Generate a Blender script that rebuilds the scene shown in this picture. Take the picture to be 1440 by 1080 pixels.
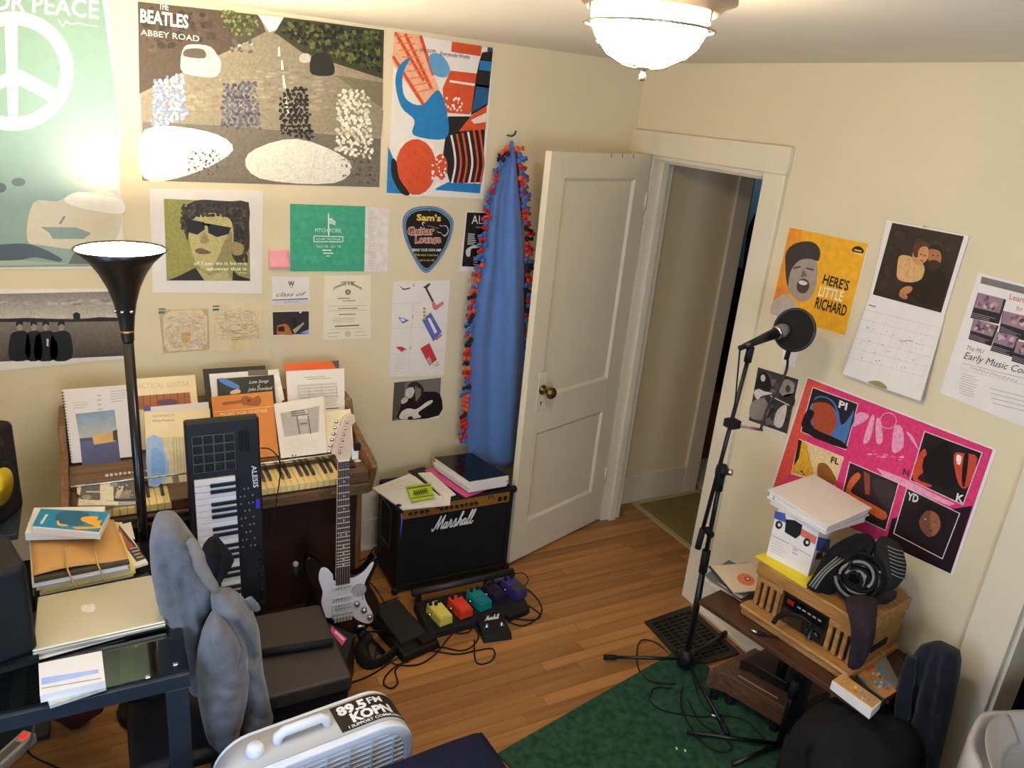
import bpy, bmesh, math, random
from mathutils import Vector, Matrix
for o in list(bpy.data.objects): bpy.data.objects.remove(o)
scene = bpy.context.scene
COL = scene.collection
random.seed(7)
# ------------------------------------------------------------------ camera
CAM = Vector((-2.4317, -3.2821, 2.1687)); YAW, PIT, ROL, FPX = 0.51617, 0.34255, 0.09697, 1082.7
FWD = Vector((math.cos(PIT)*math.sin(YAW), math.cos(PIT)*math.cos(YAW), -math.sin(PIT)))
_r0 = Vector((math.cos(YAW), -math.sin(YAW), 0)); _u0 = _r0.cross(FWD)
RGT = math.cos(ROL)*_r0 + math.sin(ROL)*_u0
UPV = -math.sin(ROL)*_r0 + math.cos(ROL)*_u0
cd = bpy.data.cameras.new('camera'); cam = bpy.data.objects.new('camera', cd); COL.objects.link(cam)
cd.sensor_width = 36; cd.lens = FPX/1440*36; cd.clip_start = .02
m = Matrix((RGT, UPV, -FWD)).transposed().to_4x4(); m.translation = CAM
cam.matrix_world = m
scene.camera = cam
# ------------------------------------------------------------------ world, assumed window fill lights, exposure
w = bpy.data.worlds.new('world'); scene.world = w; w.use_nodes = True
w.node_tree.nodes['Background'].inputs[0].default_value = (.55, .70, 1, 1)
w.node_tree.nodes['Background'].inputs[1].default_value = .35
ld = bpy.data.lights.new('assumed_window_fill', 'AREA'); ld.shape = 'RECTANGLE'; ld.size = 1.0; ld.size_y = 1.15  # added cool fill light, as if from an assumed, unseen left window
ld.energy = 34; ld.color = (.40, .60, 1)
lo = bpy.data.objects.new('assumed_window_fill', ld); COL.objects.link(lo)
lo.location = (-3.36, -2.15, 1.35); lo.rotation_euler = (0, math.radians(-90), 0)
l2 = bpy.data.lights.new('assumed_window_fill', 'AREA'); l2.shape = 'RECTANGLE'; l2.size = 1.0; l2.size_y = 1.1; l2.energy = 46; l2.color = (.62, .77, 1)  # cool frontal fill, placed in the added front window
lo2 = bpy.data.objects.new('assumed_window_fill', l2); COL.objects.link(lo2)
lo2.location = (-2.15, -4.26, 1.45); lo2.rotation_euler = (math.radians(90), 0, 0)
CEIL_EMIT = 66.0; TORCH_EMIT = 235.0
vs = scene.view_settings
vs.view_transform = 'Standard'; vs.look = 'None'; vs.gamma = 1; vs.use_curve_mapping = False
vs.exposure = 0.0
# ------------------------------------------------------------------ pixel rays (image taken as 1440x1080)
def ray(px, py): return FWD + RGT*((px-720)/FPX) - UPV*((py-540)/FPX)
def XP(px, py, x): d = ray(px, py); return CAM + d*((x-CAM.x)/d.x)
def YP(px, py, y): d = ray(px, py); return CAM + d*((y-CAM.y)/d.y)
def ZP(px, py, z): d = ray(px, py); return CAM + d*((z-CAM.z)/d.z)
class Plane:
    def __init__(s, o, n): s.o = Vector(o); s.n = Vector(n).normalized()
    def at(s, px, py, off=0.0):
        d = ray(px, py); o = s.o + s.n*off
        return CAM + d*((o-CAM).dot(s.n)/d.dot(s.n))
# ------------------------------------------------------------------ colours and materials
def lin(c):
    return tuple((v/255/12.92 if v/255 <= .04045 else ((v/255+.055)/1.055)**2.4) for v in c)
MATS = {}
def mat(name, col, rough=.55, metal=0.0, spec=.35, var=0.0, scale=6.0, bump=0.0, bscale=60.0, alpha=1.0, trans=0.0, emit=None, es=0, stretch=None, sheen=0, coat=0):
    if name in MATS: return MATS[name]
    M = bpy.data.materials.new(name); M.use_nodes = True; N = M.node_tree.nodes; L = M.node_tree.links
    b = N['Principled BSDF']; c = lin(col)
    b.inputs['Base Color'].default_value = (*c, 1); b.inputs['Roughness'].default_value = rough
    b.inputs['Metallic'].default_value = metal; b.inputs['Specular IOR Level'].default_value = spec
    b.inputs['Alpha'].default_value = alpha; b.inputs['Transmission Weight'].default_value = trans
    if sheen: b.inputs['Sheen Weight'].default_value = sheen
    if coat: b.inputs['Coat Weight'].default_value = coat; b.inputs['Coat Roughness'].default_value = .15
    if emit: b.inputs['Emission Color'].default_value = (*lin(emit), 1); b.inputs['Emission Strength'].default_value = es
    if var or bump:
        g = N.new('ShaderNodeNewGeometry'); mp = N.new('ShaderNodeMapping'); L.new(g.outputs['Position'], mp.inputs[0])
        if stretch: mp.inputs['Scale'].default_value = stretch
    if var:
        t = N.new('ShaderNodeTexNoise'); t.inputs['Scale'].default_value = scale; t.inputs['Detail'].default_value = 5
        L.new(mp.outputs[0], t.inputs[0])
        r = N.new('ShaderNodeValToRGB'); r.color_ramp.elements[0].position = .3; r.color_ramp.elements[1].position = .7
        r.color_ramp.elements[0].color = (*[x*(1-var) for x in c], 1); r.color_ramp.elements[1].color = (*[min(1, x*(1+var)) for x in c], 1)
        L.new(t.outputs['Fac'], r.inputs[0]); L.new(r.outputs[0], b.inputs['Base Color'])
    if bump:
        t2 = N.new('ShaderNodeTexNoise'); t2.inputs['Scale'].default_value = bscale; t2.inputs['Detail'].default_value = 3
        L.new(mp.outputs[0], t2.inputs[0])
        bp = N.new('ShaderNodeBump'); bp.inputs['Strength'].default_value = bump; bp.inputs['Distance'].default_value = .01
        L.new(t2.outputs['Fac'], bp.inputs['Height']); L.new(bp.outputs[0], b.inputs['Normal'])
    MATS[name] = M; return M
def ink_mat(name, rough, var=.1, scale=40):
    if name in MATS: return MATS[name]
    M = bpy.data.materials.new(name); M.use_nodes = True; N = M.node_tree.nodes; L = M.node_tree.links
    b = N['Principled BSDF']; b.inputs['Roughness'].default_value = rough; b.inputs['Specular IOR Level'].default_value = .35
    a = N.new('ShaderNodeAttribute'); a.attribute_name = 'Col'
    g = N.new('ShaderNodeNewGeometry'); t = N.new('ShaderNodeTexNoise'); t.inputs['Scale'].default_value = scale; t.inputs['Detail'].default_value = 6
    L.new(g.outputs['Position'], t.inputs[0])
    mr = N.new('ShaderNodeMapRange'); mr.inputs[1].default_value = .3; mr.inputs[2].default_value = .7; mr.inputs[3].default_value = 1-var; mr.inputs[4].default_value = 1+var
    L.new(t.outputs['Fac'], mr.inputs[0])
    mx = N.new('ShaderNodeVectorMath'); mx.operation = 'SCALE'; L.new(a.outputs['Color'], mx.inputs[0]); L.new(mr.outputs[0], mx.inputs['Scale'])
    L.new(mx.outputs[0], b.inputs['Base Color'])
    MATS[name] = M; return M
INK = ink_mat('printed_ink', .5); INKG = ink_mat('glossy_printed_ink', .3); INKS = ink_mat('laminated_poster_ink', .31, .04, 30); INKS.node_tree.nodes['Principled BSDF'].inputs['Specular IOR Level'].default_value = 1.0
INKP = ink_mat('grainy_photo_ink', .45, .16, 90)
def wood(name, c0, c1, rough=.4, axis='x', scale=1.0, rnd=False, spec=.4):
    M = bpy.data.materials.new(name); M.use_nodes = True; N = M.node_tree.nodes; L = M.node_tree.links
    b = N['Principled BSDF']; b.inputs['Roughness'].default_value = rough; b.inputs['Specular IOR Level'].default_value = spec
    g = N.new('ShaderNodeNewGeometry'); mp = N.new('ShaderNodeMapping')
    s = {'x': (1.2, 28, 28), 'y': (28, 1.2, 28), 'z': (28, 28, 1.2)}[axis]
    mp.inputs['Scale'].default_value = [v*scale for v in s]
    oi = N.new('ShaderNodeObjectInfo')
    if rnd:
        cm = N.new('ShaderNodeCombineXYZ'); k = N.new('ShaderNodeMath'); k.operation = 'MULTIPLY'; k.inputs[1].default_value = 37
        L.new(oi.outputs['Random'], k.inputs[0]); [L.new(k.outputs[0], cm.inputs[i]) for i in range(3)]
        ad = N.new('ShaderNodeVectorMath'); ad.operation = 'ADD'; L.new(g.outputs['Position'], ad.inputs[0]); L.new(cm.outputs[0], ad.inputs[1]); L.new(ad.outputs[0], mp.inputs[0])
    else: L.new(g.outputs['Position'], mp.inputs[0])
    t = N.new('ShaderNodeTexNoise'); t.inputs['Scale'].default_value = 2.2; t.inputs['Detail'].default_value = 6; t.inputs['Distortion'].default_value = .6
    L.new(mp.outputs[0], t.inputs[0])
    r = N.new('ShaderNodeValToRGB'); r.color_ramp.elements[0].position = .32; r.color_ramp.elements[1].position = .68
    r.color_ramp.elements[0].color = (*lin(c0), 1); r.color_ramp.elements[1].color = (*lin(c1), 1)
    L.new(t.outputs['Fac'], r.inputs[0]); out = r.outputs[0]
    if rnd:
        mr = N.new('ShaderNodeMapRange'); mr.inputs[3].default_value = .74; mr.inputs[4].default_value = 1.14; L.new(oi.outputs['Random'], mr.inputs[0])
        mx = N.new('ShaderNodeVectorMath'); mx.operation = 'SCALE'; L.new(out, mx.inputs[0]); L.new(mr.outputs[0], mx.inputs['Scale']); out = mx.outputs[0]
    L.new(out, b.inputs['Base Color'])
    MATS[name] = M; return M
# ------------------------------------------------------------------ objects
FR = {}
def tag(o, label, cat, group=None, kind=None):
    if label: o['label'] = label
    if cat: o['category'] = cat
    if group: o['group'] = group
    if kind: o['kind'] = kind
    return o
def thing(name, label, cat, loc=(0, 0, 0), rz=0, group=None, M=None, kind=None):
    o = bpy.data.objects.new(name, None); COL.objects.link(o); o.empty_display_size = .05
    mw = M if M is not None else Matrix.Translation(Vector(loc)) @ Matrix.Rotation(rz, 4, 'Z')
    o.matrix_world = mw; FR[o.name] = mw.copy()
    return tag(o, label, cat, group, kind)
def smooth(pts, n=5, closed=True):
    pts = [Vector(p) for p in pts]; out = []; N = len(pts)
    rng = range(N) if closed else range(N-1)
    for i in rng:
        if closed: p0, p1, p2, p3 = pts[i-1], pts[i], pts[(i+1) % N], pts[(i+2) % N]
        else: p0, p1, p2, p3 = pts[max(0, i-1)], pts[i], pts[i+1], pts[min(N-1, i+2)]
        for k in range(n):
            t = k/n
            out.append(.5*((2*p1)+(p2-p0)*t+(2*p0-5*p1+4*p2-p3)*t*t+(3*p1-p0-3*p2+p3)*t**3))
    if not closed: out.append(pts[-1])
    return out
class B:
    def __init__(s): s.v = []; s.f = []; s.m = []; s.c = None
    def add(s, vs, fs, mi=0):
        k = len(s.v); s.v += [Vector(v) for v in vs]; s.f += [tuple(i+k for i in f) for f in fs]; s.m += [mi]*len(fs); return s
    def box(s, lo, hi, mi=0, R=None, ctr=None):
        x0, y0, z0 = lo; x1, y1, z1 = hi
        vs = [Vector(p) for p in [(x0, y0, z0), (x1, y0, z0), (x1, y1, z0), (x0, y1, z0), (x0, y0, z1), (x1, y0, z1), (x1, y1, z1), (x0, y1, z1)]]
        if R is not None:
            c = Vector(ctr) if ctr is not None else (vs[0]+vs[6])/2
            vs = [R @ (v-c)+c for v in vs]
        return s.add(vs, [(3, 2, 1, 0), (4, 5, 6, 7), (0, 1, 5, 4), (1, 2, 6, 5), (2, 3, 7, 6), (3, 0, 4, 7)], mi)
    def hexa(s, bot, top, mi=0):
        n = len(bot)
        return s.add(list(bot)+list(top), [tuple(range(n-1, -1, -1)), tuple(range(n, 2*n))]+[(i, (i+1) % n, n+(i+1) % n, n+i) for i in range(n)], mi)
    def prism(s, pts, vec, mi=0):
        pts = [Vector(p) for p in pts]; vec = Vector(vec)
        return s.hexa(pts, [p+vec for p in pts], mi)
    def ring(s, rings, caps=True, closed=True, mi=0):
        k = len(rings[0]); vs = [p for r in rings for p in r]; fs = []
        for i in range(len(rings)-1):
            for j in range(k if closed else k-1):
                a = i*k+j; b = i*k+(j+1) % k; fs.append((a, b, b+k, a+k))
        if caps and closed:
            fs.append(tuple(range(k-1, -1, -1))); fs.append(tuple(range((len(rings)-1)*k, len(rings)*k)))
        return s.add(vs, fs, mi)
    def tube(s, pts, r, n=8, mi=0, caps=True, flat=1.0):
        pts = [Vector(p) for p in pts]; rings = []; prev = None
        for i, p in enumerate(pts):
            t = (pts[min(i+1, len(pts)-1)]-pts[max(i-1, 0)])
            t = t.normalized() if t.length > 1e-9 else Vector((0, 0, 1))
            if prev is None:
                a = Vector((0, 0, 1)) if abs(t.z) < .9 else Vector((1, 0, 0)); u = t.cross(a).normalized()
            else:
                u = (prev-t*prev.dot(t)); u = u.normalized() if u.length > 1e-6 else t.orthogonal().normalized()
            prev = u; w2 = t.cross(u)
            rr = r[i] if isinstance(r, (list, tuple)) else r
            rings.append([p+(u*math.cos(a2)+w2*math.sin(a2)*flat)*rr for a2 in [2*math.pi*j/n for j in range(n)]])
        return s.ring(rings, caps, True, mi)
    def cyl(s, p0, p1, r0, r1=None, n=14, mi=0): return s.tube([p0, p1], [r0, r0 if r1 is None else r1], n, mi)
    def lathe(s, prof, c=(0, 0, 0), n=24, mi=0, caps=True, ax=None):
        c = Vector(c)
        if ax is None: e1, e2, e3 = Vector((1, 0, 0)), Vector((0, 1, 0)), Vector((0, 0, 1))
        else:
            e3 = Vector(ax).normalized(); e1 = e3.orthogonal().normalized(); e2 = e3.cross(e1)
        return s.ring([[c+(e1*math.cos(2*math.pi*j/n)+e2*math.sin(2*math.pi*j/n))*r+e3*z for j in range(n)] for r, z in prof], caps, True, mi)
    def ball(s, c, r, n=10, m=6, mi=0):
        r = Vector(r) if not isinstance(r, (int, float)) else Vector((r, r, r)); c = Vector(c)
        rings = []
        for i in range(m+1):
            a = math.pi*(i/m)*.998+.003
            rings.append([c+Vector((r.x*math.sin(a)*math.cos(2*math.pi*j/n), r.y*math.sin(a)*math.sin(2*math.pi*j/n), -r.z*math.cos(a))) for j in range(n)])
        return s.ring(rings, True, True, mi)
    def grid(s, fn, nu, nv, mi=0, thick=0):
        vs = [Vector(fn(i/nu, j/nv)) for j in range(nv+1) for i in range(nu+1)]
        fs = [(j*(nu+1)+i, j*(nu+1)+i+1, (j+1)*(nu+1)+i+1, (j+1)*(nu+1)+i) for j in range(nv) for i in range(nu)]
        return s.add(vs, fs, mi)
    def build(s, name, mats, parent=None, world=True, sm=False, bevel=0, solid=0, sub=0, label=None, cat=None, group=None, kind=None, origin=None, seg=2):
        me = bpy.data.meshes.new(name); vs = s.v
        fr = FR[parent.name] if parent is not None else Matrix.Identity(4)
        if parent is None and origin is not None: fr = Matrix.Translation(Vector(origin))
        if world:
            inv = fr.inverted(); vs = [inv @ v for v in vs]
        me.from_pydata(vs, [], s.f); me.update()
        if not isinstance(mats, (list, tuple)): mats = [mats]
        for mm in mats: me.materials.append(mm)
        if len(mats) > 1: me.polygons.foreach_set('material_index', s.m)
        bm = bmesh.new(); bm.from_mesh(me); bmesh.ops.recalc_face_normals(bm, faces=bm.faces); bm.to_mesh(me); bm.free()
        if sm: me.polygons.foreach_set('use_smooth', [True]*len(me.polygons))
        o = bpy.data.objects.new(name, me); COL.objects.link(o)
        if parent is not None: o.parent = parent
        else: o.matrix_world = fr
        FR[o.name] = fr
        if solid:
            md = o.modifiers.new('solid', 'SOLIDIFY'); md.thickness = solid; md.offset = 0
        if bevel:
            md = o.modifiers.new('bevel', 'BEVEL'); md.width = bevel; md.segments = seg; md.limit_method = 'ANGLE'; md.angle_limit = .6
            me.polygons.foreach_set('use_smooth', [True]*len(me.polygons))
            md2 = o.modifiers.new('wn', 'WEIGHTED_NORMAL'); md2.keep_sharp = True
        if sub:
            md = o.modifiers.new('sub', 'SUBSURF'); md.levels = sub; md.render_levels = sub
        return tag(o, label, cat, group, kind)
def copy_tree(o, parent=None, M=None):
    c = o.copy(); COL.objects.link(c); c.parent = parent; FR[c.name] = FR[o.name]
    if M is not None: c.matrix_world = M; FR[c.name] = M
    for ch in [x for x in bpy.data.objects if x.parent == o]: copy_tree(ch, c)
    return c
# text outlines as flat meshes from the built-in font
_TC = {}
def text_mesh(st, off=0.0, shear=0.0, space=1.0):
    k = (st, off, shear, space)
    if k in _TC: return _TC[k]
    cu = bpy.data.curves.new('t', 'FONT'); cu.body = st; cu.resolution_u = 2; cu.offset = off; cu.shear = shear; cu.space_character = space
    o = bpy.data.objects.new('t', cu); COL.objects.link(o)
    dg = bpy.context.evaluated_depsgraph_get(); e = o.evaluated_get(dg); me = e.to_mesh()
    vs = [(v.co.x, v.co.y) for v in me.vertices]; fs = [tuple(p.vertices) for p in me.polygons]
    e.to_mesh_clear(); bpy.data.objects.remove(o); bpy.data.curves.remove(cu)
    xs = [v[0] for v in vs]; x0, x1 = min(xs), max(xs); cap = .70
    _TC[k] = ([((x-x0)/(x1-x0), y/cap) for x, y in vs], fs); return _TC[k]
class Print:
    """flat ink on a real plane; shapes given as image points that are cast on to the plane; l = ink layer"""
    def __init__(s, plane, sx=0, sy=0, sc=1.0): s.p = plane; s.sx, s.sy, s.sc = sx, sy, sc; s.v = []; s.f = []; s.col = []
    def at(s, q, l): return s.p.at(s.sx+q[0]/s.sc, s.sy+q[1]/s.sc, .0002*(l+1))
    def raw(s, qs, fs, c, l):
        k = len(s.v); s.v += [s.at(q, l) for q in qs]; s.col += [(*lin(c), 1)]*len(qs); s.f += [tuple(i+k for i in f) for f in fs]; return s
    def poly(s, qs, c, l=0, sm=0):
        if sm: qs = [(p.x, p.y) for p in smooth([(q[0], q[1], 0) for q in qs], sm)]
        return s.raw(qs, [tuple(range(len(qs)))], c, l)
    def grad(s, quad, c0, c1, l=0):   # TL TR BR BL, top colour to bottom colour of the print itself
        k = len(s.v); s.v += [s.at(q, l) for q in quad]; s.col += [(*lin(c0), 1)]*2+[(*lin(c1), 1)]*2; s.f.append((k, k+1, k+2, k+3)); return s
    def ell(s, cx, cy, rx, ry, c, l=0, rot=0, n=18):
        ca, sa = math.cos(rot), math.sin(rot)
        return s.raw([(cx+ca*rx*math.cos(t)-sa*ry*math.sin(t), cy+sa*rx*math.cos(t)+ca*ry*math.sin(t)) for t in [2*math.pi*i/n for i in range(n)]], [tuple(range(n))], c, l)
    def arc(s, cx, cy, rx, ry, wd, c, l=0, a0=0, a1=2*math.pi, n=36):
        qs = []; fs = []
        for i in range(n+1):
            t = a0+(a1-a0)*i/n
            qs += [(cx+rx*math.cos(t), cy+ry*math.sin(t)), (cx+(rx-wd)*math.cos(t), cy+(ry-wd)*math.sin(t))]
        for i in range(n): fs.append((2*i, 2*i+2, 2*i+3, 2*i+1))
        return s.raw(qs, fs, c, l)
    def line(s, qs, wd, c, l=0):
        for a, b in zip(qs[:-1], qs[1:]):
            dx, dy = b[0]-a[0], b[1]-a[1]; d = math.hypot(dx, dy) or 1; nx, ny = -dy/d*wd/2, dx/d*wd/2
            s.raw([(a[0]+nx, a[1]+ny), (b[0]+nx, b[1]+ny), (b[0]-nx, b[1]-ny), (a[0]-nx, a[1]-ny)], [(0, 1, 2, 3)], c, l)
        return s
    def text(s, st, L, R, T, c, l=3, off=0.0, shear=0.0, space=1.0):   # baseline left, baseline right, cap top above left
        vs, fs = text_mesh(st, off, shear, space)
        return s.raw([(L[0]+(R[0]-L[0])*x+(T[0]-L[0])*y, L[1]+(R[1]-L[1])*x+(T[1]-L[1])*y) for x, y in vs], fs, c, l)
    def scatter(s, poly, n, r0, r1, cols, l=1, asp=.7):
        xs = [q[0] for q in poly]; ys = [q[1] for q in poly]; k = 0; g = 0
        def inside(x, y):
            r = False; j = len(poly)-1
            for i in range(len(poly)):
                xi, yi = poly[i]; xj, yj = poly[j]
                if (yi > y) != (yj > y) and x < (xj-xi)*(y-yi)/(yj-yi)+xi: r = not r
                j = i
            return r
        area = max(1e-6, abs(sum(poly[i-1][0]*poly[i][1]-poly[i][0]*poly[i-1][1] for i in range(len(poly))))/2)
        for c3 in range(3):   # three jittered grids, so shapes of one ink layer never overlap
            cs = max(2*r0+.5, math.sqrt(area/max(1, n/3))); oy = random.random()*cs
            y = min(ys)-oy
            while y < max(ys):
                x = min(xs)-random.random()*cs
                while x < max(xs):
                    r = min(random.uniform(r0, r1), cs*.48); jx = cs/2+random.uniform(-1, 1)*(cs/2-r); jy = cs/2+random.uniform(-1, 1)*(cs/2-r)
                    q = (x+jx, y+jy)
                    if all(inside(q[0]+r*dx, q[1]+r*dy) for dx, dy in ((1, 0), (-1, 0), (0, 1), (0, -1))):
                        s.ell(q[0], q[1], r, r*asp, random.choice(cols), l+c3*.3, random.uniform(0, 3) if asp > .5 else 0, 7)
                    x += cs
                y += cs
        return s
    def lines(s, A, Bq, C, n, wd, c, l=2, jit=.3):  # rows of small unreadable print: from A..B (top row), down to C
        for i in range(n):
            t = i/max(1, n-1); dx, dy = (C[0]-A[0])*t, (C[1]-A[1])*t; e = 1-random.random()*jit
            s.line([(A[0]+dx, A[1]+dy), (A[0]+dx+(Bq[0]-A[0])*e, A[1]+dy+(Bq[1]-A[1])*e)], wd, c, l)
        return s
    def build(s, parent, name='print', ink=None):
        me = bpy.data.meshes.new(name); inv = FR[parent.name].inverted()
        me.from_pydata([inv @ v for v in s.v], [], s.f); me.update()
        at = me.color_attributes.new('Col', 'FLOAT_COLOR', 'POINT')
        at.data.foreach_set('color', [x for c in s.col for x in c])
        me.materials.append(ink or INK)
        o = bpy.data.objects.new(name, me); COL.objects.link(o); o.parent = parent; FR[o.name] = FR[parent.name]
        return o
def sheet(name, label, cat, plane, quad, m_, th=.0012, group=None, parent=None):
    """thin sheet lying on a plane, corners given as image points"""
    pts = [plane.at(*q) for q in quad]; b = B().prism([p-plane.n*th for p in pts], plane.n*th)
    c = sum(pts, Vector())/len(pts)
    return b.build(name, m_, parent=parent, label=label, cat=cat, group=group, origin=c)
def inter(T, y):   # T: (y, x) pairs, y rising
    for (y0, a), (y1, c) in zip(T[:-1], T[1:]):
        if y0 <= y <= y1: return a+(c-a)*(y-y0)/(y1-y0)
    return T[-1][1] if y > T[-1][0] else T[0][1]
def pdist(x, y, pl):
    best = 1e9
    for (ax, ay), (bx, by) in zip(pl[:-1], pl[1:]):
        dx, dy = bx-ax, by-ay; t = max(0, min(1, ((x-ax)*dx+(y-ay)*dy)/(dx*dx+dy*dy+1e-9)))
        best = min(best, math.hypot(x-ax-t*dx, y-ay-t*dy))
    return best
def drape(L, R, pf, nv, D, creases=(), back=.6, step=5, nn=56, wr=.0, ph=0.0):
    """cloth body: left and right outline (image rows), real depth D around a plane, creases as (polyline, width, depth)"""
    y0, y1 = L[0][0], L[-1][0]; n = max(4, int((y1-y0)/step)); rings = []; nv = Vector(nv)
    for i in range(n+1):
        y = y0+(y1-y0)*i/n; xl, xr = inter(L, y), inter(R, y); e = min(1, math.sqrt(max(0.0, min((y-y0), (y1-y))/26.0))+.04); ring = []
        for j in range(nn):
            t = 2*math.pi*j/nn; x = (xl+xr)/2+(xr-xl)/2*math.cos(t); s_ = math.sin(t)
            d = D*e*(abs(s_)**.75)*(1 if s_ > 0 else -back)
            if s_ > 0:
                g = sum(-dp*math.exp(-(pdist(x, y, pl)/w_)**2) for pl, w_, dp in creases)
                g += wr*(math.sin(.13*x+.05*y+ph+2*math.sin(.03*y+ph))+.6*math.sin(.21*y-.09*x+1.7*math.sin(.045*x)+ph))
                d += g*min(1, s_*1.6)
            ring.append(pf(x, y)+nv*d)
        rings.append(ring)
    return B().ring(rings)
# common materials
M_paper = mat('white_paper', (232, 226, 218), .7, var=.03, scale=14)
M_cream = mat('cream_paper', (233, 216, 172), .7, var=.04, scale=14)
M_black = mat('black_plastic', (20, 20, 22), .45, var=.15, scale=20)
M_bmet = mat('black_metal', (17, 17, 19), .35, spec=.5)
M_chrome = mat('chrome', (205, 205, 208), .2, metal=1)
M_rubber = mat('black_rubber', (14, 14, 15), .7)
# ================================================================== SETTING
M_wall = mat('cream_wall_paint', (222, 209, 176), .75, spec=.2, var=.035, scale=2.5, bump=.06, bscale=35)
M_ceil = mat('ceiling_paint', (228, 219, 200), .8, spec=.2, var=.02, scale=3)
M_trim = mat('white_trim_paint', (226, 215, 188), .42, spec=.4, var=.03, scale=5, bump=.03, bscale=40)
M_hall = mat('hall_wall_paint', (228, 208, 166), .7, var=.03, scale=3)
M_dark = mat('painted_room_shade', (22, 20, 19), .8)  # near-black colour stands in for the shade in closet and far room
def struct(name, b, m_, parent=None, **k): return b.build(name, m_, parent=parent, kind='structure' if parent is None else None, **k)
H = 2.43
struct('wall_back', B().box((-3.42, 0, -.02), (.0, .12, H)), M_wall)
b = B()
for y0, y1 in ((-.15, .12), (-2.30, -.92), (-4.32, -3.05)): b.box((0, y0, -.02), (.12, y1, H))
for y0, y1 in ((-.92, -.15), (-3.05, -2.30)): b.box((0, y0, 2.02), (.12, y1, H))
struct('wall_right', b, M_wall)
b = B()
for y0, y1 in ((-1.65, .0), (-4.2, -2.65)): b.box((-3.42, y0, -.02), (-3.3, y1, H))
b.box((-3.42, -2.65, -.02), (-3.3, -1.65, .75)); b.box((-3.42, -2.65, 1.95), (-3.3, -1.65, H))
struct('wall_left', b, M_wall)
b = B().box((-3.42, -4.32, -.02), (-2.65, -4.2, H)).box((-1.65, -4.32, -.02), (0, -4.2, H)).box((-2.65, -4.32, -.02), (-1.65, -4.2, .9)).box((-2.65, -4.32, 2.0), (-1.65, -4.2, H))
struct('wall_front', b, M_wall)
struct('ceiling', B().box((-3.42, -4.32, H), (.12, .12, H+.08)), M_ceil)
# assumed window behind the camera's left, unseen, added for cool fill light
win = thing('assumed_window', None, None, (-3.36, -2.15, 1.35), kind='structure')
b = B()
for lo_, hi_ in (((-3.4, -2.65, .75), (-3.3, -2.6, 1.95)), ((-3.4, -1.70, .75), (-3.3, -1.65, 1.95)), ((-3.4, -2.6, 1.9), (-3.3, -1.7, 1.95)), ((-3.4, -2.6, .75), (-3.26, -1.7, .8)), ((-3.36, -2.6, 1.32), (-3.33, -1.7, 1.37))): b.box(lo_, hi_)
b.build('assumed_window_frame', M_trim, win)
win2 = thing('fill_window', None, None, (-2.15, -4.26, 1.45), kind='structure')  # unseen window, added to let in frontal fill light
b = B()
for lo_, hi_ in (((-2.65, -4.3, .9), (-2.6, -4.2, 2.0)), ((-1.7, -4.3, .9), (-1.65, -4.2, 2.0)), ((-2.6, -4.3, 1.95), (-1.7, -4.2, 2.0)), ((-2.6, -4.3, .9), (-1.7, -4.16, .95)), ((-2.6, -4.24, 1.43), (-1.7, -4.21, 1.48))): b.box(lo_, hi_)
b.build('assumed_window_frame', M_trim, win2)
# hallway beyond the door
struct('wall_hall_left', B().box((.12, -.03, -.02), (.79, .06, H)), M_hall)
struct('wall_hall_right', B().box((.12, -1.3, -.02), (2.4, -1.2, H)), M_hall)
struct('wall_hall_end', B().box((2.3, -1.2, -.02), (2.4, 2.2, H)), mat('hall_end_shade', (16, 16, 18), .8))  # wall coloured almost black so the unlit gap past the casing reads dark
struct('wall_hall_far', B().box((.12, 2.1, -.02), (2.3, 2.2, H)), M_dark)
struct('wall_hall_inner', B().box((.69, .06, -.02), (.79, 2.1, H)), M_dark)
struct('ceiling_hall', B().box((.12, -1.3, H), (2.4, 2.2, H+.08)), M_hall)
struct('trim_1', B().box((.70, -.052, 0), (.805, -.03, 2.3)).box((.79, -.03, 0), (.805, .06, 2.3)), M_trim, bevel=.003)
struct('baseboard_hall', B().box((.12, -.048, 0), (.70, -.03, .185)), M_trim, bevel=.003)
# closet at the right edge
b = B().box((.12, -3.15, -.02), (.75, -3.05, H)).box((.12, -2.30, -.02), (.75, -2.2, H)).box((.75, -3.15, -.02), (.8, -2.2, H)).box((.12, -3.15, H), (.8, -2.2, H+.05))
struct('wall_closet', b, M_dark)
# floor: slab with every board as a piece of its own
M_oak = wood('oak_boards', (148, 100, 55), (176, 126, 73), .36, 'x', .4, True)
M_sub = mat('floor_gap_dark', (112, 72, 38), .8)
floor = struct('floor', B().box((-3.42, -4.32, -.1), (2.4, 2.2, -.0065)), M_sub)
pm = bpy.data.meshes.new('plank')
pb = B().hexa([(-.5, -.5, -.5), (.5, -.5, -.5), (.5, .5, -.5), (-.5, .5, -.5)], [(-.4996, -.492, .5), (.4996, -.492, .5), (.4996, .492, .5), (-.4996, .492, .5)])
pm.from_pydata(pb.v, [], pb.f); pm.materials.append(M_oak)
rng = random.Random(3); PW = .0572
row = 0; yy = 0.0
while yy > -2.65:
    x1 = 1.05 if -1.16 < yy-PW and yy-PW < -.02 else .0
    if yy-PW > -1.2 and yy <= -.03: x1 = 1.05
    x0 = -2.95; x = x1
    first = True
    while x > x0+.05:
        ln = rng.uniform(.55, 1.6) if not first else rng.uniform(.3, 1.2); first = False
        xs = max(x0, x-ln)
        if xs-x0 < .25: xs = x0
        o = bpy.data.objects.new('plank', pm); COL.objects.link(o); o.parent = floor
        o.location = ((x+xs)/2, yy-PW/2, -.00325-rng.uniform(0, .00025)); o.scale = (x-xs-.0006, PW-.0005, .0065)
        x = xs
    yy -= PW; row += 1
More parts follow.
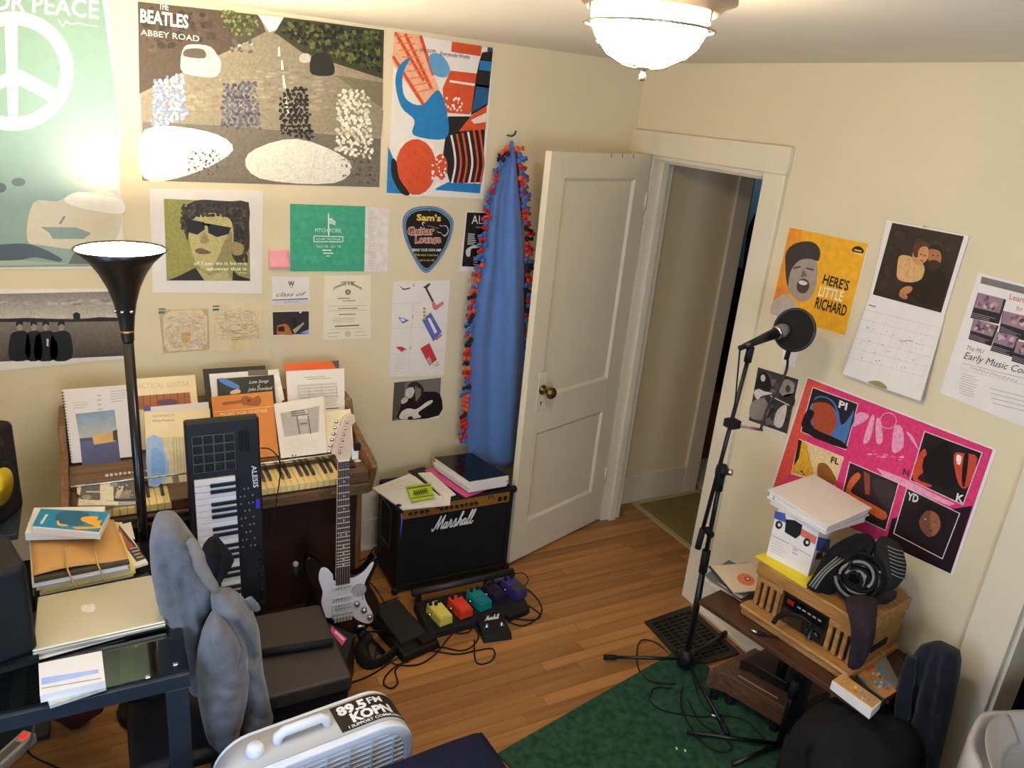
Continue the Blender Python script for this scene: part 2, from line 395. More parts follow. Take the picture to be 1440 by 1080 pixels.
# door casing, jamb lining
t2 = thing('trim_2', None, None, (0, -.5, 0), kind='structure')
B().box((-.02, -.152, 0), (0, -.0, 2.02)).build('casing_board', M_trim, t2, bevel=.003)
B().box((-.02, -1.03, 0), (0, -.916, 2.02)).build('casing_board', M_trim, t2, bevel=.003)
B().box((-.024, -1.035, 2.02), (0, -.0, 2.127)).build('head_board', M_trim, t2, bevel=.003)
B().box((0, -.172, 0), (.13, -.15, 2.02)).box((.05, -.19, 0), (.09, -.172, 2.0)).build('jamb', M_trim, t2, bevel=.002)
B().box((0, -.92, 0), (.13, -.910, 2.02)).box((.05, -.910, 0), (.09, -.900, 2.0)).build('jamb', M_trim, t2, bevel=.002)
B().box((0, -.910, 2.0), (.13, -.172, 2.02)).box((.05, -.900, 1.985), (.09, -.19, 2.0)).build('head_jamb', M_trim, t2, bevel=.002)
t3 = thing('trim_3', None, None, (0, -2.24, 0), kind='structure')
B().box((-.022, -2.31, 0), (0, -2.182, 2.02)).build('casing_board', M_trim, t3, bevel=.003)
B().box((-.022, -3.2, 2.02), (0, -2.182, 2.13)).build('head_board', M_trim, t3, bevel=.003)
B().box((0, -2.322, 0), (.13, -2.30, 2.02)).build('jamb', M_trim, t3, bevel=.002)
struct('baseboard_right', B().box((-.016, -2.182, 0), (0, -1.03, .165)).box((-.03, -2.182, 0), (-.016, -1.03, .02)), M_trim, bevel=.003)
struct('baseboard_back', B().box((-3.3, -.016, 0), (-.02, 0, .165)).box((-3.3, -.03, 0), (-.02, -.016, .02)), M_trim, bevel=.003)
# door leaf, hinged by the corner and swung into the room
dang = math.atan2(-.231, -.702)
DM = Matrix.Translation((-.012, -.165, 0)) @ Matrix.Rotation(dang, 4, 'Z')   # local +x from hinge to free edge, local +y is toward the camera
door = thing('door_1', None, None, M=DM, kind='structure'); DW = .735; DT = .035
def dbox(x0, z0, x1, z1, ya, yb): return B().box((x0, ya, z0), (x1, yb, z1))
for n_, a in (('stile', (0.004, .01, .105, 2.015)), ('stile', (DW-.105, .01, DW, 2.015)), ('rail', (.105, 1.905, DW-.105, 2.015)), ('rail', (.105, .70, DW-.105, .885)), ('rail', (.105, .01, DW-.105, .215))):
    dbox(*a, -DT, 0).build(n_, M_trim, door, world=False, bevel=.0015)
for z0, z1 in ((.215, .70), (.885, 1.905)):
    b = B(); x0, x1 = .105, DW-.105
    o4 = [(x0, 0, z0), (x1, 0, z0), (x1, 0, z1), (x0, 0, z1)]; k = .014
    i4 = [(x0+k, -.011, z0+k), (x1-k, -.011, z0+k), (x1-k, -.011, z1-k), (x0+k, -.011, z1-k)]
    b.add(o4+i4, [(0, 1, 5, 4), (1, 2, 6, 5), (2, 3, 7, 6), (3, 0, 4, 7), (4, 5, 6, 7)]); b.box((x0, -.03, z0), (x1, -.013, z1))
    b.build('door_panel', M_trim, door, world=False)
M_brass = mat('old_brass', (116, 92, 56), .3, metal=.9, var=.2, scale=30)
pl = B().box((DW-.135, 0, .825), (DW-.075, .004, 1.02)).build('lock_plate', M_trim, door, world=False, bevel=.002)
B().lathe([(.024, 0), (.024, .006), (.011, .01), (.010, .035), (.022, .042), (.029, .053), (.029, .063), (.02, .074), (.004, .078)], (DW-.105, .004, .93), 18, ax=(0, 1, 0)).build('door_knob', M_brass, door, world=False, sm=True)
B().cyl((DW-.105, .0042, .865), (DW-.105, .0052, .865), .005).box((DW-.107, .0042, .85), (DW-.103, .0052, .866)).build('keyhole', M_rubber, door, world=False)
B().box((DW-.0005, -.028, .86), (DW+.001, -.007, 1.0)).build('latch_plate', M_trim, door, world=False)
b = B()
for x in (.15, .235, .32): b.box((x, -.001, 2.0), (x+.004, .0006, 2.0165))
b.build('notch', M_rubber, door, world=False)
for z in (.25, 1.75): B().cyl((0.0, .004, z), (0.0, .004, z+.09), .006, n=10).build('hinge', M_trim, door, world=False, sm=True)
# hallway mats and picture
M_mat = mat('olive_mat', (128, 110, 66), .95, var=.2, scale=90)
hm = thing('floor_mat', 'olive doormat with pale border lying in the hallway past the door', 'mat', (.6, -.35, .0))
B().box((.33, -.62, .0), (.80, -.085, .007)).build('mat_pile', M_mat, hm, bevel=.002)
b = B()
for a in (((.30, -.65, 0), (.33, -.055, .008)), ((.80, -.65, 0), (.83, -.055, .008)), ((.33, -.65, 0), (.80, -.62, .008)), ((.33, -.085, 0), (.80, -.055, .008))): b.box(*a)
b.build('mat_border', mat('mat_border', (176, 158, 108), .9), hm)
B().box((.86, -.5, 0), (1.4, .3, .012)).build('bath_mat', mat('pale_mat', (206, 198, 176), .95, var=.1, scale=60, bump=.4, bscale=120), label='pale plush mat further down the hallway beyond the olive doormat', cat='mat', bevel=.004)
fl2 = bpy.data.lights.new('poster_fill_light', 'POINT'); fl2.energy = 5; fl2.shadow_soft_size = .1; fo2 = bpy.data.objects.new('poster_fill_light', fl2); COL.objects.link(fo2); fo2.location = (1.75, 1.5, 2.2)  # unseen point light, added so the blue poster shows up
hp = Plane((2.298, 0, 0), (-1, 0, 0))
s_ = B().box((2.285, 1.0, 1.1), (2.298, 1.42, 2.05)).build('hall_poster', mat('blue_poster', (96, 140, 168), .6), label='blue poster with a dark-haired figure, glimpsed through the doorway', cat='poster', origin=(2.29, 1.21, 1.1))
pp = Print(Plane((2.2848, 0, 0), (-1, 0, 0)))
pp.poly([(1050, 330), (1062, 300), (1072, 282), (1082, 292), (1084, 330), (1070, 352), (1055, 420), (1042, 420)], (22, 20, 20), 0, 3).poly([(1060, 330), (1068, 314), (1078, 318), (1072, 340), (1062, 344)], (150, 128, 112), 1, 3)
pp.build(s_)
# ================================================================== PRINTS ON THE BACK WALL
BW = Plane((0, -.002, 0), (0, -1, 0)); RW = Plane((-.002, 0, 0), (-1, 0, 0))
def px(plane, p): # world point -> image point
    d = Vector(p)-CAM; z = d.dot(FWD); return (720+FPX*d.dot(RGT)/z, 540-FPX*d.dot(UPV)/z)
def C(*pts): return list(pts)
# green poster with peace sign (partly out of frame)
bl = [px(BW, q) for q in ((-2.96, -.002, 2.395), (-2.318, -.002, 2.395), (-2.328, -.002, 1.453), (-2.96, -.002, 1.453))]
po = sheet('peace_poster', 'green poster with a large pale peace sign, behind the floor lamp', 'poster', BW, bl, M_paper)
p = Print(BW)
gl = [px(BW, q) for q in ((-2.95, -.002, 2.39), (-2.335, -.002, 2.39), (-2.37, -.002, 1.46), (-2.95, -.002, 1.46))]
p.grad([gl[0], gl[1], (170, 190), px(BW, (-2.95, 0, 1.98))], (112, 146, 134), (122, 156, 142), 0).grad([px(BW, (-2.95, 0, 1.98)), (170, 190), gl[2], gl[3]], (122, 156, 142), (128, 152, 128), 0)
CRE = (236, 230, 206)
p.arc(18, 100, 86, 84, 19, CRE, 2); p.poly([(6, 20), (24, 20), (26, 180), (12, 180)], CRE, 2.3)
p.poly([(20, 100), (30, 98), (84, 128), (76, 146), (20, 116)], CRE, 2.6).poly([(14, 100), (18, 116), (-40, 148), (-48, 132)], CRE, 2.9)
p.text('FOR PEACE', (-26, 11), (139, 26), (-26, -14), CRE, 3, off=.012)
p.line([(82, 27), (88, 38), (92, 30), (100, 34), (110, 32), (120, 35), (137, 37)], 1.6, CRE, 3)
p.poly([(47, 285), (80, 283), (108, 272), (160, 272), (172, 300), (150, 350), (60, 345), (38, 335)], (206, 196, 160), 1, 4)
p.poly([(57, 319), (108, 320), (128, 328), (118, 336), (74, 336), (70, 328)], (120, 140, 120), 2).line([(84, 315), (91, 304)], 3, (120, 120, 96), 2)
p.poly([(90, 282), (110, 270), (150, 276), (172, 282), (172, 300), (120, 294)], (236, 230, 214), 2, 4)
p.poly([(-60, 352), (0, 344), (44, 344), (84, 362), (82, 368), (50, 362), (20, 366), (-60, 366)], (52, 60, 52), 2, 4)
p.poly([(96, 371), (104, 356), (128, 348), (165, 350), (170, 371)], (84, 84, 70), 2).poly([(-60, 366), (30, 366), (96, 371), (-60, 375)], (164, 176, 152), 1)
p.ell(26, 256, 10, 6, (84, 100, 88), 2); p.ell(0, 264, 9, 7, (70, 84, 74), 2)
p.build(po, ink=INKS)
# large street poster (plain stand-in composition in the same colours, with its title)
q4 = C((193, 2), (541, 41), (533, 264), (199, 254))
po = sheet('street_poster', 'wide street scene poster with white title lettering, above the festival poster', 'poster', BW, q4, M_paper)
p = Print(BW, 180, 0, 3.789)
p.poly(C((52, 8), (1365, 160), (1340, 998), (76, 962)), (150, 140, 120), 0)
p.poly(C((52, 8), (700, 80), (735, 170), (560, 260), (400, 330), (60, 500)), (84, 72, 60), 1)
p.poly(C((690, 76), (830, 92), (790, 160), (752, 170)), (206, 216, 220), 2)
p.poly(C((830, 92), (1365, 160), (1358, 420), (1080, 330), (900, 270), (770, 190)), (58, 60, 38), 1)
p.scatter(C((480, 40), (690, 76), (730, 190), (560, 200), (500, 150)), 150, 8, 22, [(96, 108, 56), (70, 82, 40), (130, 140, 84), (58, 66, 36)], 2)
p.scatter(C((830, 92), (1360, 165), (1358, 400), (1100, 320), (800, 190)), 300, 8, 26, [(48, 56, 28), (70, 80, 40), (30, 34, 20), (100, 108, 60), (24, 26, 18)], 2)
p.scatter(C((60, 20), (480, 60), (480, 220), (70, 300)), 90, 10, 34, [(72, 60, 52), (96, 82, 68), (60, 52, 46)], 1.5)
p.poly(C((735, 170), (790, 180), (1360, 590), (1350, 720), (80, 650), (70, 520), (480, 320), (640, 240)), (140, 132, 112), 3)
p.scatter(C((300, 460), (900, 300), (1300, 640), (200, 620)), 160, 10, 40, [(150, 140, 118), (130, 122, 102), (160, 150, 126)], 3.2, .3)
p.poly(C((1100, 400), (1358, 440), (1356, 580)), (120, 112, 90), 4)
for y0, y1, x0, x1 in ((250, 300, 800, 808), (320, 372, 815, 826), (400, 470, 822, 838), (510, 610, 832, 856)): p.poly(C((x0, y0), (x0+9, y0), (x1+4, y1), (x1-10, y1)), (226, 222, 206), 5)
p.poly(C((300, 250), (360, 236), (440, 250), (480, 300), (496, 330), (486, 390), (440, 412), (300, 390), (280, 330)), (214, 206, 188), 5, 3).poly(C((310, 262), (400, 262), (410, 310), (300, 300)), (90, 84, 72), 6, 3)
p.poly(C((990, 290), (1060, 284), (1096, 340), (1090, 400), (980, 396), (970, 330)), (34, 34, 32), 5, 3).poly(C((920, 290), (965, 288), (970, 330), (916, 330)), (190, 190, 180), 5, 3)
p.scatter(C((540, 200), (690, 210), (690, 300), (540, 290)), 26, 8, 20, [(228, 222, 206), (150, 146, 130), (96, 92, 80)], 5)
# pale and dark ground and loose colour patches of the picture
p.poly(C((78, 650), (480, 668), (760, 690), (1020, 712), (1345, 740), (1338, 998), (76, 962)), (112, 104, 92), 4.4)
p.poly(C((90, 690), (420, 700), (560, 800), (330, 930), (86, 950)), (240, 236, 226), 4.8, 4).poly(C((640, 820), (900, 740), (1180, 860), (1100, 975), (700, 950)), (224, 220, 208), 4.8, 4)
for reg, cs_ in ((C((130, 420), (300, 380), (330, 640), (110, 700)), [(150, 170, 202), (128, 146, 182), (172, 180, 206)]), (C((500, 440), (690, 420), (720, 700), (480, 690)), [(86, 88, 104), (70, 72, 90), (104, 104, 116)]),
                 (C((800, 480), (960, 440), (1000, 760), (800, 720)), [(32, 30, 30), (44, 40, 38), (24, 22, 22)]), (C((1110, 470), (1290, 470), (1320, 860), (1090, 820)), [(226, 220, 200), (206, 198, 176), (236, 230, 214)])):
    p.scatter(reg, 190, 7, 17, cs_, 6)
p.scatter(C((330, 760), (500, 800), (480, 940), (300, 930)), 60, 4, 9, [(90, 82, 72), (130, 120, 104), (74, 68, 60)], 5).scatter(C((1130, 800), (1330, 860), (1330, 985), (1130, 970)), 60, 4, 9, [(90, 82, 72), (130, 120, 104), (74, 68, 60)], 5)
p.text('THE', (165, 48), (216, 54), (165, 14), (238, 236, 228), 7, off=.02).text('BEATLES', (66, 116), (322, 150), (66, 48), (238, 236, 228), 7, off=.03)
p.text('ABBEY ROAD', (68, 186), (380, 222), (68, 155), (236, 232, 220), 7)
p.build(po, ink=INKP)
# orange, blue and black abstract poster
po = sheet('abstract_poster', 'orange, blue and black abstract brush-work poster left of the hanging blanket', 'poster', BW, C((556, 45), (694, 68), (680, 280), (544, 273)), M_paper)
p = Print(BW, 530, 0, 3.789); ORG, BLU, BLK = (212, 82, 44), (32, 124, 188), (34, 30, 28)
p.poly(C((98, 172), (232, 190), (330, 470), (340, 640), (300, 650), (86, 340), (84, 290)), (232, 176, 142), 1)
for a, b_ in (((98, 172), (250, 430)), ((150, 180), (290, 470)), ((232, 190), (300, 400)), ((86, 300), (300, 640))): p.line(C(a, b_), 17, ORG, 2)
for i in range(9): p.line(C((90+i*14, 190+i*38), (190+i*14, 200+i*34)), 6, (222, 120, 78), 2.2)
p.poly(C((180, 305), (120, 350), (98, 440), (130, 570), (200, 640), (196, 720), (360, 740), (380, 640), (330, 480), (240, 560), (150, 520), (138, 400)), BLU, 3, 4)
p.poly(C((285, 290), (340, 290), (388, 360), (370, 410), (310, 400), (280, 340)), (96, 160, 204), 3, 4)
p.poly(C((400, 222), (560, 246), (552, 300), (396, 276)), ORG, 1).poly(C((392, 376), (535, 392), (520, 560), (494, 610), (360, 600), (350, 470)), ORG, 1).line(C((388, 432), (600, 464)), 12, (236, 226, 216), 2)
p.poly(C((560, 280), (618, 270), (590, 560), (500, 616), (530, 400), (545, 330)), BLK, 2).poly(C((548, 322), (614, 330), (606, 380), (545, 372)), BLU, 3).poly(C((530, 460), (596, 470), (590, 550), (505, 600)), (26, 90, 140), 3)
p.poly(C((380, 620), (500, 620), (584, 560), (576, 700), (560, 970), (390, 978), (350, 840)), BLK, 1).poly(C((500, 620), (586, 556), (580, 690), (436, 700)), ORG, 2).poly(C((500, 640), (584, 600), (580, 650), (520, 660)), (240, 214, 196), 3)
for i in range(6):
    x = 396+i*30; p.line([(q.x, q.y) for q in smooth([(x, 720-i*6, 0), (x+16, 800, 0), (x+22, 880, 0), (x+4, 976, 0)], 5, False)], 11, ORG if i % 3 else (236, 226, 216), 3)
p.ell(215, 890, 148, 160, (238, 230, 222), 2.5).ell(208, 890, 108, 150, ORG, 3).poly(C((60, 780), (90, 850), (110, 940), (176, 1034), (52, 1028)), BLU, 2.7).poly(C((78, 850), (104, 860), (120, 950), (176, 1034), (130, 1030), (80, 940)), BLK, 3.2, 3)
p.ell(340, 890, 36, 70, ORG, 3.4).poly(C((310, 1005), (380, 970), (556, 980), (548, 1030), (312, 1012)), BLU, 2.2)
p.scatter(C((270, 860), (370, 820), (380, 960), (280, 990)), 34, 5, 10, [(240, 232, 224)], 4).scatter(C((360, 500), (480, 520), (470, 600), (360, 590)), 24, 5, 12, [(240, 226, 214)], 3)
p.poly(C((590, 252), (618, 256), (616, 276), (588, 272)), (60, 70, 110), 4)
p.text('JAY SOM', (226, 272), (312, 284), (228, 254), (30, 40, 84), 5).text('Everybody Works', (338, 294), (494, 314), (340, 274), (30, 40, 84), 5)
p.build(po)
# black and white band panorama
bl = [px(BW, q) for q in ((-3.2, -.002, 1.392), (-2.337, -.002, 1.372), (-2.345, -.002, 1.085), (-3.2, -.002, 1.052))]
po = sheet('panorama_poster', 'black and white landscape photo poster with four dark figures, below the green poster', 'poster', BW, bl, M_paper)
p = Print(BW, 0, 240, 4)
p.grad(C((-330, 700), (712, 678), (716, 830), (-330, 836)), (132, 126, 118), (196, 188, 174), 0).grad(C((-330, 836), (716, 830), (722, 1040), (-330, 1090)), (128, 118, 106), (74, 68, 62), 0)
p.poly(C((-330, 832), (40, 832), (150, 828), (420, 838), (560, 824), (716, 828), (716, 846), (300, 852), (-330, 850)), (40, 36, 34), 1)
p.poly(C((410, 806), (430, 795), (452, 806), (450, 838), (414, 838)), (34, 30, 28), 2)
for x, w2 in ((110, 56), (190, 44), (258, 60), (345, 58)):
    p.poly(C((x-w2, 1060), (x-w2+4, 930), (x-20, 905), (x+18, 900), (x+w2-4, 930), (x+w2, 1056)), (26, 23, 22), 2, 3).ell(x, 876, 17, 26, (150, 138, 124), 3).poly(C((x-19, 876), (x-16, 848), (x, 840), (x+16, 848), (x+19, 872), (x, 862)), (28, 24, 22), 4, 3)
p.poly(C((262, 945), (274, 948), (272, 990), (262, 985)), (206, 196, 182), 4)
p.scatter(C((-300, 720), (700, 690), (700, 800), (-300, 810)), 70, 20, 60, [(160, 154, 146), (182, 176, 166), (140, 134, 126)], .3, .3)
p.build(po, ink=INKP)
# square portrait print with white border
po = sheet('portrait_print', 'square olive portrait print with sunglasses, wide white border and white lettering', 'print', BW, C((210, 265), (370, 268), (368, 413), (215, 411)), M_paper)
p = Print(BW, 0, 240, 4); OLV, DRK = (150, 146, 76), (58, 52, 40)
p.poly(C((921, 158), (1400, 178), (1408, 620), (938, 618)), OLV, 0)
p.poly(C((1030, 250), (1050, 200), (1090, 172), (1150, 163), (1220, 168), (1300, 172), (1398, 178), (1402, 300), (1404, 430), (1378, 470), (1350, 520), (1316, 500), (1300, 440), (1304, 330), (1240, 262), (1160, 250), (1100, 270), (1064, 330), (1056, 400), (1036, 330)), DRK, 1, 2)
p.scatter(C((1005, 175), (1395, 182), (1402, 520), (1340, 540), (1310, 420), (1280, 290), (1120, 245), (1040, 420), (1010, 330)), 260, 9, 20, [(48, 42, 34), (64, 56, 44), (40, 36, 30), (84, 76, 54)], 1.3)
p.poly(C((1100, 262), (1200, 238), (1290, 270), (1312, 340), (1306, 450), (1262, 520), (1190, 566), (1130, 548), (1082, 470), (1062, 340)), (186, 176, 118), 2.4, 4).poly(C((1300, 340), (1306, 450), (1262, 520), (1190, 566), (1230, 480), (1262, 400)), (146, 136, 88), 2.6, 3)
p.poly(C((1042, 270), (1150, 290), (1152, 330), (1110, 360), (1052, 345)), (34, 28, 26), 3).poly(C((1165, 296), (1300, 320), (1286, 356), (1220, 374), (1172, 350)), (34, 28, 26), 3).line(C((1140, 300), (1180, 306)), 14, (34, 28, 26), 3)
p.poly(C((1150, 345), (1178, 398), (1146, 408), (1128, 398)), (150, 138, 90), 3, 2).poly(C((1098, 446), (1125, 436), (1150, 442), (1190, 462), (1140, 470), (1106, 462)), (110, 90, 64), 3, 3)
p.poly(C((940, 618), (1010, 590), (1100, 545), (1140, 600), (1180, 618)), (46, 42, 36), 2.5).poly(C((1100, 545), (1180, 590), (1270, 560), (1310, 618), (1150, 618)), (176, 168, 120), 2.6).poly(C((1310, 560), (1340, 590), (1406, 610), (1408, 620), (1308, 618)), (46, 42, 36), 2.7)
p.scatter(C((1090, 215), (1290, 225), (1300, 285), (1200, 262), (1100, 275)), 40, 7, 13, [(48, 42, 34), (72, 64, 48), (38, 34, 28)], 2.7)
p.poly(C((1310, 400), (1370, 420), (1360, 470), (1310, 470)), (150, 140, 92), 3, 3)
p.text('all I can do is be me,', (1092, 530), (1392, 530), (1092, 512), (238, 236, 220), 5, off=.012).text('whoever that is.', (1162, 562), (1392, 560), (1162, 542), (238, 236, 220), 5, off=.012)
p.line(C((1340, 575), (1390, 576)), 4, (220, 218, 196), 5)
p.build(po, ink=INKP)
# two transit maps
for nm, lab, q4, cc, seed in (('transit_map', 'pale tan folded transit map with a framed rounded field, left of the pair', C((221, 433), (294, 431), (297, 494), (228, 499)), (214, 196, 158), 1), ('transit_map', 'pale greenish transit map full of fine lines, right of the pair', C((297, 429), (368, 427), (367, 492), (300, 494)), (214, 202, 164), 2)):
    po = sheet(nm, lab, 'map', BW, q4, mat('map_paper', (226, 208, 168), .75, var=.05, scale=20)); p = Print(BW); rg = random.Random(seed)
    (x0, y0), (x1, _), (x2, y2), (x3, y3) = q4
    if seed == 1:
        p.poly(C((223, 436), (293, 434), (295, 492), (230, 497)), (196, 172, 130), 0).poly(C((229, 445), (240, 437), (282, 435), (291, 445), (292, 480), (284, 491), (237, 494), (231, 485)), (224, 204, 168), 1)
        p.poly(C((255, 470), (268, 468), (266, 480), (258, 482)), (214, 178, 110), 2, 3).poly(C((268, 478), (272, 476), (281, 488), (277, 491)), (214, 220, 200), 2)
        bx = (232, 440, 289, 490)
    else: bx = (302, 434, 364, 478); p.poly(C((328, 476), (336, 475), (337, 494), (322, 494)), (226, 206, 140), 0)
    for i in range(120):
        x, y = rg.uniform(bx[0], bx[2]), rg.uniform(bx[1], bx[3]); a = rg.uniform(-.5, .5) if rg.random() < .6 else rg.uniform(0, 3); l_ = rg.uniform(4, 18)
        e = (min(bx[2], max(bx[0], x+l_*math.cos(a))), min(bx[3], max(bx[1], y+l_*math.sin(a))))
        p.line(C((x, y), e), rg.uniform(.25, .5), rg.choice([(176, 140, 104), (150, 140, 110), (190, 160, 110), (140, 150, 120), (170, 120, 96)]), 3)
    p.poly(C((x0+2, y0+1), (x0+12, y0+.7), (x0+12, y0+2.2), (x0+2, y0+2.5)), (90, 60, 56), 4).poly(C((x0+2, y0+5), (x0+11, y0+4.7), (x0+11, y0+8), (x0+2, y0+8.3)), (70, 130, 110), 4)
    p.build(po)
# pink sticky note
po = B(); pl_ = BW
a = [pl_.at(*q) for q in ((377, 351), (406, 351), (408, 376), (378, 377))]
def sn(u, v):
    q = a[0].lerp(a[1], u).lerp(a[3].lerp(a[2], u), v); return q+Vector((0, -.0005-.012*v*v, 0))
po.grid(sn, 6, 6).build('sticky_note', mat('pink_sticky_paper', (242, 164, 178), .7), label='pink sticky note curling off the wall beside the green festival poster', cat='note', sm=True, solid=.0006, origin=a[0])
# green festival poster with a white fold-out strip
po = sheet('festival_poster', 'green festival poster with white flag emblem and pale fold-out strip', 'poster', BW, C((407, 286), (547, 293), (545, 382), (408, 382)), M_paper)
p = Print(BW, 400, 280, 9.6); W = (226, 238, 228)
p.poly(C((74, 62), (1094, 98), (1078, 976), (76, 976)), (62, 164, 128), 0)
p.scatter(C((80, 70), (1085, 105), (1070, 970), (82, 970)), 120, 20, 90, [(66, 168, 132), (58, 160, 124), (72, 168, 138), (66, 158, 136)], .2)
p.line(C((76, 530), (1080, 545)), 5, (54, 146, 114), 1.5)
p.poly(C((586, 190), (604, 190), (606, 495), (588, 495)), W, 3).poly(C((606, 258), (650, 262), (660, 290), (690, 296), (686, 352), (610, 330)), W, 3).line(C((615, 280), (680, 330)), 8, (62, 164, 128), 4).line(C((612, 305), (670, 345)), 8, (62, 164, 128), 4)
p.text('PITCH', (416, 444), (582, 448), (416, 392), W, 3).text('FORK', (610, 450), (770, 454), (610, 394), W, 3)
p.line(C((398, 498), (790, 508), (788, 578), (398, 574), (398, 498)), 11, W, 3).text('MUSIC FESTIVAL', (430, 552), (765, 558), (430, 524), W, 3)
p.text("JULY 18 - 20 / '18", (432, 656), (760, 656), (432, 622), W, 3).lines((512, 690), (678, 692), (512, 690), 1, 16, W).line(C((525, 730), (660, 731)), 14, W, 2).line(C((568, 768), (614, 768)), 12, W, 2)
p.poly(C((1098, 102), (1408, 118), (1390, 976), (1082, 976)), (228, 218, 212), 0).lines((1140, 180), (1240, 186), (1130, 940), 34, 4, (176, 168, 164), 1)
p.build(po)
# guitar-pick tin sign
pick = [(p_.x, p_.y) for p_ in smooth([(601, 290, 0), (620, 293, 0), (636, 307, 0), (637, 322, 0), (630, 345, 0), (617, 367, 0), (606, 380, 0), (600, 383.5, 0), (593, 380, 0), (583, 365, 0), (571, 340, 0), (566.5, 318, 0), (569, 303, 0), (581, 293, 0)], 4)]
pts = [Plane((0, -.004, 0), (0, -1, 0)).at(*q) for q in pick]
po = B().prism(pts, (0, .004, 0)).build('pick_sign', mat('dark_blue_tin', (58, 84, 122), .4), label='black guitar-pick shaped tin sign with blue rim and gold and red lettering', cat='sign', origin=sum(pts, Vector())/len(pts))
def ins(pts, k, c=(601.5, 334)): return [(c[0]+(x-c[0])*k, c[1]+(y-c[1])*k) for x, y in pts]
PS = Plane((0, -.004, 0), (0, -1, 0)); p = Print(PS)
p.poly(ins(pick, .985), (112, 152, 190), 0).poly(ins(pick, .93), (52, 70, 104), 1).poly(ins(pick, .90), (134, 168, 200), 2).poly(ins(pick, .875), (28, 24, 22), 3)
p.build(po, 'rim_print', INKG); p = Print(PS, 560, 285, 10.8)
GLD, RED, SIL = (232, 198, 96), (178, 58, 46), (214, 206, 192)
p.text("Sam's", (280, 268), (650, 280), (280, 175), GLD, 5, off=.035).text('Guitar', (138, 492), (556, 482), (138, 372), SIL, 5, off=.06).text('Guitar', (144, 488), (550, 478), (144, 376), RED, 6, off=.015)
p.text('Lounge', (252, 612), (655, 606), (252, 500), SIL, 5, off=.06).text('Lounge', (258, 608), (650, 602), (258, 505), RED, 6, off=.015)
p.text('BRING YOUR OWN AMP', (212, 738), (652, 742), (212, 696), (220, 222, 222), 5, off=.02).text('If the music is too loud', (258, 808), (604, 812), (258, 770), GLD, 5, shear=.25).text("you're too old", (318, 886), (548, 888), (318, 850), GLD, 5, shear=.25)
gt = C((370, 290), (410, 300), (432, 340), (600, 384), (624, 380), (628, 340), (660, 352), (720, 345), (760, 390), (760, 450), (720, 510), (680, 500), (650, 460), (600, 455), (585, 420), (600, 405), (420, 360), (380, 350), (360, 320))
p.poly(gt, SIL, 7, 2).poly([(560+(x-560)*.93+3, 400+(y-400)*.84) for x, y in gt], (24, 20, 18), 8, 2)
p.ell(474, 122, 9, 9, (190, 200, 210), 5)
p.build(po, 'lettering', INKG)
# black flyer half hidden by the blanket
po = sheet('concert_flyer', 'black concert flyer with white capitals, half hidden behind the blanket fringe', 'flyer', BW, C((656, 297), (720, 300), (712, 383), (646, 381)), M_paper)
p = Print(BW, 560, 285, 10.8); p.poly(C((1046, 148), (1700, 168), (1620, 990), (968, 968)), (30, 25, 24), 0)
p.text('ALE', (1114, 322), (1350, 326), (1120, 190), (238, 234, 230), 2).line(C((1178, 372), (1400, 378)), 26, (120, 116, 112), 2).lines((1062, 475), (1196, 485), (1050, 625), 6, 16, (206, 200, 196), 2)
p.poly(C((1030, 720), (1110, 660), (1180, 640), (1260, 600), (1280, 640), (1210, 690), (1110, 700), (1090, 810), (1040, 810)), (214, 210, 206), 1, 3).lines((1140, 830), (1240, 836), (1140, 940), 4, 14, (200, 196, 190), 2)
p.build(po)
# graduation card and small photo
po = sheet('graduation_card', 'white greeting card with a crest and script lettering, above the small photo', 'card', BW, C((382, 389), (435, 389), (436, 427), (383, 429)), M_paper, th=.0015)
p = Print(BW, 375, 380, 9.29); p.poly(C((70, 384), (540, 366), (540, 380), (74, 396)), (110, 104, 118), 1).poly(C((70, 392), (560, 384), (568, 436), (76, 446)), (214, 206, 216), 0)
p.text('W', (280, 206), (362, 206), (280, 142), (66, 58, 60), 2, off=.03).text('class of', (122, 344), (520, 334), (122, 290), (70, 62, 66), 2, shear=.5).line(C((310, 224), (340, 224)), 8, (90, 84, 86), 2)
p.line(C((310, 224), (340, 224)), 8, (90, 84, 86), 2).line(C((218, 420), (410, 412)), 8, (160, 150, 162), 2)
p.build(po)
po = sheet('small_photo', 'small dark snapshot of instruments with orange and blue patches, below the card', 'photo', BW, C((383, 438), (435, 437), (435, 470), (384, 472)), M_paper)
p = Print(BW, 375, 380, 9.29); p.poly(C((78, 548), (552, 536), (552, 832), (86, 846)), (52, 42, 44), 0).poly(C((140, 720), (250, 700), (290, 730), (340, 846), (130, 840)), (172, 108, 50), 1).poly(C((150, 740), (230, 730), (236, 800), (150, 800)), (44, 30, 24), 2).poly(C((340, 780), (480, 680), (490, 700), (370, 830)), (170, 166, 140), 2).poly(C((430, 820), (552, 770), (552, 832)), (140, 146, 220), 2).poly(C((330, 640), (370, 620), (400, 690), (360, 760)), (30, 26, 26), 2, 3).poly(C((426, 538), (456, 538), (456, 560), (426, 562)), (226, 220, 200), 2)
p.build(po, ink=INKP)
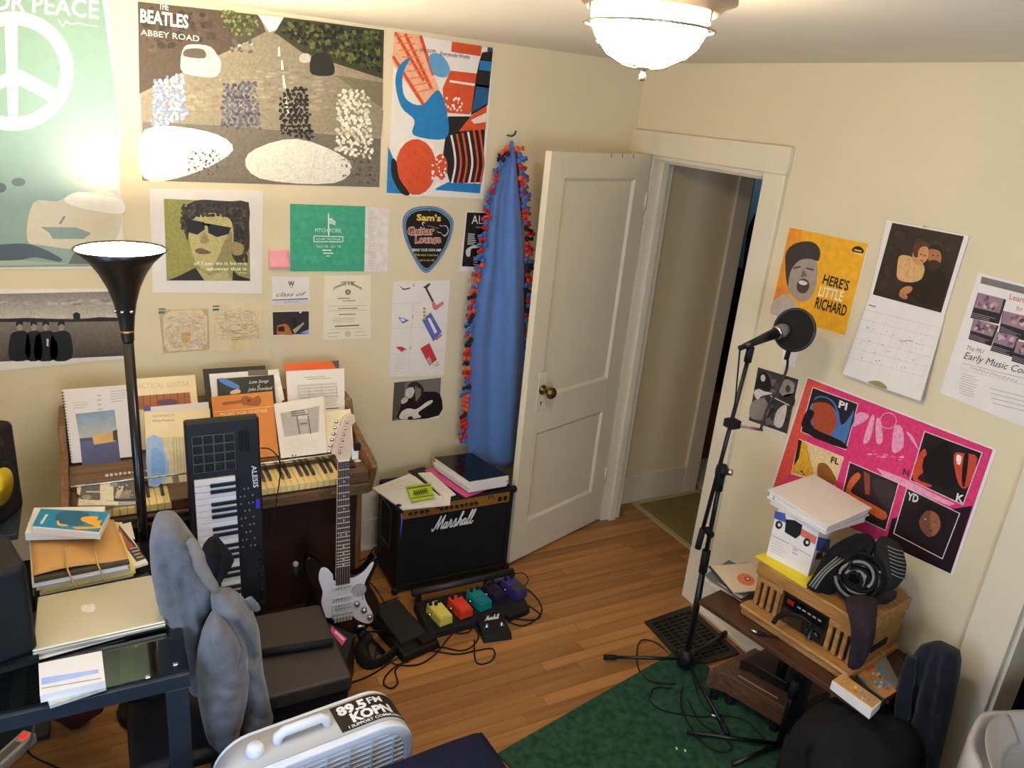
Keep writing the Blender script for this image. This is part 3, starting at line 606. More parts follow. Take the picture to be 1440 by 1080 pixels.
# diploma
po = sheet('diploma', 'cream diploma with blackletter heading, right of the greeting card', 'diploma', BW, C((456, 388), (522, 387), (521, 475), (454, 478)), mat('diploma_paper', (236, 226, 198), .7, var=.02, scale=20))
p = Print(BW, 375, 380, 9.29); G = (110, 102, 88)
vs_, fs_ = text_mesh('University of Missouri', .02)
p.raw([(866+x*386-y*((x-.5)*30), 262-70*math.sin(math.pi*x)-y*46) for x, y in vs_], fs_, (84, 76, 64), 2)
p.ell(1062, 286, 36, 36, (96, 88, 74), 2).ell(1062, 286, 24, 24, (180, 170, 146), 3)
p.line(C((975, 155), (1155, 152)), 9, G, 2); p.lines((925, 368), (1195, 364), (995, 400), 2, 9, G, 2, .4)
for y in (470, 530): p.line(C((806, y), (1300, y-10)), 4, (150, 142, 122), 2)
p.line(C((930, 502), (1185, 496)), 11, G, 2).line(C((945, 578), (1160, 573)), 11, G, 2).lines((850, 630), (1260, 622), (840, 675), 3, 5, (170, 160, 138), 2).line(C((890, 734), (1210, 718)), 14, (80, 74, 62), 2).line(C((830, 772), (1250, 758)), 4, (170, 160, 138), 2)
for a_, b_ in (((806, 824), (960, 812)), ((806, 872), (930, 862)), ((1150, 805), (1300, 798)), ((1145, 855), (1300, 848))): p.line(C(a_, b_), 5, (150, 142, 124), 2)
p.ell(1062, 832, 40, 42, (206, 196, 168), 1)
p.build(po)
# assembly diagram
po = sheet('diagram_sheet', 'creased white sheet with coloured assembly diagrams and numbers', 'paper', BW, C((553, 396), (633, 394), (624, 528), (547, 530)), M_paper)
p = Print(BW, 540, 385, 5.02); BL2, RD2 = (92, 108, 178), (196, 60, 58)
p.poly(C((104, 78), (140, 106), (184, 96), (182, 106), (136, 116)), (60, 56, 54), 1).text('5', (205, 90), (216, 90), (205, 70), (60, 56, 56), 1).text('2', (196, 312), (208, 312), (196, 290), (60, 56, 56), 1).text('0', (182, 534), (192, 534), (182, 510), (60, 56, 56), 1)
p.poly(C((98, 306), (140, 314), (178, 330), (132, 352)), BL2, 1).poly(C((112, 315), (138, 318), (152, 330), (130, 338)), (230, 226, 226), 2).poly(C((84, 516), (124, 514), (160, 532), (122, 552)), RD2, 1)
p.poly(C((288, 100), (302, 94), (354, 196), (338, 200)), (80, 70, 52), 1).poly(C((274, 96), (320, 66), (330, 72), (300, 106)), (70, 64, 60), 1).poly(C((336, 205), (352, 196), (372, 222), (416, 192), (424, 214), (366, 258), (348, 250)), (208, 120, 116), 1)
p.poly(C((268, 326), (330, 272), (408, 410), (348, 478)), BL2, 1).poly(C((308, 316), (324, 310), (376, 412), (358, 424)), (232, 228, 226), 2).poly(C((354, 462), (402, 424), (412, 434), (372, 470)), (206, 108, 84), 2)
for i in range(4): p.ell(285, 246+i*24, 11, 9, (190, 160, 60), 2)
p.poly(C((256, 528), (320, 488), (374, 606), (320, 650)), RD2, 1).poly(C((300, 600), (322, 585), (340, 628), (318, 645)), (214, 150, 150), 2).scatter(C((340, 640), (380, 610), (398, 640), (360, 672)), 30, 3, 6, [(150, 146, 146), (90, 88, 88), (210, 206, 206)], 2)
for a_, b_ in (((62, 212), (262, 204)), ((58, 388), (300, 372)), ((50, 572), (430, 540)), ((204, 210), (170, 710))): p.line(C(a_, b_), 2.2, (204, 198, 192), .5)
p.lines((75, 590), (160, 584), (62, 705), 8, 2, (200, 196, 196), 1)
p.build(po)
# black and white guitarist photo
po = sheet('guitarist_photo', 'black and white photo of a seated long-haired guitarist, below the diagram sheet', 'photo', BW, C((555, 538), (621, 530), (617, 588), (551, 593)), M_paper)
p = Print(BW, 540, 385, 5.02)
p.poly(C((72, 768), (404, 732), (388, 1000), (56, 1040)), (120, 112, 106), 0).poly(C((72, 768), (150, 760), (130, 1000), (58, 1036)), (84, 78, 74), .5)
p.poly(C((150, 870), (230, 840), (300, 832), (396, 850), (388, 1000), (110, 1030), (110, 960)), (26, 22, 22), 1, 3).poly(C((165, 800), (205, 762), (250, 772), (282, 820), (262, 880), (225, 920), (200, 860)), (46, 38, 36), 1.5, 3)
p.poly(C((160, 815), (200, 800), (215, 830), (196, 872), (160, 880), (150, 850)), (206, 196, 188), 2, 3).poly(C((122, 890), (160, 868), (168, 896), (130, 920)), (206, 196, 188), 2, 3)
for i in range(5): p.line(C((222+i*9, 790+i*6), (228+i*7, 900-i*10)), 4, (160, 148, 138), 2.5)
p.poly(C((116, 1026), (124, 975), (170, 950), (230, 955), (300, 905), (340, 892), (334, 915), (240, 980), (260, 1014)), (224, 214, 206), 3, 3).ell(186, 1018, 20, 12, (40, 34, 32), 4)
p.build(po, ink=INKP)
# ================================================================== PRINTS ON THE RIGHT WALL
po = sheet('album_poster', 'yellow-orange record poster with a grey pompadour portrait and bold lettering', 'poster', RW, C((1112, 319), (1221, 349), (1187, 472), (1082, 440)), M_paper)
p = Print(RW, 1060, 290, 3.789)
p.poly(C((192, 113), (608, 200), (484, 688), (86, 570)), (240, 176, 40), 0).poly(C((192, 113), (260, 127), (190, 470), (108, 500)), (238, 150, 44), .5)
p.poly(C((128, 425), (180, 470), (300, 640), (86, 570)), (236, 130, 52), .7)
p.poly(C((88, 566), (110, 500), (180, 470), (240, 540), (262, 560), (250, 610), (150, 590)), (188, 176, 164), 1.5, 3)
p.poly(C((180, 330), (230, 270), (320, 270), (340, 330), (330, 430), (290, 500), (230, 500), (180, 430)), (164, 150, 138), 2, 4).poly(C((168, 330), (175, 240), (230, 195), (310, 190), (352, 230), (345, 290), (300, 280), (240, 290), (195, 350), (180, 430)), (62, 56, 54), 3, 3)
p.ell(262, 425, 34, 40, (84, 60, 54), 4, .2).ell(262, 408, 24, 12, (226, 216, 204), 5, .2).line(C((212, 330), (250, 322)), 8, (60, 50, 46), 4).line(C((280, 330), (320, 340)), 8, (60, 50, 46), 4).poly(C((262, 335), (285, 372), (250, 378)), (122, 106, 96), 4)
p.text("HERE'S", (364, 412), (500, 450), (378, 362), (30, 24, 26), 5, off=.02).text('LITTLE', (342, 476), (470, 508), (356, 424), (244, 232, 200), 5, off=.02).text('RICHARD', (322, 540), (488, 586), (336, 484), (30, 24, 26), 5, off=.02)
p.poly(C((524, 240), (534, 218), (562, 214), (584, 232), (580, 250)), (40, 30, 26), 4, 3).line(C((536, 232), (574, 240)), 8, (240, 200, 90), 5).line(C((534, 248), (576, 258)), 5, (240, 226, 190), 5)
p.build(po, ink=INKG)
# wall calendar: two leaves, the lower one standing off the wall
cal = thing('wall_calendar', 'white wall calendar with a dark painting above and a month grid below', 'calendar', XP(1290, 330, -.004))
CT = C((1247, 309), (1363, 331), (1327, 447), (1222, 420)); CP = Plane((-.006, 0, 0), (-1, 0, 0))
u = sheet('upper_leaf', None, None, CP, CT, M_paper, th=.004, parent=cal)
p = Print(CP, 1060, 290, 3.789); p.poly(C((738, 88), (1120, 160), (998, 568), (634, 470)), (50, 38, 30), 0)
p.scatter(C((740, 95), (1110, 165), (990, 560), (640, 465)), 60, 14, 44, [(54, 42, 32), (46, 34, 26), (62, 48, 36)], .2)
p.poly(C((775, 268), (815, 262), (860, 280), (908, 318), (902, 372), (880, 396), (830, 406), (768, 388), (764, 330)), (212, 168, 114), 2, 3).poly(C((850, 240), (890, 250), (900, 320), (850, 300)), (198, 148, 98), 2.3, 3)
p.ell(897, 258, 36, 50, (204, 148, 100), 2.6, .35).poly(C((852, 262), (850, 214), (880, 190), (925, 196), (942, 220), (905, 214), (880, 232), (872, 272)), (92, 50, 30), 3, 3)
p.ell(964, 268, 36, 54, (172, 114, 72), 2.9, -.1).poly(C((930, 226), (950, 206), (985, 208), (1004, 236), (1004, 280), (990, 240), (955, 228)), (40, 28, 22), 3.3, 3).poly(C((930, 296), (958, 286), (990, 300), (984, 336), (950, 344), (930, 322)), (66, 42, 30), 3.3, 3)
p.ell(890, 256, 8, 3, (90, 56, 40), 3.4, .3).ell(912, 264, 6, 3, (90, 56, 40), 3.4, .3).ell(956, 262, 7, 3, (60, 36, 28), 3.6).ell(980, 264, 6, 3, (60, 36, 28), 3.6).ell(895, 290, 10, 4, (150, 72, 56), 3.4, .3)
p.ell(812, 448, 36, 20, (188, 128, 82), 2, -.4).ell(796, 478, 26, 14, (180, 118, 74), 2.3, .5).poly(C((908, 330), (990, 340), (1030, 400), (980, 540), (860, 500), (840, 420)), (36, 27, 22), 1.6, 3)
p.build(u, 'picture', INKP)
LP_ = Plane(XP(1222, 420, -.004), Vector((-1, 0, 0)))
c1, c2 = XP(1222, 420, -.005), XP(1328, 447, -.005); c3, c4 = XP(1294, 564, -.03), XP(1185, 526, -.03)
LPn = (c2-c1).cross(c4-c1); LPn = LPn if LPn.x < 0 else -LPn; LPl = Plane(c1, LPn)
lw = sheet('lower_leaf', None, None, LPl, C((1222, 420), (1328, 447), (1294, 564), (1185, 526)), M_paper, th=.004, parent=cal)
p = Print(LPl, 1060, 290, 3.789); GR = (176, 168, 162)
for i in range(6):
    t = i/6; p.line(C((598-118*t-8, 560+300*t-10), (1000-118*t, 660+310*t-10)), 1.6, (196, 190, 184), 1)
for i in range(8):
    t = i/7; p.line(C((606+390*t, 545+100*t), (490+390*t, 862+106*t)), 1.2, (204, 198, 192), 1)
p.line(C((612, 526), (650, 536)), 6, (120, 112, 110), 1); p.scatter(C((570, 620), (960, 700), (880, 880), (520, 820)), 26, 2, 5, [(130, 124, 124), (160, 154, 150)], 2).line(C((775, 715), (800, 722), (815, 716), (848, 718)), 3, (120, 112, 120), 2)
p.build(lw, 'month_grid')
p = Print(LPl, 1060, 290, 3.789); p.poly(C((612, 940), (620, 932), (660, 930), (696, 948), (708, 975)), (146, 142, 84), 1, 2); p.build(lw, 'thumb_cut')
B().cyl(CP.at(1302, 319), CP.at(1302, 319)+Vector((-.012, 0, 0)), .003, n=8).build('hanging_nail', M_chrome, cal)
# concert bill
po = sheet('music_bill', 'white music concert bill with photo panels and handwritten title, at the right edge', 'poster', RW, C((1376, 383), (1482, 411), (1450, 605), (1321, 552)), M_paper)
p = Print(RW, 1350, 375, 4.8)
p.poly(C((146, 66), (640, 190), (634, 235), (138, 112)), (120, 114, 112), 1).text("Learn", (332, 220), (440, 246), (340, 180), (204, 84, 84), 3).text("for", (378, 295), (420, 305), (386, 260), (204, 110, 104), 3)
for q_ in (C((122, 174), (312, 222), (262, 388), (70, 345)), C((290, 298), (480, 344), (430, 500), (262, 440)), C((92, 352), (262, 400), (210, 536), (56, 488)), C((250, 440), (400, 480), (352, 610), (204, 566)), C((380, 500), (560, 545), (520, 690), (346, 636))):
    p.poly(q_, (44, 36, 42), 2); cx = sum(a[0] for a in q_)/4; cy = sum(a[1] for a in q_)/4
    ii = [(cx+(a[0]-cx)*.9-3, cy+(a[1]-cy)*.9-10) for a in q_]
    t_ = [ii[0], ii[1], ((ii[1][0]*.35+ii[2][0]*.65), (ii[1][1]*.35+ii[2][1]*.65)), ((ii[0][0]*.35+ii[3][0]*.65), (ii[0][1]*.35+ii[3][1]*.65))]
    p.poly(t_, (150, 124, 136), 3); p.scatter(t_, 16, 10, 26, [(206, 176, 170), (120, 90, 110), (84, 64, 84), (190, 150, 130)], 3.3)
    p.lines((q_[3][0]+10, q_[3][1]-34), (q_[2][0]-10, q_[2][1]-34), (q_[3][0]+4, q_[3][1]-12), 3, 4, (150, 140, 140), 4)
p.text('The MU', (44, 560), (160, 590), (50, 530), (130, 124, 130), 3, shear=.3).text('Early Music Consort', (22, 618), (560, 760), (36, 572), (74, 68, 74), 3, shear=.25)
p.line(C((18, 652), (600, 795)), 3, (190, 140, 140), 3).line([(64+i*14, 680+i*4.1+(-1)**i*(5+i*7%6)) for i in range(24)], 3, (180, 130, 130), 3).line(C((0, 688), (560, 830)), 2, (190, 170, 166), 3)
p.lines((10, 720), (130, 756), (-8, 850), 9, 4, (186, 180, 180), 3).lines((200, 820), (520, 900), (220, 920), 4, 5, (180, 176, 180), 3)
p.build(po)
# pink band poster with photo panels
Q = C((1135, 529), (1402, 632), (1340, 809), (1082, 692))
po = sheet('panel_poster', 'pink poster with dark photo panels and white capital letters, above the side table', 'poster', RW, Q, M_paper)
p = Print(RW, 1090, 520, 4.5); PK = (220, 58, 116)
p.poly(C((208, 52), (1378, 506), (1110, 1290), (-20, 770)), PK, 0).poly(C((208, 52), (330, 100), (120, 640), (-20, 770)), (226, 84, 72), .5).poly(C((1250, 860), (1110, 1290), (700, 1100), (740, 940)), (34, 22, 30), .6).poly(C((440, 560), (240, 1000), (100, 900), (-10, 750)), (222, 78, 76), .4)
def pan(q_, c, l=2):
    p.poly(q_, (232, 206, 206), l); cx = sum(a[0] for a in q_)/4; cy = sum(a[1] for a in q_)/4
    ii = [(cx+(a[0]-cx)*.965, cy+(a[1]-cy)*.965) for a in q_]; p.poly(ii, c, l+.5); return ii
q1 = pan(C((236, 108), (528, 214), (448, 510), (160, 392)), (36, 32, 42)); p.poly(C((240, 200), (280, 165), (360, 190), (400, 260), (420, 350), (470, 300), (500, 260), (440, 480), (400, 460), (210, 330)), (74, 118, 176), 3, 3).poly(C((236, 230), (290, 190), (360, 230), (390, 330), (340, 420), (250, 390)), (172, 76, 46), 3.4, 3).poly(C((200, 260), (250, 270), (230, 360), (420, 450), (440, 500), (180, 390)), (34, 26, 28), 3.7, 3).poly(C((215, 220), (280, 175), (350, 195), (390, 260), (340, 215), (270, 205)), (44, 34, 36), 3.9, 3)
q2 = pan(C((150, 435), (436, 552), (380, 740), (100, 660)), (230, 200, 150)); p.poly(C((150, 440), (200, 470), (250, 690), (106, 650)), (226, 170, 50), 3).poly(C((148, 440), (170, 450), (150, 560), (118, 610)), (50, 34, 26), 3.3).poly(C((270, 600), (330, 600), (390, 700), (370, 730), (280, 700)), (150, 92, 40), 3.3, 3).scatter(C((120, 590), (200, 600), (200, 680), (110, 660)), 12, 5, 14, [(60, 40, 30), (190, 130, 50)], 3.5)
q3 = pan(C((470, 580), (786, 716), (700, 1020), (400, 880)), (46, 32, 34)); p.poly(C((470, 700), (520, 650), (540, 680), (480, 760), (520, 800), (700, 900), (680, 950), (560, 880), (450, 800)), (206, 100, 50), 3, 3).poly(C((560, 640), (600, 660), (600, 790), (570, 790)), (140, 70, 50), 3).poly(C((620, 690), (760, 740), (720, 880), (640, 800)), (60, 50, 54), 3.1, 3)
q4_ = pan(C((944, 386), (1314, 524), (1190, 858), (850, 700)), (34, 24, 26)); p.poly(C((1060, 460), (1100, 480), (1110, 560), (1140, 650), (1120, 760), (960, 700), (940, 560)), (16, 12, 14), 3.6, 3).poly(C((900, 560), (950, 500), (960, 620), (900, 690), (990, 730), (960, 740), (870, 690)), (206, 74, 52), 3, 3).poly(C((1130, 540), (1200, 530), (1280, 560), (1220, 740), (1160, 720)), (200, 74, 50), 3, 3).poly(C((1150, 540), (1180, 550), (1170, 600), (1150, 590)), (248, 232, 220), 3.4, 3).poly(C((1195, 540), (1225, 540), (1200, 740), (1180, 700)), (24, 16, 16), 3.6, 2)
q5 = pan(C((832, 744), (1172, 908), (1060, 1200), (746, 1036)), (34, 26, 28)); p.poly(C((940, 900), (1000, 880), (1040, 940), (1040, 1010), (980, 1060), (930, 1020), (910, 960)), (118, 72, 56), 3, 3).ell(950, 945, 8, 4, (206, 190, 170), 3.6).ell(1015, 962, 6, 4, (60, 40, 36), 3.6).poly(C((985, 890), (1040, 940), (1040, 1010), (990, 1050)), (150, 96, 64), 3.3, 3).poly(C((965, 1010), (1000, 1016), (985, 1028)), (90, 44, 44), 3.5).poly(C((900, 860), (1000, 860), (1080, 920), (1060, 1060), (1040, 930), (960, 890), (900, 960)), (26, 18, 20), 3.8, 3)
for a_ in (C((500, 300), (540, 268), (595, 290), (560, 330), (490, 360)), C((605, 300), (630, 305), (600, 440), (556, 460)), C((640, 310), (670, 330), (680, 450), (640, 460)), C((755, 360), (805, 370), (810, 490), (740, 520)), C((830, 395), (870, 420), (915, 520), (900, 500))): p.poly(a_, (238, 160, 190), 2, 3)
p.arc(716, 322, 54, 52, 5, (240, 170, 196), 2.4).scatter(C((540, 480), (860, 540), (840, 600), (560, 560)), 24, 6, 20, [(240, 170, 200), (232, 120, 164)], 2, .3).poly(C((640, 620), (800, 680), (1140, 850), (1100, 862), (700, 690)), (240, 160, 190), 1.8)
for t_, L_, R_, T_, c_ in (('PI', (400, 236), (452, 256), (408, 192), (238, 236, 232)), ('FL', (350, 585), (402, 602), (358, 548), (70, 46, 34)), ('N', (806, 660), (846, 672), (812, 622), (110, 24, 60)), ('K', (1142, 828), (1190, 846), (1152, 780), (238, 232, 226)), ('YD', (832, 820), (902, 842), (842, 772), (230, 224, 220))): p.text(t_, L_, R_, T_, c_, 6, off=.03)
p.build(po, ink=INKP)
# black and white band photo and blank card behind the microphone
po = sheet('band_photo', 'black and white photo of two seated guitarists, behind the microphone stand', 'photo', RW, C((1066, 516), (1124, 534), (1105, 612), (1052, 592)), M_paper)
p = Print(RW, 1000, 420, 6); p.poly(C((396, 578), (738, 682), (640, 1140), (316, 1026)), (60, 56, 54), 0)
p.scatter(C((396, 585), (730, 690), (640, 1130), (320, 1020)), 70, 10, 40, [(48, 44, 42), (84, 78, 74), (110, 104, 98), (36, 32, 32)], .3)
p.poly(C((380, 700), (420, 620), (480, 640), (510, 750), (460, 800), (370, 770)), (26, 24, 24), 2, 3).ell(438, 670, 20, 30, (196, 186, 176), 3).poly(C((360, 790), (400, 760), (445, 780), (520, 800), (430, 820), (390, 850)), (214, 206, 196), 3, 3)
p.poly(C((600, 700), (650, 680), (700, 720), (690, 800), (620, 830), (570, 770)), (150, 140, 130), 2, 3).ell(648, 760, 22, 32, (70, 62, 58), 3).poly(C((560, 850), (690, 800), (700, 900), (600, 960)), (50, 46, 44), 2, 3).poly(C((560, 940), (640, 900), (600, 1080), (530, 1060)), (206, 196, 186), 3, 3).poly(C((340, 880), (440, 840), (490, 930), (440, 1020), (330, 1000)), (140, 132, 124), 2.4, 3).line(C((500, 820), (660, 900)), 10, (206, 198, 188), 3.5)
p.build(po, ink=INKP)
sheet('blank_card', 'small blank white card stuck to the wall behind the pop filter', 'card', RW, C((1102, 487), (1122, 494), (1118, 517), (1099, 511)), M_paper)
# ================================================================== LAMPS
M_glow = mat('lamp_glass_glow', (255, 250, 240), .4, emit=(255, 234, 203), es=CEIL_EMIT)
M_nick = mat('brushed_nickel', (176, 164, 148), .35, metal=.9)
cl = thing('ceiling_light', 'flush ceiling light with glowing glass bowl and metal wire guard', 'light', (-1.412, -1.9, 2.43))
lc = Vector((-1.412, -1.9, -.024))
B().lathe([(.10, 2.4535), (.12, 2.45), (.166, 2.428), (.166, 2.42), (.148, 2.414), (.136, 2.402), (.128, 2.396), (.124, 2.408), (.05, 2.415)], lc, 40).build('base_ring', M_nick, cl, sm=True)
B().lathe([(.118, 2.405), (.119, 2.385), (.114, 2.362), (.101, 2.336), (.078, 2.314), (.047, 2.301), (.01, 2.298)], lc, 40, caps=True).build('glass_bowl', M_glow, cl, sm=True)
b = B(); n_ = 40
b.tube([lc+Vector((.131*math.cos(2*math.pi*i/n_), .131*math.sin(2*math.pi*i/n_), 2.37)) for i in range(n_+1)], .003, 6)
b.build('guard_ring', M_nick, cl, sm=True)
for k in range(3):
    a = k*2.094+.9; d = Vector((math.cos(a), math.sin(a), 0))
    B().tube([lc+d*r+Vector((0, 0, z)) for r, z in ((.134, 2.40), (.131, 2.37), (.117, 2.342), (.088, 2.312), (.047, 2.295), (.01, 2.291))], .002, 6).build('guard_wire', M_nick, cl, sm=True)
B().lathe([(.016, 2.298), (.016, 2.293), (.005, 2.29), (.005, 2.283), (.008, 2.28), (.008, 2.272), (.003, 2.269)], lc, 16).build('finial', M_nick, cl, sm=True)
# torchiere
fl = thing('floor_lamp', 'tall black torchiere floor lamp, lit, standing behind the desk', 'lamp', (-2.362, -.78, 0)); fc = Vector((-2.362, -.78, 0))
B().lathe([(.13, 0), (.13, .015), (.11, .025), (.02, .032)], fc, 32).build('base', M_bmet, fl, sm=True)
B().lathe([(.0155, .03), (.0155, 1.405)], fc, 16).build('pole', mat('black_gloss_metal', (12, 12, 14), .22, spec=.5), fl, sm=True)
prof = [(.018, 1.40), (.019, 1.43), (.024, 1.475), (.032, 1.52), (.045, 1.565), (.066, 1.61), (.09, 1.645), (.127, 1.68)]
B().lathe(prof+[(r-.003, z+.002) for r, z in reversed(prof)], fc, 40, caps=False).build('lamp_shade', mat('bronze_shade', (30, 24, 20), .32, spec=.5), fl, sm=True)
B().lathe([(.0185, 1.425), (.0205, 1.43), (.0185, 1.436)], fc, 20).build('collar', mat('gold_ring', (212, 176, 96), .3, metal=1), fl, sm=True)
for a in (-2.7, -1.9, -1.1): B().ball(fc+Vector((.031*math.cos(a), .031*math.sin(a), 1.497)), .006, 8, 6).build('screw_knob', M_chrome, fl, sm=True)
B().lathe([(.001, 1.672), (.110, 1.672), (.1215, 1.6785), (.12, 1.674), (.106, 1.666), (.001, 1.666)], fc, 32, caps=True).build('bulb_bowl', mat('torch_glow', (255, 250, 240), .4, emit=(255, 236, 204), es=TORCH_EMIT), fl, sm=True)
# ================================================================== ORGAN
M_wal = wood('walnut_veneer', (80, 57, 40), (110, 81, 58), .4, 'x', 1.0)
M_walz = wood('walnut_side', (100, 69, 43), (134, 97, 64), .4, 'z', 1.0)
M_grill = mat('brown_grille_cloth', (50, 31, 22), .9, var=.35, scale=160)
M_ivory = mat('aged_ivory_key', (226, 204, 140), .35); M_ebony = mat('ebony_key', (52, 42, 38), .4)
X0, X1 = -2.60, -1.50
og = thing('electric_organ', 'brown wooden home organ with yellowed keys against the wall', 'organ', ((X0+X1)/2, -.3, 0))
prof = [(-.06, 0), (-.06, .93), (-.265, .93), (-.30, .85), (-.61, .792), (-.628, .775), (-.565, .635), (-.44, .63), (-.44, 0)]
for xa in (X0, X1-.026): B().prism([(xa, y, z) for y, z in prof], (.026, 0, 0)).build('side_panel', M_walz, og, bevel=.004)
x0, x1 = X0+.026, X1-.026
B().box((x0, -.43, .06), (x1, -.41, .63)).build('grille_panel', M_grill, og)
B().box((x0, -.425, 0), (x1, -.40, .06)).build('kick_board', M_wal, og, bevel=.002)
B().box((x0, -.61, .655), (x1, -.08, .70)).build('key_bed', M_wal, og, bevel=.003)
B().box((x0, -.614, .675), (x1, -.6105, .692)).build('chrome_rail', M_chrome, og)
B().box((x0, -.08, .06), (x1, -.062, .92)).build('back_board', M_wal, og)
B().box((x0, -.17, .905), (x1, -.062, .925)).build('top_board', M_wal, og, bevel=.003)
B().prism([(x0, -.445, .765), (x0, -.355, .803), (x0, -.355, .70), (x0, -.445, .70)], (x1-x0, 0, 0)).build('control_panel', M_wal, og, bevel=.002)
B().box((x0, -.355, .70), (x1, -.24, .803)).build('music_ledge', M_wal, og, bevel=.002)
B().prism([(x0, -.267, .803), (x0, -.185, .93), (x0, -.168, .93), (x0, -.25, .803)], (x1-x0, 0, 0)).build('music_rest', M_wal, og)
B().box((x0, -.455, .757), (-1.635, -.444, .772)).build('chrome_strip', M_chrome, og, bevel=.002)
wi = .0238; kx = x0+.03; nw = 0
while kx+wi < -1.635:
    if not (-2.265 < kx+wi/2 < -2.10):
        B().box((kx+.0006, -.60, .708), (kx+wi-.0006, -.445, .735)).build('white_key', M_ivory, og, bevel=.0012)
        if (nw % 7) in (0, 1, 3, 4, 5) and not (-2.295 < kx < -2.10) and kx+2*wi < -1.63:
            c = kx+wi; B().hexa([(c-.006, -.545, .735), (c+.006, -.545, .735), (c+.006, -.446, .735), (c-.006, -.446, .735)], [(c-.0045, -.535, .747), (c+.0045, -.535, .747), (c+.0045, -.446, .747), (c-.0045, -.446, .747)]).build('black_key', M_ebony, og)
    kx += wi; nw += 1
B().box((-1.634, -.60, .70), (x1, -.44, .752)).build('end_block', M_wal, og, bevel=.006)
B().box((x0, -.60, .70), (x0+.029, -.44, .752)).build('end_block', M_wal, og, bevel=.004)
B().box((-2.262, -.60, .70), (-2.105, -.445, .742)).build('divider_block', M_wal, og, bevel=.004)
bd = (Vector((0, .09, .038))).normalized(); bn = Vector((0, -.038, .09)).normalized()
for k in range(30):
    c = Vector((-2.456+k*.0148, -.415, .7777)); B().cyl(c, c+bn*.005, .0055, n=10).build('button', mat('pearl_button', (226, 220, 206), .3), og, sm=True)
B().box((-1.618, -.56, .752), (-1.57, -.50, .758)).cyl((-1.60, -.53, .757), (-1.60, -.53, .765), .012, n=12).build('switch_plate', M_black, og)
# ---- music leaning on the organ's rest
LT = Vector((0, .16, .247)).normalized(); LN = Vector((0, -.247, .16)).normalized()
LT2 = Vector((0, .20, .24)).normalized(); LN2 = Vector((0, -.24, .20)).normalized()
def LPL(d): return Plane(Vector((0, -.352, .806))-LN*d, LN)
def book(name, label, cat, q, d, th, m_, group='music books standing on the organ'):
    if d < 0: pl_ = Plane(Vector((0, -.452, .779))-LN2*(-d-.001), LN2); n_ = LN2; lt_ = LT2; zm = .776
    else: pl_ = LPL(d); n_ = LN; lt_ = LT; zm = .8065
    pts = [pl_.at(*a) for a in q]
    zm += max(0, th*n_.z)
    pts = [x if x.z >= zm else x+lt_*((zm-x.z)/lt_.z) for x in pts]
    o = B().prism([x-n_*th for x in pts], n_*th).build(name, m_, label=label, cat=cat, group=group, origin=sum(pts, Vector())/4)
    return o, pl_
M_bk = mat('book_black_cover', (44, 36, 32), .5)
o, pl_ = book('black_folder', 'thin black folder at the back of the music, behind the white sheets', 'folder', C((285, 519), (373, 514), (385, 640), (300, 650)), .062, .006, M_bk)
o, pl_ = book('sheet_music', 'stack of white sheets behind the dark lute song book', 'sheet music', C((294, 526), (392, 519), (406, 652), (310, 655)), .052, .008, M_paper)
p = Print(pl_, 260, 480, 5.143); p.poly(C((456, 208), (600, 204), (602, 244), (458, 250)), (112, 98, 86), 0).poly(C((640, 230), (680, 228), (720, 420), (690, 440)), (240, 236, 226), 0); p.build(o)
o, pl_ = book('lute_song_book', 'dark song book with blue streak and white script title', 'book', C((305, 533), (385, 527), (396, 652), (317, 656)), .042, .007, mat('dark_cover', (40, 40, 36), .4))
p = Print(pl_, 260, 480, 5.143); p.poly(C((236, 270), (640, 250), (660, 440), (240, 430)), (44, 46, 40), 0).poly(C((240, 275), (290, 268), (390, 320), (380, 345), (300, 320)), (74, 128, 206), 1, 3).poly(C((335, 360), (390, 345), (400, 372), (335, 382)), (222, 196, 164), 1, 3)
p.text('Lute Songs', (465, 306), (605, 296), (467, 284), (232, 228, 214), 2, shear=.25).text('of', (525, 328), (545, 327), (526, 312), (232, 228, 214), 2, shear=.25).text('John Dowland', (455, 360), (630, 348), (457, 336), (232, 228, 214), 2, shear=.25); p.build(o)
o, pl_ = book('guitar_music_book', 'orange guitar music book with a brown guitar drawing', 'book', C((297, 558), (383, 550), (394, 652), (310, 668)), -.022, .008, mat('orange_cover', (206, 128, 58), .5, var=.04, scale=20))
p = Print(pl_, 260, 480, 5.143)
p.poly(C((278, 440), (400, 426), (412, 400), (450, 396), (490, 410), (530, 392), (552, 420), (540, 462), (490, 468), (450, 462), (420, 460), (405, 446), (280, 462)), (150, 84, 44), 1, 2).ell(462, 430, 12, 12, (96, 52, 30), 2)
p.line(C((210, 512), (640, 470)), 4, (238, 196, 150), 1).text('MUSIC FOR GUITAR', (256, 542), (596, 512), (258, 518), (240, 204, 160), 1).line(C((555, 858), (590, 852)), 8, (150, 70, 44), 1); p.build(o)
o, pl_ = book('classical_guitar_book', 'cream guitar method book with reddish-brown picture, behind the lamp pole', 'book', C((186, 533), (274, 527), (288, 655), (199, 664)), .045, .01, M_cream)
p = Print(pl_, 180, 510, 5.685); p.poly(C((40, 270), (494, 236), (506, 340), (45, 380)), (160, 96, 60), 0)
for i in range(7): p.line(C((120+i*55, 262-i*4), (126+i*55, 345)), 6, (110, 60, 38), 1)
p.poly(C((245, 300), (370, 290), (385, 330), (250, 335)), (92, 70, 90), 2, 3).text('PRACTICAL GUITAR', (20, 210), (494, 190), (18, 168), (206, 184, 160), 1); p.build(o)
o, pl_ = book('pale_booklet', 'pale lavender booklet standing just behind the cream score', 'booklet', C((203, 573), (293, 565), (302, 655), (215, 664)), -.020, .006, mat('lavender_paper', (214, 208, 212), .6))
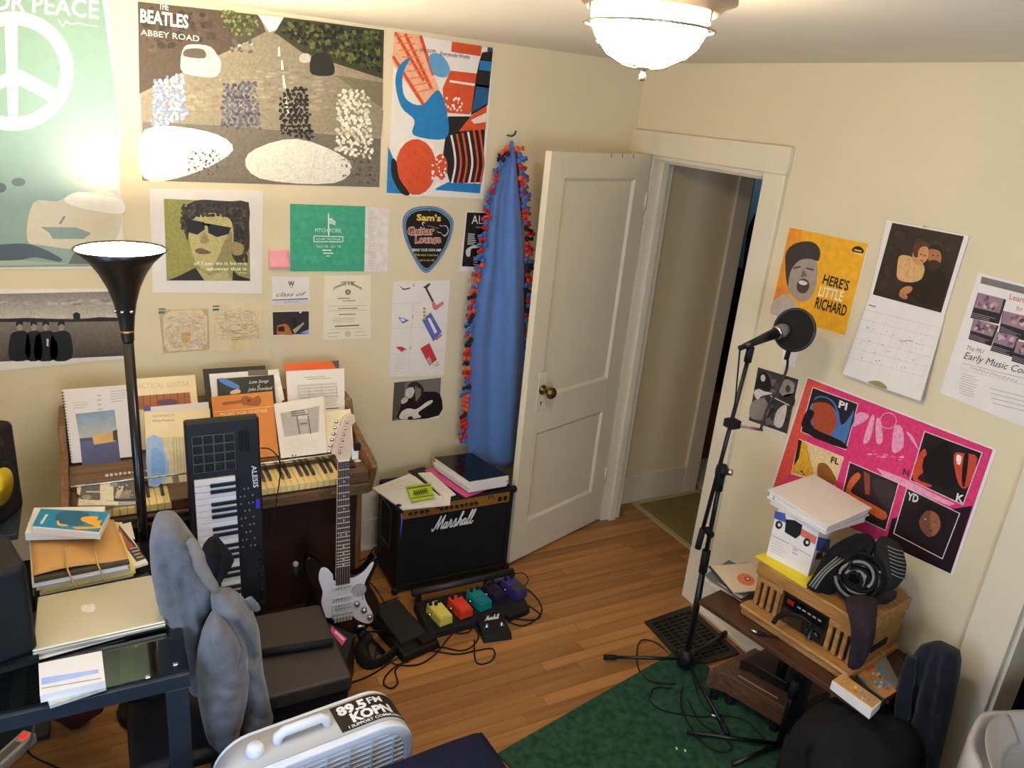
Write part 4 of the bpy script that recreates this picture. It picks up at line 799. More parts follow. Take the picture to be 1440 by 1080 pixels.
p = Print(pl_, 180, 510, 5.685); p.poly(C((124, 345), (180, 340), (182, 384), (126, 388)), (84, 70, 120), 1); p.build(o)
o, pl_ = book('cream_score', 'cream score with blurred blue picture, right of the lamp pole', 'sheet music', C((203, 580), (295, 575), (303, 672), (209, 683)), -.008, .006, M_cream, )
p = Print(pl_, 180, 510, 5.685); p.poly(C((146, 604), (620, 580), (640, 930), (164, 984)), (206, 196, 160), 0).poly(C((150, 606), (270, 604), (290, 700), (330, 800), (320, 900), (280, 960), (166, 984)), (150, 180, 222), 1, 2).poly(C((190, 700), (270, 700), (300, 800), (280, 930), (200, 960)), (122, 164, 222), 1.5, 3)
for i in range(5): p.line(C((360+i*26, 605), (375+i*26, 890)), 4, (150, 140, 108), 2)
p.poly(C((350, 910), (400, 895), (420, 1000), (370, 1010)), (120, 110, 84), 2).text('GRANADOS', (195, 436), (370, 428), (196, 418), (160, 146, 116), 2).text('Valses Poeticos', (195, 474), (370, 466), (196, 456), (110, 98, 80), 2); p.build(o)
# spiral notebook
o, pl_ = book('spiral_notebook', 'white spiral-bound music book with a lakeside photo on its cover', 'book', C((88, 548), (180, 541), (192, 650), (101, 658)), .0, .012, mat('white_cover', (214, 208, 208), .35))
p = Print(pl_, 0, 500, 5.143); p.grad(C((545, 422), (828, 392), (850, 570), (575, 600)), (112, 140, 172), (170, 170, 160), 0).grad(C((575, 600), (850, 570), (872, 770), (596, 804)), (82, 92, 130), (70, 70, 96), 0).poly(C((668, 585), (710, 565), (820, 555), (838, 620), (680, 645)), (200, 160, 96), 1).poly(C((575, 600), (668, 600), (668, 616), (578, 622)), (70, 66, 70), 1).poly(C((815, 545), (848, 535), (850, 610), (820, 615)), (60, 52, 46), 1.5)
p.lines((800, 262), (920, 250), (800, 335), 5, 6, (180, 172, 176), 1).lines((530, 345), (650, 335), (530, 380), 3, 5, (180, 172, 176), 1).lines((700, 290), (740, 286), (705, 390), 4, 6, (150, 144, 150), 1); p.build(o)
for k in range(26):
    t = (k+.5)/26; c = pl_.at(89+13*t, 550+107*t); d = (pl_.at(180, 541)-pl_.at(88, 548)).normalized()
    B().tube([c+d*(.006*math.cos(a)-.001)+LN*(.006*math.sin(a)-.005) for a in [2*math.pi*i/8 for i in range(9)]], .0012, 4).build('spiral_coil', M_bmet, o)
o, pl_ = book('orange_folder', 'orange folder with a dark corner, behind the right-hand music sheets', 'folder', C((400, 512), (476, 507), (487, 640), (412, 650)), .052, .006, mat('bright_orange', (224, 98, 42), .55))
p = Print(pl_, 260, 480, 5.143); p.poly(C((1062, 142), (1112, 138), (1116, 192), (1090, 192)), (84, 72, 66), 1); p.build(o)
o, pl_ = book('music_score', 'white printed music score with staff lines, in front of the orange folder', 'sheet music', C((402, 522), (484, 518), (491, 644), (414, 652)), .035, .008, M_paper)
p = Print(pl_, 260, 480, 5.143); p.lines((860, 262), (1040, 252), (880, 275), 2, 5, (170, 164, 164), 1)
for j in range(5):
    for k in range(3): p.line(C((812+j*3, 318+j*22+k*5), (1098+j*2, 300+j*22+k*5)), 1.6, (140, 134, 136), 1)
for x in (815, 895, 985, 1095): p.line(C((x, 318), (x+6, 405)), 2.2, (140, 134, 136), 1)
p.lines((1010, 395), (1110, 388), (1016, 470), 9, 3, (180, 174, 174), 1).line(C((1020, 488), (1112, 482)), 7, (90, 84, 84), 1); p.build(o)
o, pl_ = book('article_page', 'white printed page with a grey picture, leaning above the organ keys', 'paper', C((385, 568), (455, 557), (463, 651), (397, 657)), -.008, .002, M_paper)
p = Print(pl_, 260, 480, 5.143); p.poly(C((690, 520), (972, 468), (968, 655), (720, 692)), (176, 170, 168), 0).poly(C((800, 500), (880, 490), (890, 560), (805, 560)), (206, 200, 198), 1)
for x in (810, 890): p.line(C((x, 540), (x+20, 670)), 9, (110, 104, 104), 1.5)
p.lines((765, 510), (905, 495), (770, 540), 3, 9, (110, 104, 104), 2).poly(C((832, 590), (885, 588), (885, 600), (833, 603)), (120, 116, 116), 2).scatter(C((745, 820), (828, 800), (832, 865), (760, 880)), 18, 4, 9, [(90, 86, 88), (140, 136, 138)], 1).lines((700, 712), (960, 690), (725, 800), 8, 2.5, (206, 200, 200), 1, .15); p.build(o)
o, pl_ = book('yellowed_sheet', 'blank yellowed sheet leaning behind the guitar headstock', 'paper', C((447, 580), (493, 575), (499, 641), (451, 650)), -.014, .002, mat('yellowed_paper', (238, 226, 190), .7, var=.05, scale=12))
# zine and booklets on the keys at the left end
zp = Plane((0, 0, .752), (0, 0, 1))
def lay(name, label, cat, q, z, th, m_, group=None, bevel=0):
    pl_ = Plane((0, 0, z), (0, 0, 1)); pts = [pl_.at(*a) for a in q]
    o = B().prism([x-Vector((0, 0, th)) for x in pts], (0, 0, th)).build(name, m_, label=label, cat=cat, group=group, origin=sum(pts, Vector())/len(pts)-Vector((0, 0, th)), bevel=bevel)
    return o, pl_
o, pl_ = lay('booklet', 'white booklet lying under the black and white magazine on the organ keys', 'booklet', C((111, 697), (200, 688), (201, 704), (110, 712)), .752, .012, M_paper)
o, pl_ = lay('magazine', 'black and white picture magazine lying on the left organ keys', 'magazine', C((107, 684), (198, 672), (199, 700), (116, 703)), .764, .010, mat('grey_cover', (112, 108, 100), .5))
p = Print(pl_, 60, 640, 7.2); p.poly(C((340, 325), (965, 250), (970, 440), (400, 455)), (96, 92, 86), 0).poly(C((580, 285), (715, 275), (718, 460), (582, 462)), (226, 218, 196), 1).poly(C((345, 325), (390, 330), (375, 410), (350, 390)), (226, 218, 196), 1)
p.ell(445, 425, 48, 24, (150, 146, 140), 1).ell(720, 300, 40, 22, (150, 146, 146), 2).poly(C((770, 310), (828, 312), (770, 440), (730, 430)), (206, 198, 180), 1.5).poly(C((800, 350), (900, 350), (880, 440), (780, 440)), (140, 136, 126), 1.2).line(C((440, 370), (580, 372)), 14, (206, 198, 186), 1.5).poly(C((362, 445), (765, 468), (768, 505), (355, 512)), (228, 220, 196), 1)
p.scatter(C((740, 300), (960, 270), (960, 430), (740, 440)), 26, 5, 18, [(60, 56, 54), (170, 164, 154), (206, 200, 186)], 2); p.build(o, ink=INKP)
# ================================================================== MIDI KEYBOARD (standing on end)
MB_, MTp = Vector((0, -.80, .012)), Vector((0, -.68, 1.064))
vdir = (MB_-MTp).normalized()            # down along the face
MW = .245
mm = Matrix.Identity(4); ex = Vector((1, 0, 0)); en = ex.cross(-vdir).normalized()
if en.y > 0: en = -en
mm = Matrix((ex, -vdir, en)).transposed().to_4x4(); mm.translation = Vector((-2.086, MB_.y, MB_.z))
mk = thing('keyboard_controller', 'black keyboard controller with drum pads standing on end before the organ', 'keyboard', M=mm)
ML = (MTp-MB_).length; M_mid = mat('controller_black', (24, 25, 30), .5, var=.1, scale=40)
hx = MW/2
B().box((-hx, 0, -.062), (hx, ML, -.006)).build('case', M_mid, mk, world=False, bevel=.008)
M_wk = mat('white_key_plastic', (228, 226, 228), .35)
def L_(x0, y0, x1, y1, z0, z1, nm, m_, bev=0, par=None): return B().box((x0, y0, z0), (x1, y1, z1)).build(nm, m_, par or mk, world=False, bevel=bev)
for r in range(4):
    for c in range(4):
        x = -hx+.022+c*.035; y = ML-.045-(r+1)*.034; pd = L_(x, y, x+.029, y+.028, -.006, .001, 'drum_pad', mat('pad_rubber', (16, 17, 20), .6), .003)
        b = B(); k = .0012; xx0, yy0, xx1, yy1 = x-.002, y-.002, x+.031, y+.030
        for a in ((xx0, yy0, xx1, yy0+k), (xx0, yy1-k, xx1, yy1), (xx0, yy0, xx0+k, yy1), (xx1-k, yy0, xx1, yy1)): b.box((a[0], a[1], -.006), (a[2], a[3], -.0045))
        b.build('pad_outline', mat('pad_line', (120, 122, 128), .5), pd, world=False)
y = ML-.205; nk = 0
while y > .03:
    L_(-hx+.018, y-.0226, -hx+.153, y-.0004, -.006, .008, 'white_key', M_wk, .0012)
    if nk % 7 not in (2, 6): L_(-hx+.068, y-.0300, -hx+.153, y-.0175, .008, .017, 'black_key', mat('black_key_plastic', (26, 26, 28), .4), .0015)
    y -= .0235; nk += 1
L_(-hx+.153, .02, -hx+.158, ML-.205, -.006, .01, 'key_rail', M_mid)
for r in range(9):
    for c in range(4): L_(.044+c*.014, ML-.26-r*.028-.006, .049+c*.014, ML-.26-r*.028, -.006, -.003, 'button', mat('pad_line', (120, 122, 128), .5)) if (r+c) % 3 else None
for r in range(8): B().cyl((.105, ML-.50-r*.055, -.006), (.105, ML-.50-r*.055, .014), .0085, .0075, 14).build('knob', M_rubber, mk, world=False, sm=True)
for k in range(2): L_(.052+k*.02, ML-.12, .062+k*.02, ML-.045, -.006, .004, 'wheel', M_rubber, .003)
MPl = Plane(mm @ Vector((0, 0, -.005)), en)
p = Print(MPl); p.text('ALESIS', (353.5, 655), (356.5, 686), (360.5, 654), (214, 216, 226), 1, off=.02)
p.build(mk, 'lettering')
L_(.098, ML-.345, .112, ML-.31, -.006, -.003, 'display', mat('blue_display', (40, 34, 120), .3, emit=(60, 40, 190), es=.6), .002)
# cable from the controller
B().tube(smooth([YP(367, 630, -.66), YP(380, 632, -.72), YP(392, 645, -.74), YP(394, 665, -.70), YP(391, 690, -.70), YP(385, 730, -.72), YP(376, 790, -.74)], 6, False), .0022, 6).build('controller_cable', M_rubber, label='thin black cable plugged into the upright keyboard controller', cat='cable', sm=True, origin=YP(385, 700, -.7))
# ================================================================== DESK
M_dsk = mat('desk_dark_steel', (40, 46, 54), .4, spec=.5); 
def glass_mat():
    M = bpy.data.materials.new('smoked_glass'); M.use_nodes = True; N = M.node_tree.nodes; L = M.node_tree.links
    for n in list(N): N.remove(n)
    o = N.new('ShaderNodeOutputMaterial'); t = N.new('ShaderNodeBsdfTransparent'); t.inputs[0].default_value = (.80, .84, .80, 1)
    g = N.new('ShaderNodeBsdfGlossy'); g.inputs['Roughness'].default_value = .05; g.inputs[0].default_value = (.9, .92, .9, 1)
    f = N.new('ShaderNodeFresnel'); f.inputs[0].default_value = 2.0; mx = N.new('ShaderNodeMixShader')
    L.new(f.outputs[0], mx.inputs[0]); L.new(t.outputs[0], mx.inputs[1]); L.new(g.outputs[0], mx.inputs[2]); L.new(mx.outputs[0], o.inputs[0])
    return M
dk = thing('glass_desk', 'glass-topped desk with dark steel frame at the left', 'desk', (-2.75, -1.15, 0))
DX0, DX1, DY0, DY1, DZ = -3.25, -2.30, -1.495, -.82, .72
B().box((DX0, DY0, DZ-.008), (DX1, DY1, DZ)).build('glass_top', glass_mat(), dk)
B().box((DX0, DY0-.012, DZ-.05), (DX1, DY0+.012, DZ-.008)).build('front_rail', M_dsk, dk, bevel=.002)
B().box((DX0, DY1-.03, DZ-.05), (DX1, DY1, DZ-.008)).build('back_rail', M_dsk, dk, bevel=.002)
for xa in (-2.46, -2.70, -3.2): B().box((xa, DY0+.012, DZ-.03), (xa+.03, DY1-.03, DZ-.008)).build('cross_bar', M_dsk, dk, bevel=.002)
for xa, ya in ((-2.36, DY0-.01), (-2.36, DY1-.035), (DX0, DY0-.01), (DX0, DY1-.035)): B().box((xa, ya, 0), (xa+.055, ya+.04, DZ-.05)).build('leg', M_dsk, dk, bevel=.003)
for q in ((247, 934), (208, 952)): B().lathe([(.008, 0), (.008, .002), (.003, .003)], ZP(*q, DZ), 12).build('glass_pad', M_chrome, dk, sm=True)
# laptop with papers and pad below
lay('desk_pad', 'black pad lying under the laptop on the glass desk', 'mat', C((40, 862), (215, 826), (240, 880), (45, 925)), .7245, .0045, M_black)
lay('loose_paper', 'white paper sticking out below the front of the laptop', 'paper', C((20, 915), (160, 888), (175, 894), (45, 930)), .7265, .0018, M_paper)
lt = thing('laptop', 'closed silver laptop with a pale round emblem on its lid', 'laptop', ZP(140, 860, .727)); M_alu = mat('aluminium', (214, 204, 180), .36, metal=.55)
LQ = C((53, 839), (213, 808), (233, 873), (45, 915)); pl_ = Plane((0, 0, .75), (0, 0, 1)); pts = [pl_.at(*a) for a in LQ]
B().prism([v-Vector((0, 0, .021)) for v in pts], (0, 0, .012)).build('base', M_alu, lt, bevel=.003); B().prism([v-Vector((0, 0, .0085)) for v in pts], (0, 0, .0085)).build('lid', M_alu, lt, bevel=.004, seg=3)
p = Print(pl_); p.poly(C((115, 851), (123, 850), (131, 849), (134, 854), (131, 860), (124, 861), (117, 860), (114, 856)), (238, 230, 222), 0, 3); p.build(lt, 'emblem')
# notebooks at the desk front
lay('music_notebook', 'thin notebook with yellow-grey cover under the white notepad', 'notebook', C((55, 950), (140, 930), (149, 966), (70, 992)), .730, .010, mat('notebook_cover', (196, 190, 176), .5, var=.2, scale=50))
o, pl_ = lay('notepad', 'white notepad with a pale blue band, at the front of the desk', 'notepad', C((54, 933), (143, 915), (148, 957), (56, 978)), .752, .022, M_paper)
p = Print(pl_, 0, 870, 5.143); p.poly(C((300, 430), (710, 365), (715, 392), (300, 480)), (166, 186, 228), 0).line(C((300, 505), (735, 430)), 5, (120, 116, 118), 1); p.build(o)
# folder bundle on the desk
fb = thing('folder_bundle', 'manila folder bundle full of papers tied with rubber bands', 'folder', ZP(115, 775, .725))
BQ = C((40, 722), (160, 728), (180, 780), (46, 806))
pb0 = [ZP(*a, .80) for a in BQ]
M_man = mat('manila_card', (196, 150, 92), .7, var=.04, scale=15)
for k, (z0, z1, m_, dx) in enumerate(((.7215, .732, M_paper, .01), (.733, .744, mat('yellow_paper', (226, 214, 110), .7), .016), (.745, .758, mat('grey_paper', (176, 168, 150), .7), .004), (.759, .774, M_paper, -.004), (.775, .786, mat('dark_folder', (74, 66, 56), .6), .002))):
    B().prism([Vector((v.x+dx, v.y-.004*k, z0)) for v in pb0], (0, 0, z1-z0)).build('paper_layer', m_, fb)
pts = [Vector((v.x, v.y, .787)) for v in pb0]
def mf(u, v):
    q = pts[0].lerp(pts[1], u).lerp(pts[3].lerp(pts[2], u), v); return q+Vector((0, 0, .004+.012*math.sin(math.pi*u)*(1-v)+.006*math.sin(5*u)*v))
B().grid(mf, 12, 8).build('cover', M_man, fb, sm=True, solid=.002)
for q in ((95, 796.5), (137, 788.5)):
    c = ZP(*q, .80)+Vector((0, -.016, 0)); B().tube([c+Vector((-.006, .10, .012)), c+Vector((-.002, .02, .004)), c+Vector((0, .002, -.002)), c+Vector((.004, -.006, -.014)), c+Vector((.012, -.012, -.045)), c+Vector((.02, -.012, -.062))], .0025, 6).build('rubber_band', mat('tan_rubber', (190, 160, 110), .6), fb, sm=True)
o, pl_ = lay('photo_magazine', 'magazine with dark red photo cover beside the manila bundle', 'magazine', C((156, 737), (171, 734), (208, 791), (180, 800)), .742, .008, M_paper)
p = Print(pl_, 60, 640, 7.2); p.poly(C((770, 700), (1050, 1045), (950, 1080), (780, 850)), (66, 56, 50), 0).poly(C((770, 720), (850, 850), (920, 920), (840, 950), (780, 830)), (170, 90, 72), 1, 3).lines((880, 950), (960, 930), (950, 1040), 4, 12, (190, 182, 164), 1).poly(C((700, 670), (770, 680), (770, 860), (720, 760)), (226, 218, 150), 0).line(C((725, 690), (755, 800)), 14, (90, 84, 60), 1); p.build(o, ink=INKP)
lay('envelope', 'small white envelope tucked behind the photo magazine', 'envelope', C((168, 738), (184, 734), (190, 758), (176, 752)), .734, .003, M_paper)
o, pl_ = lay('white_book', 'white paperback under the blue guitar book', 'book', C((48, 714), (148, 712), (140, 748), (35, 750)), .832, .024, M_paper)
o, pl_ = lay('guitar_book', 'blue paperback with an orange guitar drawing, on top of the manila bundle', 'book', C((57, 715), (154, 720), (140, 750), (45, 741)), .856, .022, M_paper, bevel=.001)
p = Print(pl_, 0, 680, 5.143); p.poly(C((295, 182), (790, 206), (715, 352), (232, 308)), (34, 128, 168), 0).poly(C((430, 205), (640, 215), (600, 300), (420, 290)), (28, 92, 128), .5, 3)
p.poly(C((600, 242), (710, 238), (700, 268), (740, 265), (720, 300), (740, 320), (560, 330), (530, 312), (690, 310), (590, 270)), (232, 164, 48), 1, 2).poly(C((410, 270), (425, 268), (435, 290), (490, 298), (480, 308), (420, 302)), (232, 176, 70), 1, 2).poly(C((330, 222), (350, 224), (305, 292), (288, 288)), (206, 220, 214), 1)
p.build(o)
# speakers
M_spk = mat('speaker_black', (16, 16, 18), .6, var=.2, scale=60); M_yel = mat('yellow_cone', (226, 196, 28), .45)
def speaker(label, loc, rz, w_, d_, h_):
    t = thing('studio_monitor', label, 'speaker', loc, rz)
    B().box((-w_/2, -d_/2, 0), (w_/2, d_/2, h_)).build('cabinet', M_spk, t, world=False, bevel=.02, seg=3)
    B().lathe([(.080, 0), (.080, .004), (.064, .006), (.058, .002)], (0, -d_/2, h_*.42), 28, ax=(0, -1, 0)).build('cone_ring', M_rubber, t, world=False, sm=True)
    B().lathe([(.060, .002), (.044, -.006), (.024, -.012), (.022, -.003), (.012, .003), (.002, .004)], (0, -d_/2-.004, h_*.42), 28, ax=(0, -1, 0)).build('woofer_cone', M_yel, t, world=False, sm=True)
    B().lathe([(.045, 0), (.045, .003), (.016, -.003), (.012, .004), (.002, .006)], (0, -d_/2-.001, h_*.80), 24, ax=(0, -1, 0)).build('tweeter', M_bmet, t, world=False, sm=True)
    return t
speaker('black studio monitor with yellow cone, in front of the back wall', (-2.835, -.665, .8001), math.radians(62), .22, .2, .31)
speaker('black studio monitor turned away, at the near left of the desk', (-2.762, -1.255, .7351), math.radians(196), .20, .19, .27)
lay('speaker_pad', 'dark foam pad under the near studio monitor', 'pad', C((-30, 950), (55, 925), (45, 850), (-40, 860)), .735, .014, M_rubber)
B().box((-2.90, -.76, 1.1105), (-2.735, -.60, 1.18)).build('teal_box', mat('teal_card', (120, 196, 190), .6, var=.08, scale=30), label='pale teal carton on top of the far studio monitor', cat='box', bevel=.003, origin=(-2.81, -.68, 1.1105))
# shelf that carries the far monitor
sst = thing('speaker_stand', 'dark stand carrying the far studio monitor beside the organ', 'stand', (-2.835, -.665, 0))
B().box((-2.96, -.79, .78), (-2.71, -.54, .80)).build('top_plate', M_dsk, sst, bevel=.002); B().box((-2.87, -.70, .02), (-2.80, -.63, .78)).build('column', M_dsk, sst, bevel=.002); B().box((-2.97, -.80, 0), (-2.70, -.53, .02)).build('base_plate', M_dsk, sst, bevel=.002)
# ================================================================== CHAIR with HOODIE
ch = thing('office_chair', 'black office chair hidden under the grey hoodie', 'chair', (-2.22, -1.28, 0))
B().lathe([(.03, .06), (.03, .38)], (-2.20, -1.30, 0), 14).build('gas_column', M_bmet, ch, sm=True)
for k in range(5):
    a = k*1.2566+.4; c = Vector((-2.20, -1.30, 0)); d = Vector((math.cos(a), math.sin(a), 0))
    lg = B().tube([c+Vector((0, 0, .075)), c+d*.14+Vector((0, 0, .075)), c+d*.26+Vector((0, 0, .055))], [.026, .022, .016], 8).build('base_leg', M_bmet, ch, sm=True)
    B().cyl(c+d*.26+Vector((-.012, 0, .025)), c+d*.26+Vector((.012, 0, .025)), .025, n=12).build('caster', M_rubber, lg, sm=True)
B().box((-2.46, -1.46, .33), (-2.16, -1.16, .39)).build('seat', M_black, ch, bevel=.03, seg=3)
B().box((-2.34, -1.29, .50), (-2.19, -1.24, .86), R=Matrix.Rotation(math.radians(-28), 3, 'Z')).build('backrest', M_black, ch, bevel=.03, seg=3)
M_hood = mat('grey_hoodie_fleece', (106, 106, 109), .95, spec=.1, var=.16, scale=26, bump=.25, bscale=220, sheen=.3)
hd = thing('hoodie', 'grey zip hoodie draped over the chair back beside the desk', 'hoodie', (-2.20, -1.28, .25))
def limb(pts, rad, fl_=.8, nn=14, ph=0):
    P = smooth(pts, 5, False); n = len(P); b_ = B(); rings = []
    for i, q in enumerate(P):
        t = (P[min(i+1, n-1)]-P[max(i-1, 0)]).normalized(); u = t.cross(Vector((0, 1, .2))).normalized(); w_ = t.cross(u)
        k = i/(n-1)*(len(rad)-1); j = min(int(k), len(rad)-2); r = rad[j]*(1-(k-j))+rad[j+1]*(k-j)
        rings.append([q+(u*math.cos(a)+w_*math.sin(a)*fl_)*r*(1+.07*math.sin(3*a+i*1.3+ph)+.04*math.sin(6*a-i*.9)) for a in [2*math.pi*j2/nn for j2 in range(nn)]])
    return b_.ring(rings)
NV = (0, -1, .12)
Lh = [(718, 228), (724, 220), (740, 214), (765, 210), (790, 211), (815, 214), (845, 220), (875, 231), (905, 246), (935, 256), (960, 262), (975, 268)]
Rh = [(718, 242), (724, 250), (740, 262), (765, 280), (790, 294), (815, 310), (845, 318), (875, 312), (905, 300), (935, 292), (960, 284), (975, 278)]
drape(Lh, Rh, lambda x, y: YP(x, y, -1.25), NV, .085, [(C((296, 850), (278, 900), (268, 960)), 9, .03), (C((252, 800), (262, 870), (268, 930)), 8, .022), (C((232, 780), (245, 850), (256, 920)), 7, .014), (C((270, 820), (284, 870)), 6, .014)], wr=.003).build('body', M_hood, hd, sm=True)
Lr = [(826, 300), (840, 296), (860, 298), (880, 318), (910, 332), (940, 338), (970, 340), (1000, 336), (1020, 330), (1036, 332)]
Rr = [(826, 324), (840, 342), (860, 356), (880, 363), (910, 366), (940, 369), (970, 376), (1000, 384), (1020, 378), (1036, 356)]
drape(Lr, Rr, lambda x, y: YP(x, y, -1.36), NV, .07, [(C((330, 862), (342, 885), (350, 915)), 5, .028), (C((345, 900), (360, 912)), 5, .012), (C((336, 935), (366, 950)), 5, .008), (C((300, 845), (330, 838), (356, 868)), 4, .008), (C((345, 985), (378, 1000)), 5, .01)], wr=.003, ph=1).build('sleeve', M_hood, hd, sm=True)
Lc = [(858, 300), (870, 293), (890, 284), (915, 278), (945, 275), (975, 277), (1005, 282), (1030, 288), (1050, 296), (1057, 302)]
Rc = [(858, 306), (870, 318), (890, 333), (915, 346), (945, 350), (975, 347), (1005, 341), (1030, 334), (1050, 318), (1057, 308)]
drape(Lc, Rc, lambda x, y: YP(x, y, -1.40), NV, .07, [(C((330, 884), (338, 905), (330, 922)), 4, .02), (C((330, 930), (348, 940)), 4, .008), (C((308, 948), (346, 952)), 4, .009), (C((300, 966), (344, 972)), 4, .007), (C((300, 990), (338, 994)), 4, .008), (C((292, 1022), (332, 1018)), 4, .009), (C((296, 1038), (320, 1032)), 3, .006)], wr=.0028, ph=2).build('sleeve', M_hood, hd, sm=True)
limb([YP(266, 758, -1.34), YP(277, 778, -1.37), YP(284, 800, -1.385), YP(298, 822, -1.40), YP(306, 834, -1.40)], [.012, .017, .018, .016, .008], .6).build('collar', mat('hoodie_rib', (116, 112, 104), .95, var=.1, scale=60), hd, sm=True, sub=1)
Ll = [(752, 302), (758, 292), (770, 284), (785, 286), (800, 292), (815, 298), (832, 304)]
Rl = [(752, 306), (758, 309), (770, 320), (785, 330), (800, 322), (815, 311), (832, 307)]
drape(Ll, Rl, lambda x, y: YP(x, y, -1.31), NV, .035, [(C((304, 760), (306, 790), (302, 820)), 4, .012)], wr=.002).build('hood_lining', mat('hood_black', (16, 16, 17), .9), hd, sm=True)
limb([YP(346, 842, -1.38), YP(357, 853, -1.38), YP(365, 858, -1.38)], [.016, .016, .006], .3).build('hem_flap', M_hood, hd, sm=True, sub=1)
limb([YP(228, 960, -1.16), YP(226, 1000, -1.16), YP(240, 1040, -1.16)], [.05, .07, .05], .6).build('inner_hem', mat('hood_black', (16, 16, 17), .9), hd, sm=True)
# ================================================================== BENCH
bc = [ZP(*q, .47) for q in ((345, 868), (452, 846), (496, 946), (388, 990))]
bn_ = thing('keyboard_bench', 'black padded keyboard bench in front of the organ', 'bench', (sum(v.x for v in bc)/4, sum(v.y for v in bc)/4, 0))
bx0, bx1, by0, by1 = -2.10, -1.83, -1.40, -1.01
M_vin = mat('black_vinyl', (52, 47, 42), .5, var=.06, scale=30, bump=.05, bscale=150)
B().box((bx0, by0, .415), (bx1, by1, .47)).build('cushion', M_vin, bn_, bevel=.01, seg=3)
B().box((bx0+.01, by0+.01, .36), (bx1-.01, by1-.01, .415)).build('apron', M_black, bn_, bevel=.002)
for xa in (bx0+.008, bx1-.05):
    for ya in (by0+.008, by1-.05): B().box((xa, ya, 0), (xa+.042, ya+.042, .36)).build('leg', M_black, bn_, bevel=.002)
cs = thing('laptop_sleeve', 'flat black leather case with rolled front edge, lying on the bench', 'case', ZP(415, 880, .471))
q = [ZP(*a, .485) for a in ((350, 868), (446, 850), (468, 902), (365, 918))]
B().prism([v-Vector((0, 0, .0135)) for v in q], (0, 0, .0135)).build('case_body', mat('dark_leather', (50, 44, 38), .55, var=.08, scale=40), cs, bevel=.004)
B().tube([q[3]+Vector((.0, -.004, .002)), q[2]+Vector((0, -.004, .002))], .012, 12).build('rolled_edge', M_rubber, cs, sm=True)
# ================================================================== BOX FAN
M_fan = mat('fan_white_plastic', (224, 228, 235), .38, var=.02, scale=20); M_fang = mat('fan_grey_top', (186, 184, 178), .45)
fa = thing('box_fan', 'white box fan with carry handle, dial and black radio sticker on top', 'fan', (-2.003, -1.638, 0), math.radians(6))
FW, FH, FD, R_ = .26, .535, .075, .10      # half width, height, half depth, corner radius
def rr(hw, z0, z1, r, n=7):
    out = []
    for cx, cz, a0 in ((hw-r, z1-r, 0), (-hw+r, z1-r, 90), (-hw+r, z0+r, 180), (hw-r, z0+r, 270)):
        for k in range(n+1): a = math.radians(a0+90*k/n); out.append((cx+r*math.cos(a), cz+r*math.sin(a)))
    return out
o1, i1 = rr(FW, .02, FH, R_), rr(FW-.028, .048, FH-.028, R_-.02)
b = B(); n = len(o1)
b.ring([[Vector((x, FD-.015, z)) for x, z in o1], [Vector((x, -FD+.02, z)) for x, z in o1]], caps=False)
b.build('shell', M_fang, fa, world=False, sm=True, solid=.004)
def frame_ring(y0, y1):
    b = B(); k = len(o1)
    vs = [Vector((x, y0, z)) for x, z in o1]+[Vector((x, y1, z)) for x, z in o1]+[Vector((x, y1, z)) for x, z in i1]+[Vector((x, y0, z)) for x, z in i1]
    fs = []
    for g in range(4):
        for j in range(k): fs.append((g*k+j, g*k+(j+1) % k, ((g+1) % 4)*k+(j+1) % k, ((g+1) % 4)*k+j))
    return b.add(vs, fs)
frame_ring(-FD+.022, -FD-.004).build('front_frame', M_fan, fa, world=False, bevel=.006, seg=3)
frame_ring(FD, FD-.02).build('back_frame', M_fan, fa, world=False, bevel=.005)
for k in range(26):
    z = .066+k*.0172; hw = FW-.03
    if z > FH-.105: hw -= max(0, .08-math.sqrt(max(0, .08**2-(z-(FH-.108))**2)))
    B().box((-hw, -FD-.002, z), (hw, -FD+.012, z+.0065), R=Matrix.Rotation(.45, 3, 'X')).build('grille_slat', M_fan, fa, world=False)
for k in range(7):
    x = -.195+k*.065; B().box((x-.002, -FD-.005, .05), (x+.002, -FD+.004, FH-.028 if abs(x) < .18 else FH-.05)).build('grille_bar', M_fan, fa, world=False)
B().lathe([(.06, -.02), (.06, .02), (.01, .021)], (0, 0, .28), 20, ax=(0, 1, 0)).build('motor', M_fang, fa, world=False, sm=True)
for k in range(5):
    a = k*1.2566; d = Vector((math.cos(a), 0, math.sin(a))); e = Vector((-math.sin(a), 0, math.cos(a))); c = Vector((0, 0, .28))
    B().add([c+d*.05+e*.02+Vector((0, .015, 0)), c+d*.05-e*.02-Vector((0, .015, 0)), c+d*.20-e*.05-Vector((0, .025, 0)), c+d*.205+e*.05+Vector((0, .02, 0))], [(0, 1, 2, 3)]).build('blade', M_fang, fa, world=False, solid=.003)
for xa in (-.2, .16): B().box((xa, -FD, 0), (xa+.04, FD, .022)).build('foot', M_fang, fa, world=False, bevel=.004)
B().lathe([(.024, 0), (.024, .012), (.021, .022), (.016, .026), (.002, .027)], (-.165, .0, FH-.002), 20).build('dial', M_fan, fa, world=False, sm=True)
B().tube([(x, .005, z) for x, z in ((-.105, FH-.002), (-.103, FH+.02), (-.085, FH+.03), (.012, FH+.03), (.030, FH+.02), (.032, FH-.002))], .014, 10, flat=1.0).build('carry_handle', M_fan, fa, world=False, sm=True)
